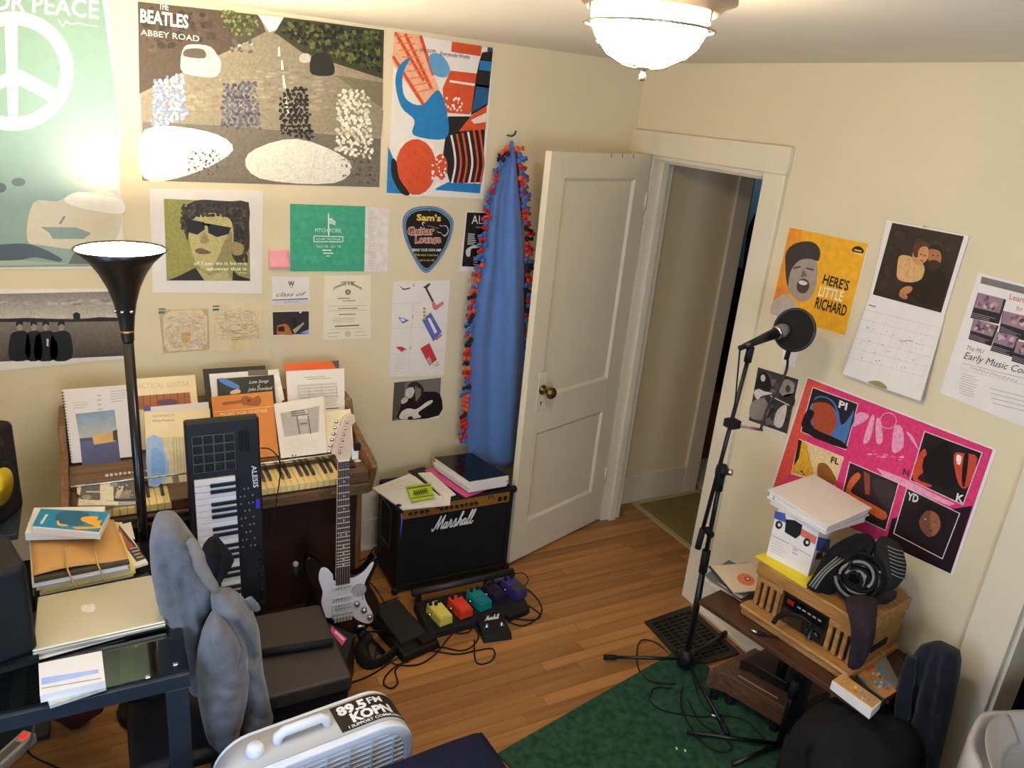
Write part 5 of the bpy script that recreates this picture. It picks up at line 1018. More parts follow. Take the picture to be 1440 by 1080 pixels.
# bumper sticker following the rounded top corner
def stk(u, v, lift=.0026):
    s_ = .056+u*.225; flat = (FW-R_)
    y = FD-.022-v*(2*FD-.05)
    if s_ < flat: return Vector((s_, y, FH+lift))
    a = (s_-flat)/R_; return Vector((flat+(R_+lift)*math.sin(a), y, FH-R_+(R_+lift)*math.cos(a)))
sk = B().grid(lambda u, v: stk(u, v), 28, 4).build('sticker', mat('sticker_black', (30, 28, 24), .4), fa, world=False, sm=True)
def stick_text(st, u0, u1, v0, v1, off=.03):
    vs, fs = text_mesh(st, off); b_ = B(); b_.add([stk(u0+(u1-u0)*x, v1+(v0-v1)*y, .0034) for x, y in vs], fs); return b_.build('sticker_text', mat('sticker_white', (236, 236, 236), .5), fa, world=False)
stick_text('89.5', .06, .44, .08, .40, .05); stick_text('FM', .47, .66, .10, .34, .02); stick_text('KOPN', .18, .72, .46, .78, .05); stick_text('I SUPPORT COMMUNITY', .10, .86, .85, .95, .02)
# ================================================================== BED
be = thing('bed', 'bed with dark navy cover, its corner at the bottom of the picture', 'bed', (-2.3, -2.9, 0)); M_nav = mat('navy_cotton', (24, 26, 48), .9, spec=.15, var=.12, scale=60, bump=.15, bscale=250)
B().box((-2.95, -3.9, .10), (-1.60, -1.86, .30)).build('bed_base', M_black, be, bevel=.01)
for xa in (-2.9, -1.70):
    for ya in (-3.85, -1.96): B().box((xa, ya, 0), (xa+.06, ya+.06, .10)).build('leg', M_black, be)
def duv(u, v):
    x = -2.98+u*1.44; y = -3.9+v*2.145
    e = min(1, (1-u)*1.44/.05); g = min(1, (1-v)*2.12/.05)
    return Vector((x+.01*math.sin(y*9), y+.012*math.sin(x*11), .30+.225*math.sqrt(max(0, min(e, 1)))*math.sqrt(max(0, g))+.008*math.sin(x*13+y*7)))
B().grid(duv, 60, 70).build('navy_cover', M_nav, be, sm=True, solid=.01)
# ================================================================== GUITAR on its stand
Bt = ZP(479, 893, .088); _nut = YP(480.5, 643, -.70); Tp = Bt+(_nut-Bt)*(.985/.80)
ly = (Tp-Bt).normalized(); nz = Vector((math.sin(-.02), -math.cos(-.02), .12)); nz = (nz-ly*nz.dot(ly)).normalized(); lx = ly.cross(nz)
gm = Matrix((lx, ly, nz)).transposed().to_4x4(); gm.translation = Bt
GS = (Tp-Bt).length/.985
gu = thing('electric_guitar', 'black electric guitar with white pickguard leaning on a stand', 'guitar', M=gm)
def G2(pts, z): return [Vector((x*GS, y*GS, z)) for x, y in pts]
body = [(q.x, q.y) for q in smooth([(0, 0, 0), (.07, .005, 0), (.125, .032, 0), (.156, .08, 0), (.158, .125, 0), (.138, .175, 0), (.118, .21, 0), (.116, .24, 0), (.13, .28, 0), (.146, .32, 0), (.146, .345, 0), (.132, .35, 0), (.105, .318, 0), (.075, .292, 0), (.04, .284, 0), (-.028, .30, 0), (-.052, .315, 0), (-.085, .36, 0), (-.112, .392, 0), (-.132, .402, 0), (-.146, .385, 0), (-.145, .34, 0), (-.128, .285, 0), (-.118, .24, 0), (-.125, .195, 0), (-.15, .145, 0), (-.16, .09, 0), (-.145, .04, 0), (-.085, .006, 0)], 3)]
B().prism(G2(body, -.022), (0, 0, .044)).build('body', mat('black_lacquer', (12, 12, 14), .15, spec=.5), gu, world=False, bevel=.008, seg=3)
pg = [(q.x, q.y) for q in smooth([(-.088, .345, 0), (-.095, .30, 0), (-.080, .24, 0), (-.085, .19, 0), (-.070, .13, 0), (-.055, .112, 0), (.03, .105, 0), (.06, .075, 0), (.105, .045, 0), (.128, .055, 0), (.125, .095, 0), (.098, .155, 0), (.088, .21, 0), (.094, .25, 0), (.118, .30, 0), (.128, .33, 0), (.116, .33, 0), (.085, .295, 0), (.05, .278, 0), (.033, .278, 0), (-.032, .278, 0), (-.04, .31, 0), (-.065, .345, 0)], 3)]
B().prism(G2(pg, .0225), (0, 0, .0025)).build('pickguard', mat('white_pickguard', (222, 224, 232), .3), gu, world=False, bevel=.0008)
def gb(x0, y0, x1, y1, z0, z1, nm, m_, bev=0, par=None): return B().box((x0*GS, y0*GS, z0), (x1*GS, y1*GS, z1)).build(nm, m_, par or gu, world=False, bevel=bev)
M_map = mat('maple_neck', (226, 198, 168), .35, var=.05, scale=10); M_rose = mat('rosewood', (52, 38, 36), .5, var=.2, scale=30)
B().hexa(G2([(-.028, .27), (.028, .27), (.021, .80), (-.021, .80)], .012), G2([(-.028, .27), (.028, .27), (.021, .80), (-.021, .80)], .030)).build('neck', M_map, gu, world=False, bevel=.004)
B().hexa(G2([(-.028, .262), (.028, .262), (.021, .80), (-.021, .80)], .030), G2([(-.0278, .262), (.0278, .262), (.0208, .80), (-.0208, .80)], .0345)).build('fretboard', M_rose, gu, world=False)
NUT = .80; SCL = .647; M_fret = mat('fret_wire', (222, 220, 216), .3, metal=.35)
fy = lambda k: NUT-SCL*(1-2**(-k/12))
for k in range(1, 22):
    y = fy(k); hw = .0208+(.0278-.0208)*(NUT-y)/.53; B().cyl((-hw*GS, y*GS, .035), (hw*GS, y*GS, .035), .0019, n=6).build('fret', M_fret, gu, world=False)
for k in (3, 5, 7, 9, 12, 15, 17, 19, 21):
    y = (fy(k)+fy(k-1))/2
    for x in ((-.01, .01) if k == 12 else (0,)): B().cyl((x*GS, y*GS, .0343), (x*GS, y*GS, .0349), .0034, n=10).build('inlay_dot', M_wk, gu, world=False)
gb(-.0212, .798, .0212, .803, .030, .0375, 'nut', M_wk, .0005)
hs = [(q.x, q.y) for q in smooth([(-.021, .80, 0), (-.030, .822, 0), (-.046, .835, 0), (-.040, .86, 0), (-.026, .90, 0), (-.012, .945, 0), (-.002, .968, 0), (.018, .985, 0), (.040, .975, 0), (.044, .95, 0), (.030, .935, 0), (.028, .91, 0), (.034, .87, 0), (.040, .84, 0), (.030, .815, 0), (.021, .80, 0)], 3)]
B().prism(G2(hs, .013), (0, 0, .014)).build('headstock', M_map, gu, world=False, bevel=.002)
for k in range(6):
    x, y = -.030+k*.0052, .838+k*.0235
    pk = B().cyl((x*GS+.012, y*GS, .027), (x*GS+.012, y*GS, .040), .0045, n=10).build('tuning_post', M_chrome, gu, world=False, sm=True)
    B().cyl((x*GS+.006, y*GS, .020), (x*GS-.016, y*GS, .020), .003, n=8).ball((x*GS-.022, y*GS, .020), (.009, .007, .005), 10, 6).build('tuner_button', M_chrome, pk, world=False, sm=True)
for k in range(6):
    x = -.0165+k*.0066; B().cyl((x*1.5*GS, .12*GS, .041), (x*GS, .80*GS, .0385), .0006, n=4).build('string', M_fret, gu, world=False)
for y0, nm in ((.245, 'single'), (.195, 'single')):
    gb(-.042, y0-.009, .042, y0+.009, .025, .031, 'pickup', mat('pickup_cover', (206, 208, 214), .35), .006)
gb(-.045, .140, .045, .172, .025, .031, 'pickup', mat('pickup_cover', (206, 208, 214), .35), .004)
for y0 in (.245, .195, .163, .149):
    for k in range(6): B().cyl(((-.0275+k*.011)*GS, y0*GS, .031), ((-.0275+k*.011)*GS, y0*GS, .0322), .0026, n=8).build('pole_piece', mat('pole_dark', (70, 70, 76), .3, metal=.7), gu, world=False)
M_brg = mat('bridge_steel', (190, 190, 192), .35, metal=.4); gb(-.042, .105, .042, .130, .024, .034, 'bridge', M_brg, .002)
for k in range(6): gb(-.037+k*.0128, .092, -.037+k*.0128+.010, .116, .034, .040, 'saddle', M_brg, .001)
for x, y in ((.058, .155), (.088, .118), (.113, .078)):
    B().lathe([(.013, 0), (.013, .004), (.0115, .014), (.008, .017), (.002, .017)], (x*GS, y*GS, .025), 16).build('control_knob', M_chrome, gu, world=False, sm=True)
B().cyl((.085*GS, .19*GS, .0255), (.085*GS, .19*GS, .026), .002).box((.082*GS, .165*GS, .0252), (.0845*GS, .19*GS, .0258)).build('selector_slot', M_rubber, gu, world=False)
B().lathe([(.031, 0), (.031, .0008), (.001, .0009)], (.066*GS, .215*GS, .0252), 28).build('round_sticker', mat('silver_sticker', (168, 170, 176), .5, var=.25, scale=90), gu, world=False)
B().tube([Vector((.055*GS, .03*GS, .02)), Vector((.07*GS, .045*GS, .028)), Vector((.085*GS, .04*GS, .028)), Vector((.095*GS, .02*GS, .02))], .008, 8).build('output_jack', M_chrome, gu, world=False, sm=True)
# clip-on tuner and a pick
tc = thing('clip_tuner', 'small white and black clip-on tuner at the side of the guitar headstock', 'tuner', gm @ Vector((.045*GS, .825*GS, .03)))
ta_ = B().box((.030*GS, .80*GS, .029), (.056*GS, .845*GS, .036)); ta_.v = [gm @ v_ for v_ in ta_.v]; ta_.build('tuner_face', M_wk, tc, bevel=.003)
tb_ = B().box((.036*GS, .838*GS, .030), (.062*GS, .868*GS, .044)); tb_.v = [gm @ v_ for v_ in tb_.v]; tb_.build('tuner_clip', M_rubber, tc, bevel=.003)
pk_ = smooth([ZP(498, 648, .7525), ZP(503, 646, .7525), ZP(508, 648, .7525), ZP(502, 650, .7525)], 4); B().prism(pk_, (0, 0, .001)).build('guitar_pick', mat('pearl_pick', (232, 222, 196), .3), label='cream guitar pick lying on the right end of the organ', cat='pick', origin=pk_[0])
# stand
st = thing('guitar_stand', 'black tubular guitar stand with padded arms, holding the guitar', 'stand', (Bt.x, Bt.y+.06, 0))
gx = lambda v: gm @ Vector(v)
B().tube([gx((0, .02, -.055)), gx((0, .30, -.07))], .011, 10).build('stem', M_bmet, st, sm=True)
for sgn in (-1, 1):
    f = gx((sgn*.16, 0, .02)); B().tube([gx((0, .10, -.065)), Vector((f.x, f.y-.06, .012))], .011, 10).build('leg', M_bmet, st, sm=True)
    B().tube([gx((sgn*.02, .02, -.055)), gx((sgn*.075, -.012, -.03)), gx((sgn*.075, -.014, .03)), gx((sgn*.075, .012, .042))], .009, 10).build('cradle_arm', M_rubber, st, sm=True)
B().tube([gx((0, .12, -.066)), Vector((Bt.x+.03, -.50, .012))], .011, 10).build('leg', M_bmet, st, sm=True)
B().tube([gx((-.06, .30, -.07)), gx((-.175, .29, -.06)), gx((-.180, .30, .00)), gx((-.178, .365, .01))], .011, 10).build('yoke_arm', M_rubber, st, sm=True); B().ball(gx((-.178, .372, .01)), .012, 8, 6).build('yoke_tip', mat('grey_tip', (150, 146, 140), .5), st, sm=True)
# strap on the floor and a pink-lettered book behind the bench
b = B(); sp = [ZP(520, 890, .10), ZP(505, 915, .05), ZP(520, 935, .02), ZP(545, 925, .02), ZP(560, 905, .03), ZP(545, 890, .05), ZP(525, 888, .10)]
b.tube(smooth(sp, 5, False), .024, 8, flat=.18); b.build('guitar_strap', mat('strap_black', (18, 18, 20), .8), label='black guitar strap curled on the floor below the guitar', cat='strap', sm=True, origin=ZP(530, 910, .0))
B().tube([ZP(515, 888, .08), ZP(523, 912, .04), ZP(526, 936, .01)], [.014, .022, .006], 8, flat=.35).build('strap_end', mat('brown_leather', (48, 36, 28), .5), label='dark leather strap end lying on the floor by the guitar', cat='strap', sm=True, origin=ZP(523, 912, .0))
o, pl_ = lay('pink_book', 'dark book with pink cover lettering beside the bench, under the guitar', 'book', C((462, 876), (497, 893), (487, 930), (470, 915)), .20, .015, M_black)
p = Print(pl_); p.poly(C((466, 880), (488, 898), (481, 908), (465, 888)), (206, 70, 140), 0); p.line(C((471, 888), (484, 900)), 3, (236, 200, 220), 1); p.build(o)
bkx = thing('book_box', 'black carton standing on the floor between bench and guitar', 'box', ZP(478, 925, 0))
pts = [ZP(*a, .184) for a in ((460, 876), (499, 892), (488, 932), (466, 915))]; B().prism([Vector((v.x, v.y, 0)) for v in pts], (0, 0, .184)).build('carton', M_black, bkx)
# ================================================================== AMPLIFIER
M_tol = mat('black_tolex', (18, 17, 18), .6, var=.2, scale=120, bump=.3, bscale=300); M_grc = mat('black_grille_cloth', (12, 12, 13), .85, var=.3, scale=260)
am = thing('guitar_amplifier', 'black combo guitar amplifier with gold control panel and white script logo', 'amplifier', (-1.03, -.29, 0))
ax0, ax1, ay0, ay1, ah = -1.328, -.748, -.43, -.15, .462
B().box((ax0, ay0+.02, .012), (ax1, ay1, ah)).build('cabinet', M_tol, am, bevel=.012, seg=3)
for a in (((ax0, ay0-.006, .012), (ax1, ay0+.022, .045)), ((ax0, ay0-.006, ah-.014), (ax1, ay0+.022, ah)), ((ax0, ay0-.006, .045), (ax0+.02, ay0+.022, ah-.014)), ((ax1-.02, ay0-.006, .045), (ax1, ay0+.022, ah-.014))): B().box(*a).build('front_edge', M_tol, am, bevel=.004)
B().box((ax0+.02, ay0+.004, .045), (ax1-.02, ay0+.0195, .392)).build('grille_cloth', M_grc, am)
B().box((ax0+.02, ay0-.002, .392), (ax1-.02, ay0+.0195, ah-.014)).build('control_panel', mat('gold_panel', (176, 128, 62), .38, metal=.55, var=.06, scale=30), am, bevel=.002)
kxs = [-1.272, -1.245, -1.218, -1.191, -1.12, -1.095, -1.07, -1.045, -1.020, -.995, -.970, -.945]
for x in kxs:
    kb = B().lathe([(.0085, 0), (.008, .012), (.003, .013)], (x, ay0-.002, .416), 12, ax=(0, -1, 0)).build('knob', M_rubber, am, sm=True); B().cyl((x, ay0-.015, .416), (x, ay0-.0165, .416), .0045, n=10).build('knob_cap', M_chrome, kb)
for x in (-.83, -.80): B().box((x, ay0-.008, .405), (x+.018, ay0-.002, .428)).build('rocker_switch', M_rubber, am, bevel=.002)
AP = Plane((0, ay0+.001, 0), (0, -1, 0))
SCR = [[(-.1, .35), (0, .1), (.18, -.05), (.45, .3), (.8, 1.4), (1.0, 2.1)], [(1.0, 2.1), (1.02, 1.1), (1.1, .1)], [(1.1, .1), (1.5, 1.1), (1.95, 2.1)], [(1.95, 2.1), (1.92, 1.0), (2.0, .1), (2.25, .2), (2.45, .45)],
       [(3.0, .95), (2.65, .92), (2.42, .45), (2.62, .02), (2.95, .35), (3.1, .95)], [(3.1, .95), (3.02, .3), (3.2, .02), (3.5, .4)], [(3.5, .4), (3.68, 1.3), (3.8, 1.02), (4.02, .92), (4.0, .4), (4.1, .05), (4.3, .05), (4.5, .35)],
       [(4.5, .35), (4.86, 1.25), (4.95, .9), (5.16, .5), (5.0, .05), (4.66, .1)], [(5.0, .05), (5.4, .2), (5.7, .8), (6.05, 1.7), (6.0, 2.15), (5.8, 1.9), (5.68, 1.0), (5.62, .02)], [(5.64, .3), (6.0, .9), (6.24, .85), (6.2, .3), (6.35, .02), (6.65, .35)],
       [(7.2, .95), (6.85, .92), (6.62, .45), (6.82, .02), (7.15, .35), (7.3, .95)], [(7.3, .95), (7.22, .3), (7.4, .02), (7.65, .3), (8.1, 1.5), (8.1, 2.1), (7.9, 1.9), (7.8, 1.0), (7.85, .1), (8.1, .05), (8.35, .35)], [(8.35, .35), (8.75, 1.5), (8.75, 2.1), (8.55, 1.9), (8.45, 1.0), (8.5, .1), (8.8, .05), (9.1, .4)]]
def script_logo(par, pl_, L, R, T, r, name='logo'):
    f = lambda u: (L[0]+(R[0]-L[0])*u[0]/9.1+(T[0]-L[0])*u[1]/2.1, L[1]+(R[1]-L[1])*u[0]/9.1+(T[1]-L[1])*u[1]/2.1)
    lg = bpy.data.objects.new(name, None)
    b_ = B()
    for st_ in SCR: b_.tube([pl_.at(*f((q.x, q.y)), r) for q in smooth([(x+y*.12, y, 0) for x, y in st_], 4, False)], r, 5)
    bpy.data.objects.remove(lg); return b_.build(name, mat('logo_white', (232, 230, 226), .4), par, sm=True)
script_logo(am, AP, (607, 747), (664, 735.5), (613, 727), .0031)
p = Print(Plane((0, ay0-.002, 0), (0, -1, 0))); p.poly(C((613, 712), (619, 711), (619, 716), (613, 717)), (150, 40, 30), 1).text('M', (687, 703), (694, 702), (687, 697), (60, 34, 22), 1); p.build(am, 'panel_marks')
B().box((ax0-.002, -.34, .20), (ax0+.01, -.22, .40)).build('side_recess', M_rubber, am, bevel=.004)
for a in (((ax0-.004, -.355, .19), (ax0+.004, -.34, .41)), ((ax0-.004, -.22, .19), (ax0+.004, -.205, .41)), ((ax0-.004, -.34, .395), (ax0+.004, -.22, .41)), ((ax0-.004, -.34, .19), (ax0+.004, -.22, .205))): B().box(*a).build('recess_frame', M_bmet, am, bevel=.002)
for xa in (ax0, ax1):
    for za in (.02, ah-.006): B().ball((xa, ay0, za), .018, 10, 8).build('corner_cap', M_rubber, am, sm=True)
for xa in (ax0+.05, ax1-.05):
    for ya in (ay0+.05, ay1-.05): B().cyl((xa, ya, 0), (xa, ya, .013), .016).build('foot', M_rubber, am)
# on the amplifier
TZ = ah
o, pl_ = lay('handout_sheets', 'fanned white printed sheets on the left of the amplifier top', 'papers', C((524, 686), (576, 666), (634, 697), (633, 709), (566, 716)), TZ+.006, .006, M_paper)
p = Print(pl_); p.lines((548, 683), (578, 672), (590, 710), 9, .5, (190, 184, 182), 1); p.build(o)
o, pl_ = lay('music_sheets', 'narrow stack of white sheets in the middle of the amplifier top', 'papers', C((588, 665), (606, 664), (641, 695), (624, 699)), TZ+.013, .006, M_paper)
p = Print(pl_); p.lines((596, 670), (608, 667), (626, 692), 8, .5, (200, 194, 190), 1); p.build(o)
o, pl_ = lay('string_packet', 'lime green guitar string packet lying on the white sheets', 'packet', C((571, 684), (606, 679), (611, 699), (579, 705)), TZ+.018, .004, mat('lime_card', (176, 204, 46), .45))
p = Print(pl_); p.line(C((573, 687), (605, 682)), 2, (90, 108, 30), 1).line(C((578, 701), (609, 696)), 1.6, (90, 108, 30), 1).poly(C((580, 690), (600, 686), (604, 694), (584, 698)), (130, 158, 34), 1).line([(581+i*1.5, 694.5-i*.35+(-1)**i*2.2) for i in range(14)], 1, (40, 50, 20), 2); p.build(o)
lay('black_sheet', 'dark folder partly under the sheets on the amplifier', 'folder', C((574, 662), (596, 656), (636, 692), (618, 697)), TZ+.0065, .006, M_black)
lay('magenta_folder', 'magenta card folder under the black binder', 'folder', C((597, 661), (652, 645), (716, 676), (655, 699)), TZ+.0125, .0055, mat('magenta_card', (206, 82, 140), .6))
bi = thing('ring_binder', 'black ring binder stuffed with white paper on the amplifier', 'binder', ZP(665, 665, TZ+.013))
q = [ZP(*a, TZ+.075) for a in ((611, 643), (663, 637), (714, 668), (660, 677))]
lowq = [Vector((v.x, v.y, TZ+.016)) for v in q]
B().prism([v-Vector((0, 0, .003)) for v in lowq], (0, 0, .003)).build('back_cover', M_black, bi)
for k in range(5):
    b = B(); dx = .006*math.sin(k*2.3); b.prism([Vector((v.x+dx, v.y-.002*k, TZ+.0165+k*.0112)) for v in lowq], (0, 0, .0108)).build('page_block', M_paper, bi)
B().prism([v-Vector((0, 0, .002)) for v in q], (0, 0, .003)).build('front_cover', mat('glossy_black', (14, 14, 16), .12, spec=.6), bi)
B().tube([q[0]+Vector((.005+.014*math.cos(a), .02, -.03+.028*math.sin(a))) for a in [i*math.pi/6 for i in range(13)]], .0016, 6).build('ring', M_chrome, bi, sm=True)
# purple cable hanging at the amplifier's corner
B().tube([Vector((-1.318, ay0-.010, .43)), Vector((-1.316, ay0-.013, .40)), Vector((-1.317, ay0-.011, .36)), Vector((-1.318, ay0-.010, .31))], [.005, .004, .003, .002], 8).build('purple_lace', mat('purple_plastic', (120, 100, 200), .4), label='short purple lace hanging off the amplifier panel corner', cat='lace', sm=True, origin=(-1.318, -.44, .31))
# ================================================================== PEDALBOARD
pbm = thing('pedalboard', 'flat black pedalboard on the floor in front of the amplifier', 'pedalboard', (-1.0, -.68, 0))
B().hexa([(-1.31, -.79, 0), (-.80, -.78, 0), (-.76, -.565, 0), (-1.29, -.565, 0)], [(-1.30, -.785, .03), (-.805, -.775, .03), (-.765, -.57, .042), (-1.285, -.57, .042)]).build('deck', mat('board_black', (24, 24, 25), .75, var=.2, scale=50), pbm, bevel=.004)
B().tube([(-1.29, -.548, .075), (-.775, -.548, .075)], .017, 10).build('back_tube', mat('dark_grey_rail', (48, 48, 50), .4), pbm, sm=True)
for x in (-1.27, -.79): B().box((x, -.562, 0), (x+.02, -.535, .075)).build('tube_bracket', M_black, pbm)
def pedal(name, label, c, rz, w_, l_, h_, col, nk=2, accent=None, z=.036):
    t = thing(name, label, 'pedal', (c[0], c[1], z), rz, group='effect pedals on the pedalboard')
    M_ = mat('enamel_'+name, col, .35, coat=.3)
    B().hexa([(-w_/2, -l_/2, 0), (w_/2, -l_/2, 0), (w_/2, l_/2, 0), (-w_/2, l_/2, 0)], [(-w_/2+.002, -l_/2+.003, h_*.8), (w_/2-.002, -l_/2+.003, h_*.8), (w_/2-.002, l_/2-.002, h_), (-w_/2+.002, l_/2-.002, h_)]).build('housing', M_, t, world=False, bevel=.003)
    for k in range(nk):
        x = -w_/2+w_*(k+.5)/nk; B().lathe([(.008, 0), (.007, .013), (.002, .014)], (x, l_/2-.018-(.01 if nk == 3 and k == 1 else 0), h_*.98), 12).build('knob', M_rubber, t, world=False, sm=True)
    B().hexa([(-w_/2+.006, -l_/2+.006, h_*.79), (w_/2-.006, -l_/2+.006, h_*.79), (w_/2-.006, 0, h_*.88), (-w_/2+.006, 0, h_*.88)], [(-w_/2+.006, -l_/2+.006, h_*.79+.006), (w_/2-.006, -l_/2+.006, h_*.79+.006), (w_/2-.006, 0, h_*.88+.006), (-w_/2+.006, 0, h_*.88+.006)]).build('treadle', mat('treadle_'+name, accent or col, .4), t, world=False, bevel=.002)
    for sx in (-1, 1): B().cyl((sx*w_/2, l_*.1, h_*.45), (sx*(w_/2+.014), l_*.1, h_*.45), .006, n=10).build('jack_plug', M_chrome, t, world=False, sm=True)
    B().ball((0, l_/2-.035, h_*.98), .003, 8, 6).build('indicator', mat('led_dark', (120, 30, 26), .3), t, world=False)
    return t
pedal('yellow_pedal', 'pale yellow effect pedal with three black knobs', (-1.222, -.705), .16, .066, .12, .05, (226, 214, 104), 3)
pedal('red_pedal', 'red-orange effect pedal with two black knobs', (-1.118, -.695), .16, .066, .115, .05, (220, 66, 40), 2)
pedal('teal_pedal', 'teal effect pedal with two knobs and a cable across it', (-1.015, -.675), .2, .066, .115, .05, (20, 136, 132), 2, (24, 120, 140))
pedal('purple_pedal', 'dark purple-black effect pedal right of the teal one', (-.925, -.655), .2, .062, .11, .05, (38, 34, 62), 2, (30, 28, 44))
pedal('blue_pedal', 'blue effect pedal with grey treadle at the right end of the board', (-.825, -.655), .22, .07, .12, .055, (52, 50, 120), 2, (62, 60, 66))
pedal('black_pedal', 'small black effect pedal with white marks, behind the purple one', (-.905, -.588), .15, .075, .05, .05, (26, 26, 28), 3, (60, 60, 62))
# text on the small black pedal is only pale marks; volume pedal at the left
vp = thing('volume_pedal', 'large black foot pedal with rubber treadle at the left of the pedalboard', 'pedal', (-1.395, -.725, 0), math.radians(12))
B().hexa([(-.095, -.15, 0), (.095, -.15, 0), (.085, .15, 0), (-.085, .15, 0)], [(-.088, -.145, .038), (.088, -.145, .038), (.078, .145, .05), (-.078, .145, .05)]).build('base', M_black, vp, world=False, bevel=.01, seg=3)
B().hexa([(-.07, -.09, .036), (.06, -.09, .036), (.06, .14, .05), (-.07, .14, .05)], [(-.067, -.088, .056), (.057, -.088, .056), (.057, .138, .088), (-.067, .138, .088)]).build('treadle', mat('treadle_rubber', (34, 33, 32), .7, bump=.2, bscale=200), vp, world=False, bevel=.006)
B().box((.0, -.14, .036), (.08, -.095, .062)).build('toe_stop', M_black, vp, world=False, bevel=.004)
fs = thing('footswitch', 'black two-button footswitch with white script, in front of the pedalboard', 'footswitch', (-1.017, -.835, 0), -.16)
B().hexa([(-.066, -.07, 0), (.066, -.07, 0), (.066, .07, 0), (-.066, .07, 0)], [(-.064, -.058, .028), (.064, -.058, .028), (.062, .066, .042), (-.062, .066, .042)]).build('housing', M_black, fs, world=False, bevel=.004)
for x in (-.034, .034): B().lathe([(.009, 0), (.009, .004), (.006, .006), (.006, .014), (.002, .015)], (x, -.006, .034), 14).build('switch_button', M_chrome, fs, world=False, sm=True)
fpl = Plane(Vector((-1.017, -.835, .0352)), Matrix.Rotation(-.16, 3, 'Z') @ Vector((0, -.112, 1))); p = Print(fpl)
script_logo(fs, fpl, (682, 873), (701, 869.5), (683, 866.5), .0014, 'script'); p.line(C((681, 883), (687, 882)), 1, (206, 204, 200), 2).line(C((703, 880), (709, 879)), 1, (206, 204, 200), 2); p.build(fs, 'lettering')
lay('power_brick', 'flat black power brick lying right of the footswitch', 'adapter', C((707, 857), (737, 848), (744, 857), (715, 868)), .03, .03, M_black, bevel=.005)
# cables on the floor
def cable(label, pts, r=.0035, z=.004, m_=None):
    P = smooth([ZP(x, y, z+(k[2] if len(k) > 2 else 0)) for k in pts for x, y in [k[:2]]], 6, False)
    return B().tube(P, r, 6).build('cable', m_ or M_rubber, label=label, cat='cable', sm=True, origin=P[len(P)//2])
cable('black cable looping on the floor in front of the foot pedal', [(548, 900), (600, 912), (620, 910), (650, 915), (668, 905), (672, 890), (655, 872), (640, 868), (625, 880), (640, 890), (660, 888), (668, 872)])
cable('black cable crossing the floor with a large loop at its right end', [(470, 968), (520, 950), (560, 925), (600, 915), (640, 920), (665, 916), (690, 912), (696, 920), (690, 930), (675, 934), (668, 926), (667, 900)])
cable('black cable with a small teardrop loop left of the foot pedal', [(545, 928), (560, 935), (590, 934), (614, 918), (630, 898), (648, 880)])
cable('black cable curling into a small loop on the bare floor', [(575, 930), (558, 936), (543, 950), (540, 962), (550, 968), (559, 960), (556, 942), (570, 930)])
cable('dark red-brown cable looping out at the right end of the pedalboard', [(716, 808), (735, 806), (743, 815), (737, 824), (732, 824)], .003, .03, mat('maroon_cable', (64, 22, 24), .5))
cable('black cable arcing around the right of the power brick', [(735, 824, .03), (752, 838), (762, 856), (755, 870), (735, 880), (714, 874)])
cable('black cable from the power brick to the arc on the right', [(734, 848, .01), (750, 856), (760, 866), (748, 872), (722, 870)])
cable('black cable snaking from the guitar to the pedalboard', [(505, 830), (518, 845), (532, 850), (548, 845), (560, 840)], .003)
cable('black cable loops between organ and amplifier', [(500, 790, .1), (515, 785, .15), (528, 770, .2), (522, 800, .06), (510, 808, .05), (530, 830), (545, 860), (530, 870)], .003)
B().tube([ZP(543, 880, .035), ZP(555, 876, .04), ZP(566, 868, .045)], [.006, .008, .009], 8).build('purple_plug', mat('purple_plastic', (120, 100, 200), .4), label='purple cable plug at the left side of the foot pedal', cat='plug', sm=True, origin=ZP(555, 876, .035))
# ================================================================== BLANKET
M_bl = mat('blue_fleece', (92, 128, 188), .95, spec=.1, var=.05, scale=30, bump=.15, bscale=200, sheen=.4)
bk = thing('fleece_blanket', 'blue fleece blanket with red and blue knotted fringe hanging from a hook', 'blanket', (-.70, -.06, .45))
Lk = [(2.035, -.728), (1.95, -.75), (1.80, -.805), (1.60, -.832), (1.40, -.853), (1.20, -.868), (1.00, -.872), (.80, -.866), (.60, -.855), (.40, -.80)]
Rk = [(2.035, -.714), (1.95, -.694), (1.80, -.668), (1.60, -.63), (1.40, -.595), (1.20, -.57), (1.00, -.548), (.80, -.53), (.60, -.525), (.40, -.53)]
def ip(T, z):
    for (z0, a), (z1, c) in zip(T[:-1], T[1:]):
        if z <= z0 and z >= z1: return a+(c-a)*(z0-z)/(z0-z1)
    return T[-1][1]
def blf(u, v):
    z = 2.03-v*1.63; a, c = ip(Lk, z), ip(Rk, z); k = min(1, v*3)
    return Vector((a+(c-a)*u+.004*math.sin(z*9+u*6), -.055-.03*k*(1+math.sin(u*9.5+.4+math.sin(z*2)*.6))/2-.022*k*math.sin(u*math.pi)-.004*math.sin(u*24+z*2)*k, z))
B().grid(blf, 40, 40).build('fleece', M_bl, bk, sm=True, solid=.004)
def bkf(u, v):
    z = 2.0-v*1.5; c = ip(Rk, z); return Vector((c-.012+.034*u+.004*math.sin(z*15), -.035-.012*math.sin(u*3), z))
B().grid(bkf, 4, 40).build('patterned_backing', mat('red_print_fleece', (150, 34, 34), .95, var=.6, scale=45), bk, sm=True, solid=.003)
kmats = [mat('fringe_red', (190, 44, 38), .9), mat('fringe_blue', (70, 104, 172), .9), mat('fringe_orange', (216, 84, 50), .9), mat('fringe_dark', (40, 32, 40), .9)]
rk = random.Random(5)
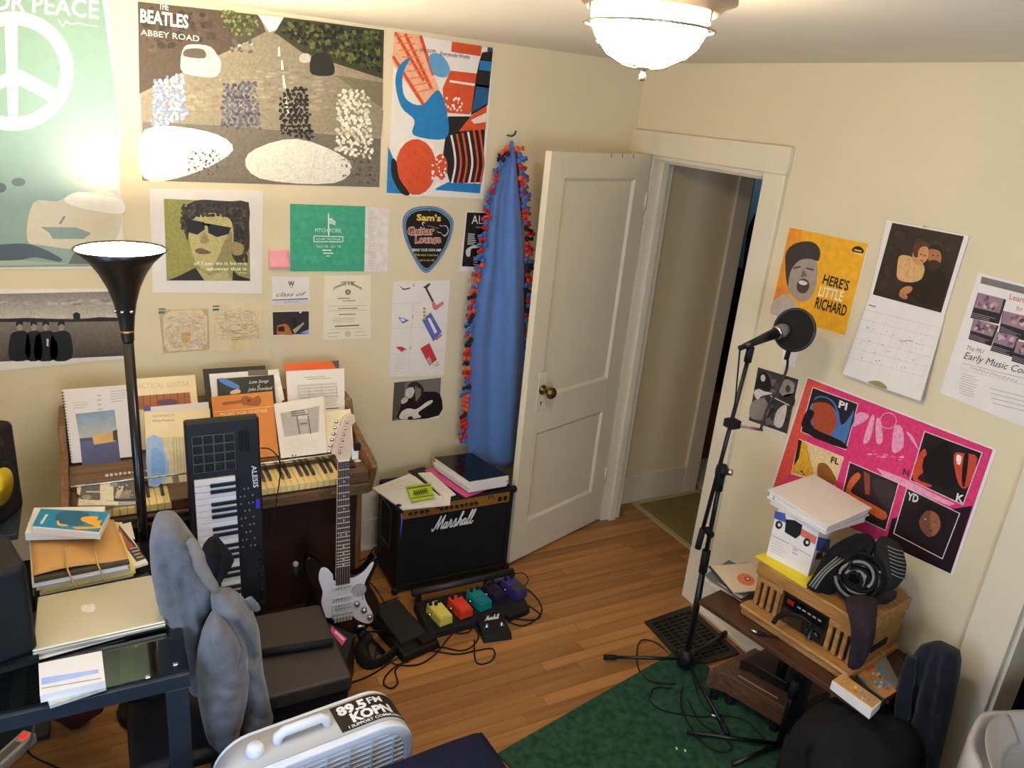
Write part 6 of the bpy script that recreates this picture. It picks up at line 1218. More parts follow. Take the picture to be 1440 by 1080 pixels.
for side in (0, 1):
    for i in range(60):
        v = .02+i/60*(.93 if side else .88); c = blf(side, v)+Vector(((-.012 if side == 0 else .010), -.018, 0)); mm_ = kmats[rk.choice([0, 0, 1, 1, 2, 3])]
        kn = B().ball(c+Vector((rk.uniform(-.008, .008), rk.uniform(-.008, .004), 0)), (.013, .012, .014), 8, 5)
        a = rk.uniform(-.9, .9)+(math.pi if side == 0 else 0); d = Vector((math.cos(a), -.25, math.sin(a)-.3)); e = d.cross(Vector((0, 1, 0))).normalized()*.010
        l_ = rk.uniform(.025, .045); kn.hexa([c-e*.6, c+e*.6, c+e*.6+Vector((0, -.005, 0)), c-e*.6+Vector((0, -.005, 0))], [c+d*l_-e, c+d*l_+e, c+d*l_+e+Vector((0, -.005, 0)), c+d*l_-e+Vector((0, -.005, 0))])
        kn.build('fringe_knot', mm_, bk, sm=True)
hk = thing('wall_hook', 'small dark hook in the wall holding up the blue blanket', 'hook', (-.721, -.01, 2.04))
B().tube([(-.721, 0, 2.05), (-.721, -.05, 2.05), (-.721, -.075, 2.06), (-.721, -.08, 2.075)], .004, 8).build('hook_wire', M_bmet, hk, sm=True)
# ================================================================== RIGHT SIDE
# rug
M_rug = mat('green_rug', (46, 80, 62), .98, spec=.1, var=.38, scale=38, bump=.6, bscale=260)
ra = ZP(705, 1058, 0); rb = ZP(905, 943, 0); re = (rb-ra).normalized(); rn = Vector((re.y, -re.x, 0))
r0_ = ra-re*.02; r1_ = ra+re*1.02
B().prism([r0_, r1_, r1_+rn*1.5, r0_+rn*1.5], (0, 0, .009)).build('area_rug', M_rug, label='dark green pile rug on the wooden floor', cat='rug', bevel=.003, origin=(r0_+r1_)/2+rn*.75)
RZ = .0092
# floor register
vg = thing('floor_register', 'dark cast metal floor vent grille beside the door casing', 'vent', ZP(970, 895, 0)); M_vent = mat('dark_bronze_grille', (56, 50, 44), .45, metal=.5, var=.2, scale=40)
v0, v1, v2, v3 = [ZP(*q, .003) for q in ((906, 875), (970, 853), (1040, 920), (967, 941))]
def VG(u, v, z=.0): q = v0.lerp(v1, u).lerp(v3.lerp(v2, u), v); return Vector((q.x, q.y, z))
def vbar(u0, w0, u1, w1, z0, z1, nm, m_): B().prism([VG(u0, w0, z0), VG(u1, w0, z0), VG(u1, w1, z0), VG(u0, w1, z0)], (0, 0, z1-z0)).build(nm, m_, vg)
vbar(0, 0, 1, 1, .0003, .001, 'duct_shadow_plate', M_rubber)
for a in ((0, 0, 1, .09), (0, .91, 1, 1), (0, .09, .10, .91), (.90, .09, 1, .91)): vbar(*a, .001, .009, 'frame_bar', M_vent)
for k in range(12): vbar(.10, .13+k*.066, .90, .13+k*.066+.03, .001, .007, 'slat', M_vent)
for k in range(5): vbar(.22+k*.14, .09, .25+k*.14, .91, .001, .008, 'cross_bar', M_vent)
# ---- microphone stand
ms = thing('microphone_stand', 'tall black boom microphone stand with three straight legs', 'stand', (-.385, -1.369, 0)); hb = Vector((-.385, -1.369, 0))
B().lathe([(.018, .03), (.034, .045), (.036, .085), (.026, .11), (.016, .12)], hb, 18).build('leg_hub', M_black, ms, sm=True)
for q, z in (((850, 924), .014), ((1023, 1031), .022), ((1020, 890), .014)):
    e = ZP(*q, z); c = hb+Vector((0, 0, .075)); d = (e-c)
    lg = B().tube([c, e], .0075, 10).build('leg', M_bmet, ms, sm=True); B().tube([e-d.normalized()*.05, e+d.normalized()*.004], .011, 10).build('rubber_foot', M_rubber, lg, sm=True)
cl_ = Vector((-.40, -1.372, .945))
B().tube([hb+Vector((0, 0, .1)), hb+Vector((-.006, 0, .52))], .0125, 12).build('lower_tube', M_bmet, ms, sm=True)
B().tube([hb+Vector((-.006, 0, .50)), hb+Vector((-.008, 0, .60))], .017, 12).build('height_clutch', M_rubber, ms, sm=True)
B().tube([hb+Vector((-.008, 0, .58)), cl_], .0095, 12).build('upper_tube', M_bmet, ms, sm=True)
B().tube([cl_+Vector((0, 0, -.075)), cl_+Vector((0, 0, -.01))], .016, 12).build('swivel_grip', M_rubber, ms, sm=True)
B().lathe([(.02, -.02), (.028, -.012), (.028, .012), (.02, .02)], cl_+Vector((-.004, 0, .01)), 16, ax=(.6, -.8, 0)).build('boom_clamp', M_black, ms, sm=True)
B().lathe([(.014, 0), (.012, .02), (.004, .022)], cl_+Vector((.012, -.016, .01)), 12, ax=(.6, -.8, 0)).build('clamp_knob', M_chrome, ms, sm=True)
bl0, bl1 = YP(982, 768, -1.395), YP(1052, 505, -1.385)
B().tube([bl0, bl1], .008, 12).build('boom_arm', M_bmet, ms, sm=True)
B().tube([bl0-(bl1-bl0).normalized()*.01, bl0+(bl1-bl0).normalized()*.075], .0125, 12).build('counterweight', M_rubber, ms, sm=True)
B().tube([YP(994, 745, -1.38), YP(1000, 752, -1.37)], .014, 10).build('cable_clip', M_rubber, ms, sm=True)
mc = YP(1056, 482, -1.385); B().tube([bl1-(bl1-bl0).normalized()*.01, mc+Vector((.004, 0, -.015))], .014, 12).build('mic_clip', M_rubber, ms, sm=True)
mi = thing('microphone', 'dark handheld microphone with silver grille in the stand clip', 'microphone', mc)
t0, t1, t2_ = YP(1047, 487, -1.387), YP(1092, 468, -1.392), YP(1106, 463, -1.394); md_ = (t2_-t0).normalized()
B().tube([t0, t0.lerp(t1, .25), t1], [.011, .013, .0205], 16).build('handle', M_bmet, mi, sm=True); B().tube([t1-md_*.002, t1+md_*.008], .0245, 18).build('collar', M_chrome, mi, sm=True)
B().lathe([(.0235, 0), (.0265, .012), (.026, .026), (.019, .040), (.008, .047), (.001, .048)], t1+md_*.006, 18, ax=md_).build('grille', mat('mic_mesh', (150, 146, 140), .45, metal=.7, bump=.6, bscale=600), mi, sm=True)
B().tube([t0, t0-md_*.022], [.009, .010], 12).build('plug', M_rubber, mi, sm=True)
P = smooth([t0-md_*.02, YP(1040, 497, -1.39), YP(1037, 530, -1.39), YP(1032, 575, -1.40), YP(1018, 625, -1.405), YP(1009, 680, -1.40), YP(1003, 720, -1.395), YP(992, 800, -1.39), YP(980, 870, -1.385), YP(972, 905, -1.39), ZP(950, 925, .012), ZP(925, 905, .004), ZP(903, 900, .004), ZP(896, 915, .004), ZP(898, 940, .004), ZP(915, 958, RZ+.004), ZP(950, 962, RZ+.004)], 6, False)
B().tube(P, .003, 6).build('microphone_cable', M_rubber, label='black microphone cable running down the stand to the floor', cat='cable', sm=True, origin=P[0])
# pop filter on gooseneck
pf = thing('pop_filter', 'round black pop filter on a gooseneck in front of the microphone', 'pop filter', YP(1117, 465, -1.42)); pc = YP(1117, 464, -1.42)
pn = ((CAM-pc).normalized()+Vector((-.55, .25, .0))).normalized()
B().lathe([(.071, -.004), (.078, -.006), (.080, 0), (.078, .006), (.071, .004)], pc, 40, ax=pn, caps=False).build('hoop', M_bmet, pf, sm=True)
B().lathe([(.001, 0), (.073, 0), (.073, .0006), (.001, .0006)], pc, 40, ax=pn, caps=True).build('screen', mat('pop_mesh', (24, 22, 20), .9, var=.1, scale=300), pf)
gb_ = pc-Vector((0, 0, .082))+Vector((-.004, 0, 0)); q = YP(1030, 597, -1.40); ba = YP(1072, 605, -1.43)
B().tube([gb_+Vector((0, 0, .008)), gb_+Vector((-.004, 0, -.03))], .009, 10).build('joint', M_rubber, pf, sm=True)
B().tube(smooth([gb_+Vector((-.002, 0, -.01)), YP(1106, 520, -1.42), YP(1094, 548, -1.42), YP(1080, 572, -1.425), YP(1070, 603, -1.43)], 6, False), .0048, 8).build('gooseneck', M_bmet, pf, sm=True)
B().tube([q, ba], .0055, 8).build('bracket', M_chrome, pf, sm=True); B().box((q.x-.018, q.y-.016, q.z-.015), (q.x+.028, q.y+.03, q.z+.017)).build('clamp', M_rubber, pf, bevel=.004)
# cables on the rug
M_cab = M_rubber
cable('black cable looping over the rug near the stand base', [(945, 968), (920, 968), (914, 985), (930, 998), (962, 1005), (990, 1008), (1005, 1006)], .003, RZ+.004)
cable('black cable lying from the stand base across the rug to the table', [(975, 955), (985, 985), (1000, 1002), (1030, 1008), (1052, 1015), (1075, 1040), (1100, 1062)], .003, RZ+.004)
cable('black cable forming a long loop at the middle of the rug', [(960, 965), (958, 990), (970, 1020), (990, 1045), (1015, 1058), (1030, 1050), (1015, 1035), (985, 1015), (968, 985)], .003, RZ+.0115)
B().cyl(ZP(1000, 1006, RZ+.01), ZP(1014, 1008, RZ+.01), .006, n=10).build('audio_plug', M_chrome, label='silver audio plug lying on the green rug', cat='plug', sm=True, origin=ZP(1007, 1007, RZ))
for q_, lb in (((950, 1050), 'larger white paper scrap on the green rug'), ((962, 1053), 'smaller white paper scrap on the green rug')): lay('paper_scrap', lb, 'scrap', C((q_[0], q_[1]), (q_[0]+2.5, q_[1]+1), (q_[0]+3, q_[1]+4), (q_[0]+.8, q_[1]+4)), RZ+.002, .001, M_paper)
# ---- side table
M_tab = wood('dark_brown_laminate', (62, 40, 27), (86, 57, 38), .32, 'y', .8)
TZ2 = .50; f0, f1 = ZP(983, 843, TZ2), ZP(1221, 1003, TZ2); te = (f1-f0).normalized(); tn = Vector((-te.y, te.x, 0)); tn = tn if tn.x > 0 else -tn
tb = thing('side_table', 'narrow dark brown side table along the right wall', 'table', ((f0+f1)/2).to_tuple()[:2]+(0,))
TD = .405
B().prism([f0-Vector((0, 0, .02)), f1-Vector((0, 0, .02)), f1+tn*TD-Vector((0, 0, .02)), f0+tn*TD-Vector((0, 0, .02))], (0, 0, .02)).build('table_top', M_tab, tb, bevel=.002)
for a, d in ((.52, .26), (.90, .10), (.30, TD-.05), (.93, TD-.06)):
    c = f0.lerp(f1, a)+tn*d; B().prism([Vector((c.x+dx*.014, c.y+dy*.014, 0)) for dx, dy in ((-1, -1), (1, -1), (1, 1), (-1, 1))], (0, 0, TZ2-.02)).build('leg', M_bmet, tb)
# records at the far end of the table
rg = random.Random(11)
for k in range(9):
    c = ZP(1036, 822, TZ2+.01)+Vector((.02+rg.uniform(-.012, .012), .0+rg.uniform(-.015, .015), 0)); z0 = TZ2+.0005+k*.0052; a = rg.uniform(-.35, .2)+.1
    R3 = Matrix.Rotation(a, 3, 'Z'); hs_ = .088
    labs = 'record sleeve on the side table, '+['bottommost of', 'eighth from the top of', 'seventh from the top of', 'sixth from the top of', 'fifth from the top of', 'fourth from the top of', 'third from the top of', 'second from the top of', ''][k]+' its pile'
    pts = [Vector((c.x, c.y, z0))+R3 @ Vector((dx*hs_, dy*hs_, 0)) for dx, dy in ((-1, -1), (1, -1), (1, 1), (-1, 1))]
    o = B().prism(pts, (0, 0, .004)).build('record_sleeve', mat('sleeve_%d' % (k % 4), [(214, 198, 170), (96, 110, 96), (170, 130, 100), (60, 56, 60)][k % 4] if k < 8 else (222, 208, 182), .7), label=labs if k < 8 else 'cream record sleeve with orange ring, on top of the record pile', cat='record', group='record sleeves on the side table', origin=pts[0])
    if k == 8:
        pl_ = Plane((0, 0, z0+.004), (0, 0, 1)); p = Print(pl_); q5 = pl_.at(1052, 814)
        p.ell(1049, 815, 13, 8, (214, 120, 70), 0, .35).ell(1051, 814, 5, 3, (120, 90, 70), 1, .35).ell(1051.5, 814, 2.2, 1.4, (230, 214, 190), 2, .35); p.build(o)
# ---- retro radio
M_rad = wood('oak_radio', (146, 100, 50), (184, 136, 76), .42, 'y', 1.2); M_rad2 = wood('oak_radio_dark', (134, 90, 44), (172, 124, 68), .42, 'y', 1.2)
ra_ = math.atan2(-.985, .15)
rm = Matrix.Translation(ZP(1049, 862, TZ2+.001)) @ Matrix.Rotation(ra_, 4, 'Z')
rd = thing('radio_cabinet', 'retro oak radio record player with slotted speaker fronts', 'radio', M=rm)   # local x along the front, local y into the wall
RWd, RD_, RH = .405, .315, .215
def rb_(lo_, hi_, nm, m_, bev=.002, par=None): return B().box(lo_, hi_).build(nm, m_, par or rd, world=False, bevel=bev)
rb_((-.012, -.02, 0), (RWd+.012, RD_, .026), 'base_moulding', M_rad, .006); rb_((-.018, -.028, .026), (RWd+.016, .03, .042), 'front_ledge', M_rad, .007)
rb_((0, .03, .026), (RWd, RD_, RH-.05), 'body', M_rad2, .003)
rb_((-.006, .012, RH-.05), (RWd+.006, RD_, RH), 'lid', M_rad, .004)
for gx0, gx1 in ((.01, .105), (.30, .395)):
    n = 3; w_ = (gx1-gx0)
    rb_((gx0, .027, .046), (gx1, .0305, RH-.055), 'speaker_cloth', M_rubber, 0)
    for k in range(4):
        xa = gx0+(w_-.012)*k/3; rb_((xa-.004, .014, .044), (xa+.012, .03, RH-.052), 'speaker_slat', M_rad, .003)
    rb_((gx0-.006, .0142, RH-.072), (gx1+.006, .0298, RH-.0505), 'speaker_rail', M_rad, .002)
rb_((.115, .020, .046), (.292, .032, RH-.053), 'dial_panel', mat('dark_panel', (34, 28, 24), .3), .002)
rb_((.122, .0175, .108), (.285, .0205, RH-.06), 'display_strip', mat('black_display', (10, 10, 12), .15), .001)
rb_((.135, .016, .125), (.16, .018, .142), 'clock_display', mat('red_display', (70, 20, 18), .3, emit=(150, 20, 14), es=.5), 0)
for k in range(5): rb_((.175+k*.02, .0165, .13), (.188+k*.02, .018, .136), 'panel_text', mat('panel_grey', (150, 146, 140), .5), 0)
rb_((.125, .0172, .052), (.205, .0208, .098), 'disc_slot', mat('bronze_panel', (74, 64, 44), .3, metal=.5), .001)
for x in (.228, .262): B().lathe([(.014, 0), (.013, .012), (.003, .013)], (x, .020, .072), 16, ax=(0, -1, 0)).build('knob', M_bmet, rd, world=False, sm=True)
rb_((RWd+.001, .12, .06), (RWd+.004, .22, .085), 'side_vent', M_rubber, 0)
RT = TZ2+.001+RH
o, pl_ = lay('yellow_envelope', 'bright yellow folder on the radio lid under the white box', 'folder', C((1062, 782), (1100, 768), (1150, 800), (1134, 827)), RT+.004, .0035, mat('yellow_card', (232, 210, 40), .6))
# white product box
wb = thing('camera_box', 'white product box with pictures of black camera modules, on the radio', 'box', ZP(1105, 795, RT+.005))
c0, c1 = ZP(1077, 781, RT+.0045), ZP(1136, 811, RT+.0045); be_ = (c1-c0); bn2 = Vector((-be_.y, be_.x, 0)).normalized(); bn2 = bn2 if bn2.x > 0 else -bn2
hgt = .185; bdp = .125
B().prism([c0, c1, c1+bn2*bdp, c0+bn2*bdp], (0, 0, hgt)).build('carton', M_paper, wb, bevel=.002)
FPn = Plane(c0-bn2*.0006, -bn2); p = Print(FPn, 1040, 650, 5.143)
p.poly(C((256, 350), (330, 372), (340, 440), (250, 405)), (70, 90, 160), 1).poly(C((450, 480), (560, 540), (545, 596), (440, 530)), (210, 110, 96), 1).poly(C((336, 412), (400, 420), (455, 455), (440, 525), (405, 553), (326, 505)), (30, 28, 30), 2)
for x, y in ((284, 453), (486, 580)): p.ell(x, y, 26, 30, (34, 32, 34), 2).ell(x+3, y, 11, 13, (226, 220, 214), 3)
p.line(C((230, 525), (362, 592)), 3, (120, 116, 112), 2).line(C((372, 600), (516, 680)), 3, (120, 116, 112), 2).lines((232, 560), (340, 612), (225, 640), 5, 3, (196, 190, 186), 2).lines((385, 625), (425, 646), (380, 650), 2, 4, (110, 106, 104), 2)
p.build(wb, 'front_print')
SPl = Plane(c1+be_.normalized()*.0006, be_.normalized()); p = Print(SPl, 1040, 650, 5.143)
p.poly(C((570, 540), (660, 560), (640, 660), (552, 640)), (64, 84, 170), 1).poly(C((560, 655), (600, 650), (600, 700), (545, 705)), (40, 40, 46), 2); p.build(wb, 'side_print')
# papers and binder on the box
BZ = RT+.0045+hgt
lay('stacked_paper', 'loose white papers under the white binder on the product box', 'papers', C((1084, 702), (1160, 745), (1217, 728), (1205, 712), (1130, 675)), BZ+.018, .0175, M_paper)
wbn = thing('white_binder', 'white ring binder tilted on top of the stack on the radio', 'binder', ZP(1150, 710, BZ+.0185))
q = [ZP(*a, BZ+.05) for a in ((1080, 689), (1164, 741), (1226, 714), (1146, 667))]
for z0, z1, nm, m_ in ((BZ+.019, BZ+.023, 'back_cover', M_paper), (BZ+.024, BZ+.044, 'pages', M_paper), (BZ+.045, BZ+.05, 'front_cover', M_paper)):
    k = 1.0 if nm != 'pages' else .96; cc = sum(q, Vector())/4; B().prism([Vector((cc.x+(v.x-cc.x)*k, cc.y+(v.y-cc.y)*k, z0)) for v in q], (0, 0, z1-z0)).build(nm, m_, wbn, bevel=.0015)
B().prism([Vector((q[0].x, q[0].y, BZ+.019)), Vector((q[3].x, q[3].y, BZ+.019)), Vector((q[3].x, q[3].y, BZ+.05)), Vector((q[0].x, q[0].y, BZ+.05))], (.003, .003, 0)).build('spine', M_paper, wbn)
B().tube([q[0]+Vector((.012, -.03, -.016))+Vector((.010*math.cos(a), 0, .014*math.sin(a))) for a in [i*math.pi/6 for i in range(13)]], .0014, 6).build('ring', M_chrome, wbn, sm=True)
# bundle of scarf, bag and cap on the radio
M_blk = mat('black_fabric', (13, 13, 14), .9, var=.2, scale=60, bump=.2, bscale=180); M_str = mat('grey_stripe_knit', (126, 128, 120), .9); M_pur = mat('dark_plum_cloth', (42, 32, 38), .95, var=.15, scale=50, bump=.25, bscale=160)
bg = thing('black_bag', 'soft black bag slumped against the product box on the radio', 'bag', ZP(1165, 815, RT))
vq = ZP(1206, 812, RT+.07); vdq = (CAM-vq).normalized(); VP_ = Plane(vq, vdq)
drape([(750, 1204), (757, 1188), (768, 1170), (782, 1158), (797, 1150), (812, 1141), (824, 1133), (834, 1140), (842, 1150)], [(750, 1220), (757, 1230), (768, 1232), (782, 1226), (797, 1214), (812, 1198), (824, 1184), (834, 1172), (842, 1160)], lambda x, y: VP_.at(x, y), vdq, .05, [(C((1210, 758), (1180, 785), (1150, 818)), 4, .018), (C((1222, 770), (1190, 800)), 4, .014), (C((1145, 824), (1160, 836)), 3, .012), (C((1190, 768), (1170, 776)), 3, .008)], wr=.003, step=4).build('bag_body', M_blk, bg, sm=True)
for k in range(3): B().tube(smooth([ZP(1138+k*4, 824+k*2, RT+.05), ZP(1155+k*3, 803+k*2, RT+.10), ZP(1178+k*4, 783+k*2, RT+.13)], 5, False), .003, 6).build('bag_stripe', M_str, bg, sm=True)
sc = thing('striped_scarf', 'black and grey striped knit scarf coiled on the radio', 'scarf', ZP(1205, 830, RT)); sc0 = ZP(1206, 812, RT+.07)
for k in range(11):
    r = .008+k*.0066; h = .045*math.sqrt(max(0, 1-(k/12)**2)); vd = (CAM-sc0).normalized(); e1 = vd.cross(Vector((0, 0, 1))).normalized(); e2 = e1.cross(vd)
    rs = random.Random(k*7+1); jit = e1*rs.uniform(-.009, .009)+e2*rs.uniform(-.009, .009); st_ = rs.uniform(0, 6.28); ee = rs.uniform(.78, 1.08); nn_ = rs.choice([12, 14, 16]) if k % 2 else 21
    B().tube([sc0+jit+(e1*math.cos(a)+e2*math.sin(a)*ee)*(r+.004*(i/20))+vd*(h+.018+.007*math.sin(2*a+k)) for i, a in [(i, i*2*math.pi/20+st_) for i in range(nn_)]], .0054, 7).build('scarf_fold', M_str if k % 2 else M_blk, sc, sm=True)
drape([(768, 1196), (775, 1186), (790, 1178), (808, 1176), (824, 1180), (838, 1190), (845, 1200)], [(768, 1212), (775, 1224), (790, 1233), (808, 1234), (824, 1228), (838, 1218), (845, 1208)], lambda x, y: VP_.at(x, y), vdq, .03, [(C((1190, 785), (1205, 812), (1222, 830)), 4, .008)], wr=.002, step=4).build('scarf_core', M_blk, sc, sm=True)
cp = thing('knit_cap', 'dark ribbed knit cap piled at the wall end of the radio', 'cap', ZP(1240, 830, RT)); cc = ZP(1243, 800, RT+.08)
drape([(754, 1238), (762, 1231), (776, 1228), (795, 1230), (812, 1230), (826, 1226), (836, 1232)], [(754, 1248), (762, 1262), (776, 1271), (795, 1275), (812, 1273), (826, 1262), (836, 1246)], lambda x, y: VP_.at(x, y)-vdq*.01, vdq, .055, [(C((1240, 765), (1256, 790), (1262, 815)), 4, .012), (C((1234, 790), (1246, 820)), 4, .012)], wr=.003, step=4).build('cap_dome', mat('charcoal_knit', (34, 33, 31), .95), cp, sm=True)
for k in range(8):
    y = 768+k*5.5; B().tube([VP_.at(1248+k*.8+u*(1270+min(4, k)-1248-k*.8), y+u*7+1.5*math.sin(3*u), min(.056, .050-.018*u*u)) for u in [i/6 for i in range(7)]], .0018, 6).build('knit_rib', M_str, cp, sm=True)
drape([(826, 1208), (832, 1204), (842, 1206), (850, 1214)], [(826, 1248), (832, 1262), (842, 1260), (850, 1246)], lambda x, y: VP_.at(x, y), vdq, .04, [(C((1215, 834), (1240, 842)), 4, .01)], wr=.003, step=3).build('cap_cuff', M_pur, cp, sm=True)
ds = thing('plum_scarf', 'dark plum scarf hanging over the front corner of the radio', 'scarf', ZP(1200, 880, RT))
rows2 = [((1186, 835), (1236, 836), .06, .03), ((1188, 852), (1234, 858), .05, .03), ((1194, 868), (1232, 880), .03, .03), ((1197, 885), (1231, 897), .0, .028), ((1196, 905), (1226, 912), -.06, .026), ((1193, 925), (1217, 930), -.11, .022), ((1190, 942), (1208, 944), -.165, .016)]
rings = []
for i, (l_, r_, dz, dd) in enumerate(rows2):
    a, c = ZP(*l_, RT+dz), ZP(*r_, RT+dz); ctr = (a+c)/2; hw = (c-a)/2; vd = (CAM-ctr).normalized()
    rings.append([ctr+hw*math.cos(t)+vd*(dd*math.sin(t)*(1+.25*math.sin(5*t+i))+.02) for t in [2*math.pi*j/24 for j in range(24)]])
B().ring(rings).build('scarf_cloth', M_pur, ds, sm=True, sub=1)
# things at the near end of the table
o, pl_ = lay('comic_magazine', 'colourful comic magazine lying behind the paperback on the table end', 'magazine', C((1205, 947), (1245, 921), (1266, 962), (1238, 985)), TZ2+.010, .009, mat('mag_grey', (150, 140, 126), .4))
p = Print(pl_, 1120, 840, 4.5); p.poly(C((390, 470), (470, 390), (500, 430), (560, 520), (640, 590), (560, 640)), (206, 140, 74), 0).poly(C((430, 440), (470, 385), (500, 440), (450, 470)), (200, 84, 70), 1).poly(C((490, 520), (580, 550), (570, 570), (500, 560)), (96, 150, 196), 1).poly(C((520, 440), (555, 460), (540, 500), (510, 470)), (96, 150, 190), 1)
p.scatter(C((420, 470), (560, 460), (620, 590), (540, 610)), 24, 6, 18, [(226, 200, 120), (120, 160, 190), (190, 90, 60), (226, 220, 206)], 1.2); p.build(o)
o, pl_ = lay('paperback', 'thick paperback with orange collage cover and white page edge, at the near table end', 'book', C((1170, 957), (1186, 947), (1240, 986), (1226, 1000)), TZ2+.034, .033, M_paper, bevel=.001)
p = Print(pl_, 1120, 840, 4.5); p.poly(C((230, 525), (300, 485), (535, 655), (480, 700)), (206, 150, 84), 0).poly(C((310, 482), (330, 480), (550, 640), (535, 655)), (34, 32, 30), 1)
p.scatter(C((240, 528), (305, 498), (515, 655), (478, 690)), 20, 6, 16, [(226, 206, 110), (120, 150, 180), (210, 110, 50), (230, 226, 214), (150, 170, 90)], 1); p.build(o)
ad = thing('cable_adapter', 'small black cable adapter lying on the table in front of the radio', 'adapter', ZP(1070, 893, TZ2))
B().tube([ZP(1056, 886, TZ2+.008), ZP(1066, 890, TZ2+.008)], .006, 8).build('plug_tip', M_chrome, ad, sm=True); B().tube([ZP(1066, 890, TZ2+.008), ZP(1076, 893, TZ2+.008)], .0085, 8).build('plug_body', M_rubber, ad, sm=True)
B().tube(smooth([ZP(1076, 893, TZ2+.006), ZP(1090, 896, TZ2+.005), ZP(1104, 894, TZ2+.005), ZP(1108, 890, TZ2+.005)], 5, False), .003, 6).build('lead', M_rubber, ad, sm=True)
# ---- low wood cabinet under the table
wc = thing('stereo_cabinet', 'low wood-grain stereo with angled corner and smoked cover, under the table', 'stereo', ZP(1050, 960, 0)); M_wg = wood('old_woodgrain', (82, 54, 38), (116, 82, 58), .4, 'y', 1.0)
zt = .14; L0, K0, E0 = ZP(997, 941, zt), ZP(1025, 950, zt), ZP(1104, 996, zt); Bk0, Bk1 = L0+Vector((.28, .03, 0)), E0+Vector((.26, .0, 0))
poly = [L0, K0, E0, Bk1, Bk0]
B().prism([v-Vector((0, 0, .085)) for v in poly], (0, 0, .085)).build('case', M_wg, wc, bevel=.003)
cx_ = sum(poly, Vector())/5; B().prism([cx_+(v-cx_)*.62+Vector((.05, 0, .0005)) for v in poly], (0, 0, .045)).build('dust_cover', mat('smoked_plastic', (40, 32, 26), .15, spec=.6, alpha=.72), wc, bevel=.003)
for v in (L0.lerp(cx_, .2), K0.lerp(cx_, .2), E0.lerp(cx_, .2), Bk0.lerp(cx_, .2), Bk1.lerp(cx_, .2)): B().lathe([(.018, RZ), (.018, zt-.085)], (v.x, v.y, 0), 12).build('foot', M_rubber, wc)
B().tube([K0.lerp(cx_, .3)+Vector((0, 0, .002)), E0.lerp(cx_, .3)+Vector((0, 0, .002))], .004, 6).build('trim_strip', mat('tan_strip', (150, 112, 74), .4), wc)
# ---- short stand in front of the table
s2 = thing('desk_microphone_stand', 'short black stand with curved top in front of the radio', 'stand', ZP(1096, 1050, RZ)); pb_, pt_ = ZP(1096, 1046, .03), ZP(1142, 880, .60)
B().tube([pb_, pb_.lerp(pt_, .5)], .0125, 12).build('lower_tube', M_bmet, s2, sm=True); B().tube([pb_.lerp(pt_, .45), pt_], .009, 12).build('upper_tube', M_bmet, s2, sm=True); B().tube([pb_.lerp(pt_, .42), pb_.lerp(pt_, .56)], .019, 12).build('clutch', M_rubber, s2, sm=True)
B().tube(smooth([ZP(1088, 875, .60), ZP(1096, 866, .605), ZP(1112, 864, .607), ZP(1128, 868, .606), ZP(1141, 878, .60), ZP(1132, 888, .59)], 5, False), .0085, 10).build('curved_head', M_rubber, s2, sm=True)
for q_ in ((966, 1030), (1030, 1075), (1140, 1085)): e = ZP(*q_, RZ+.012); B().tube([pb_, e], .0075, 10).build('leg', M_bmet, s2, sm=True)
# ---- backpack, coat, bin
bp = thing('backpack', 'black backpack with a silver zipper on the floor below the table end', 'backpack', (-.395, -2.145, RZ))
b = B(); rings = []; bpx, bpy_ = -.395, -2.145
for i in range(13):
    t = i/12; z = RZ+.002+t*.45; k = (1-abs(2*t-1)**3.2)**.5*.92+.10
    rings.append([Vector((bpx+.03*t+.225*k*math.copysign(abs(math.cos(a))**.75, math.cos(a)), bpy_+.165*k*math.copysign(abs(math.sin(a))**.75, math.sin(a))+.007*math.sin(7*a+i), z+.006*math.sin(5*a+i))) for a in [2*math.pi*j/36 for j in range(36)]])
b.ring(rings).build('main_body', M_blk, bp, sm=True, sub=1)
limb([Vector((-.52, -2.30, .08)), Vector((-.51, -2.315, .18)), Vector((-.48, -2.30, .30))], [.07, .095, .06], .5).build('front_pocket', M_blk, bp, sm=True)
B().tube(smooth([ZP(1150, 1037, .38), ZP(1168, 1045, .385), ZP(1185, 1050, .38)], 4, False), .0022, 6).build('zipper', M_chrome, bp, sm=True)
limb([Vector((-.55, -2.14, .36)), Vector((-.60, -2.12, .38)), Vector((-.61, -2.16, .30))], [.012, .014, .012], .4).build('strap', M_blk, bp, sm=True)
ct = thing('navy_coat', 'dark navy coat bundled upright against the wall beside the table', 'coat', (-.16, -2.24, 0)); M_coat = mat('navy_coat_cloth', (15, 18, 30), .9, var=.2, scale=20, bump=.2, bscale=120, sheen=.15)
La = [(901, 1314), (906, 1296), (915, 1288), (930, 1284), (950, 1280), (980, 1274), (1020, 1266), (1060, 1258), (1110, 1250), (1160, 1244)]
Ra = [(901, 1324), (906, 1332), (915, 1349), (930, 1351), (950, 1349), (980, 1343), (1020, 1334), (1060, 1324), (1110, 1312), (1160, 1300)]
db = drape(La, Ra, lambda x, y: XP(x, y, -.15), (-1, -.25, .1), .075, [(C((1312, 915), (1302, 950), (1290, 1000)), 6, .022), (C((1328, 918), (1322, 960), (1310, 1020)), 6, .018), (C((1345, 930), (1335, 990)), 5, .01), (C((1296, 960), (1280, 1030)), 6, .014), (C((1325, 1000), (1305, 1060)), 7, .014)], wr=.0035)
db.build('coat_body', M_coat, ct, sm=True)
limb([XP(1283, 925, -.22), XP(1274, 960, -.23), XP(1268, 1010, -.23)], [.02, .03, .03], .7).build('coat_sleeve', M_coat, ct, sm=True)
limb([XP(1270, 920, -.2), XP(1276, 930, -.2), XP(1282, 940, -.21)], [.01, .014, .01], .7).build('buckle_strap', M_rubber, ct, sm=True)
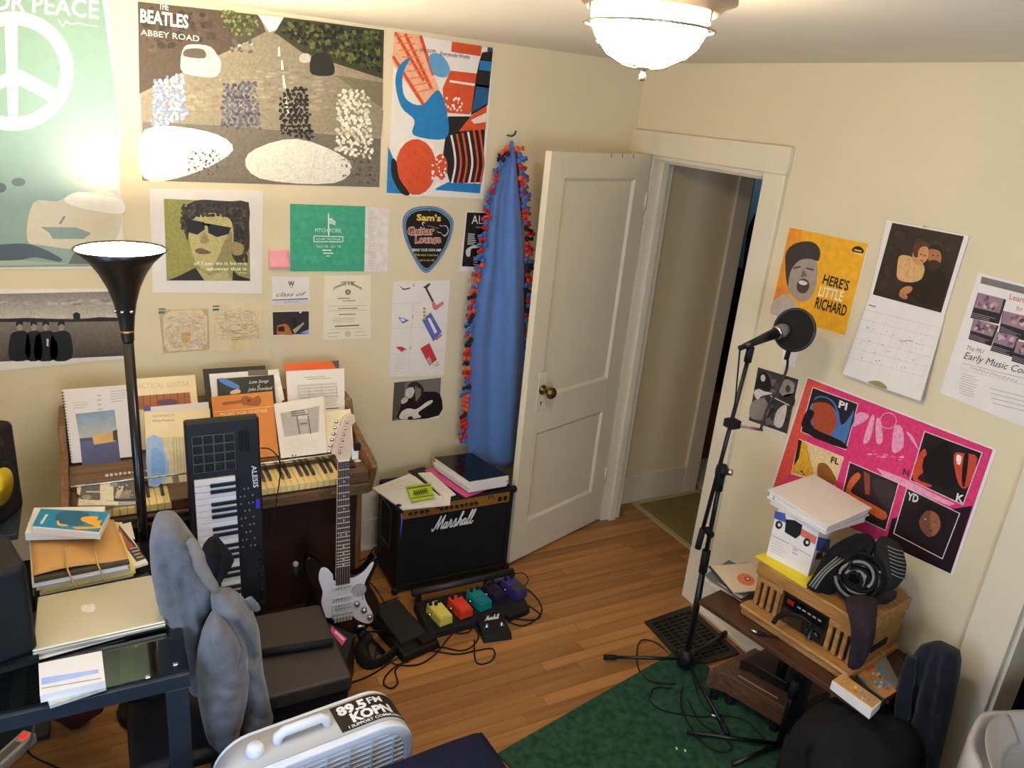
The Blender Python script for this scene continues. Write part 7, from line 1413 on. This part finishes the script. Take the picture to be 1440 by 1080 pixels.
bn3 = thing('waste_bin', 'white waste bin lined with a translucent plastic bag at the right edge', 'bin', (-.335, -2.72, 0)); bcn = Vector((-.335, -2.72, 0))
B().lathe([(.21, .0), (.215, .01), (.262, .66), (.268, .68), (.262, .69), (.255, .66), (.205, .02)], bcn, 36, caps=True).build('bin_shell', mat('white_bin_plastic', (206, 204, 200), .4), bn3, sm=True)
M_bag = mat('bin_bag_plastic', (214, 210, 204), .3, alpha=.75)
rings = []
for i, (r, z) in enumerate(((.273, .50), (.276, .58), (.279, .66), (.277, .70), (.262, .70), (.245, .66), (.22, .58), (.19, .48))):
    rings.append([bcn+Vector((r*(1+.012*math.sin(11*a+i*.8)+.008*math.sin(23*a))*math.cos(a), r*(1+.012*math.sin(11*a+i*.8))*math.sin(a), z+.006*math.sin(7*a+i))) for a in [2*math.pi*j/64 for j in range(64)]])
B().ring(rings, caps=False).build('bag_liner', M_bag, bn3, sm=True)
B().grid(lambda u, v: bcn+Vector(((.262-.06*v-.02*math.sin(math.pi*u))*math.cos(1.3+u*1.7), (.262-.06*v-.02*math.sin(math.pi*u))*math.sin(1.3+u*1.7), .70-.05*v+.02*math.sin(math.pi*u)*(1-v))), 24, 4).build('bag_flap', M_bag, bn3, sm=True, solid=.002)
# ---- under the desk at the left
ps = thing('power_strip', 'white power strip with a red lit switch on the floor under the desk', 'power strip', ZP(28, 1058, 0))
a, c = ZP(-5, 1085, .0), ZP(44, 1040, .0); d = (c-a).normalized(); n_ = Vector((-d.y, d.x, 0))*.026
B().prism([a-n_, c-n_, c+n_, a+n_], (0, 0, .036)).build('housing', M_paper, ps, bevel=.004)
e = a.lerp(c, .82)+Vector((0, 0, .036)); B().prism([e-n_*.3-d*.012, e-n_*.3+d*.012, e+n_*.3+d*.012, e+n_*.3-d*.012], (0, 0, .004)).build('switch', mat('red_switch', (200, 40, 24), .3, emit=(255, 40, 16), es=1.2), ps)
for k in range(3):
    s0 = a.lerp(c, .15+.2*k)+Vector((0, 0, .036)); B().prism([s0-n_*.5-d*.014, s0-n_*.5+d*.014, s0+n_*.5+d*.014, s0+n_*.5-d*.014], (0, 0, .0006)).build('socket', mat('socket_grey', (150, 148, 144), .5), ps)
cable('grey cable hanging from the desk to the power strip', [(50, 1010, .35), (46, 1030, .15), (40, 1050, .05), (30, 1062, .045)], .004, .0, mat('grey_cable', (150, 150, 156), .5))
cable('dark cable crossing the floor beside the power strip', [(5, 1030), (30, 1045), (44, 1062, .02), (70, 1075), (95, 1085)], .0035)
limb([ZP(70, 985, .10), ZP(105, 992, .12), ZP(140, 985, .10)], [.04, .085, .05], .8).build('maroon_bag', mat('maroon_cloth', (70, 22, 26), .9, var=.2, scale=40), label='dark maroon cloth bag on the floor under the glass desk', cat='bag', sm=True, origin=ZP(105, 992, .03))
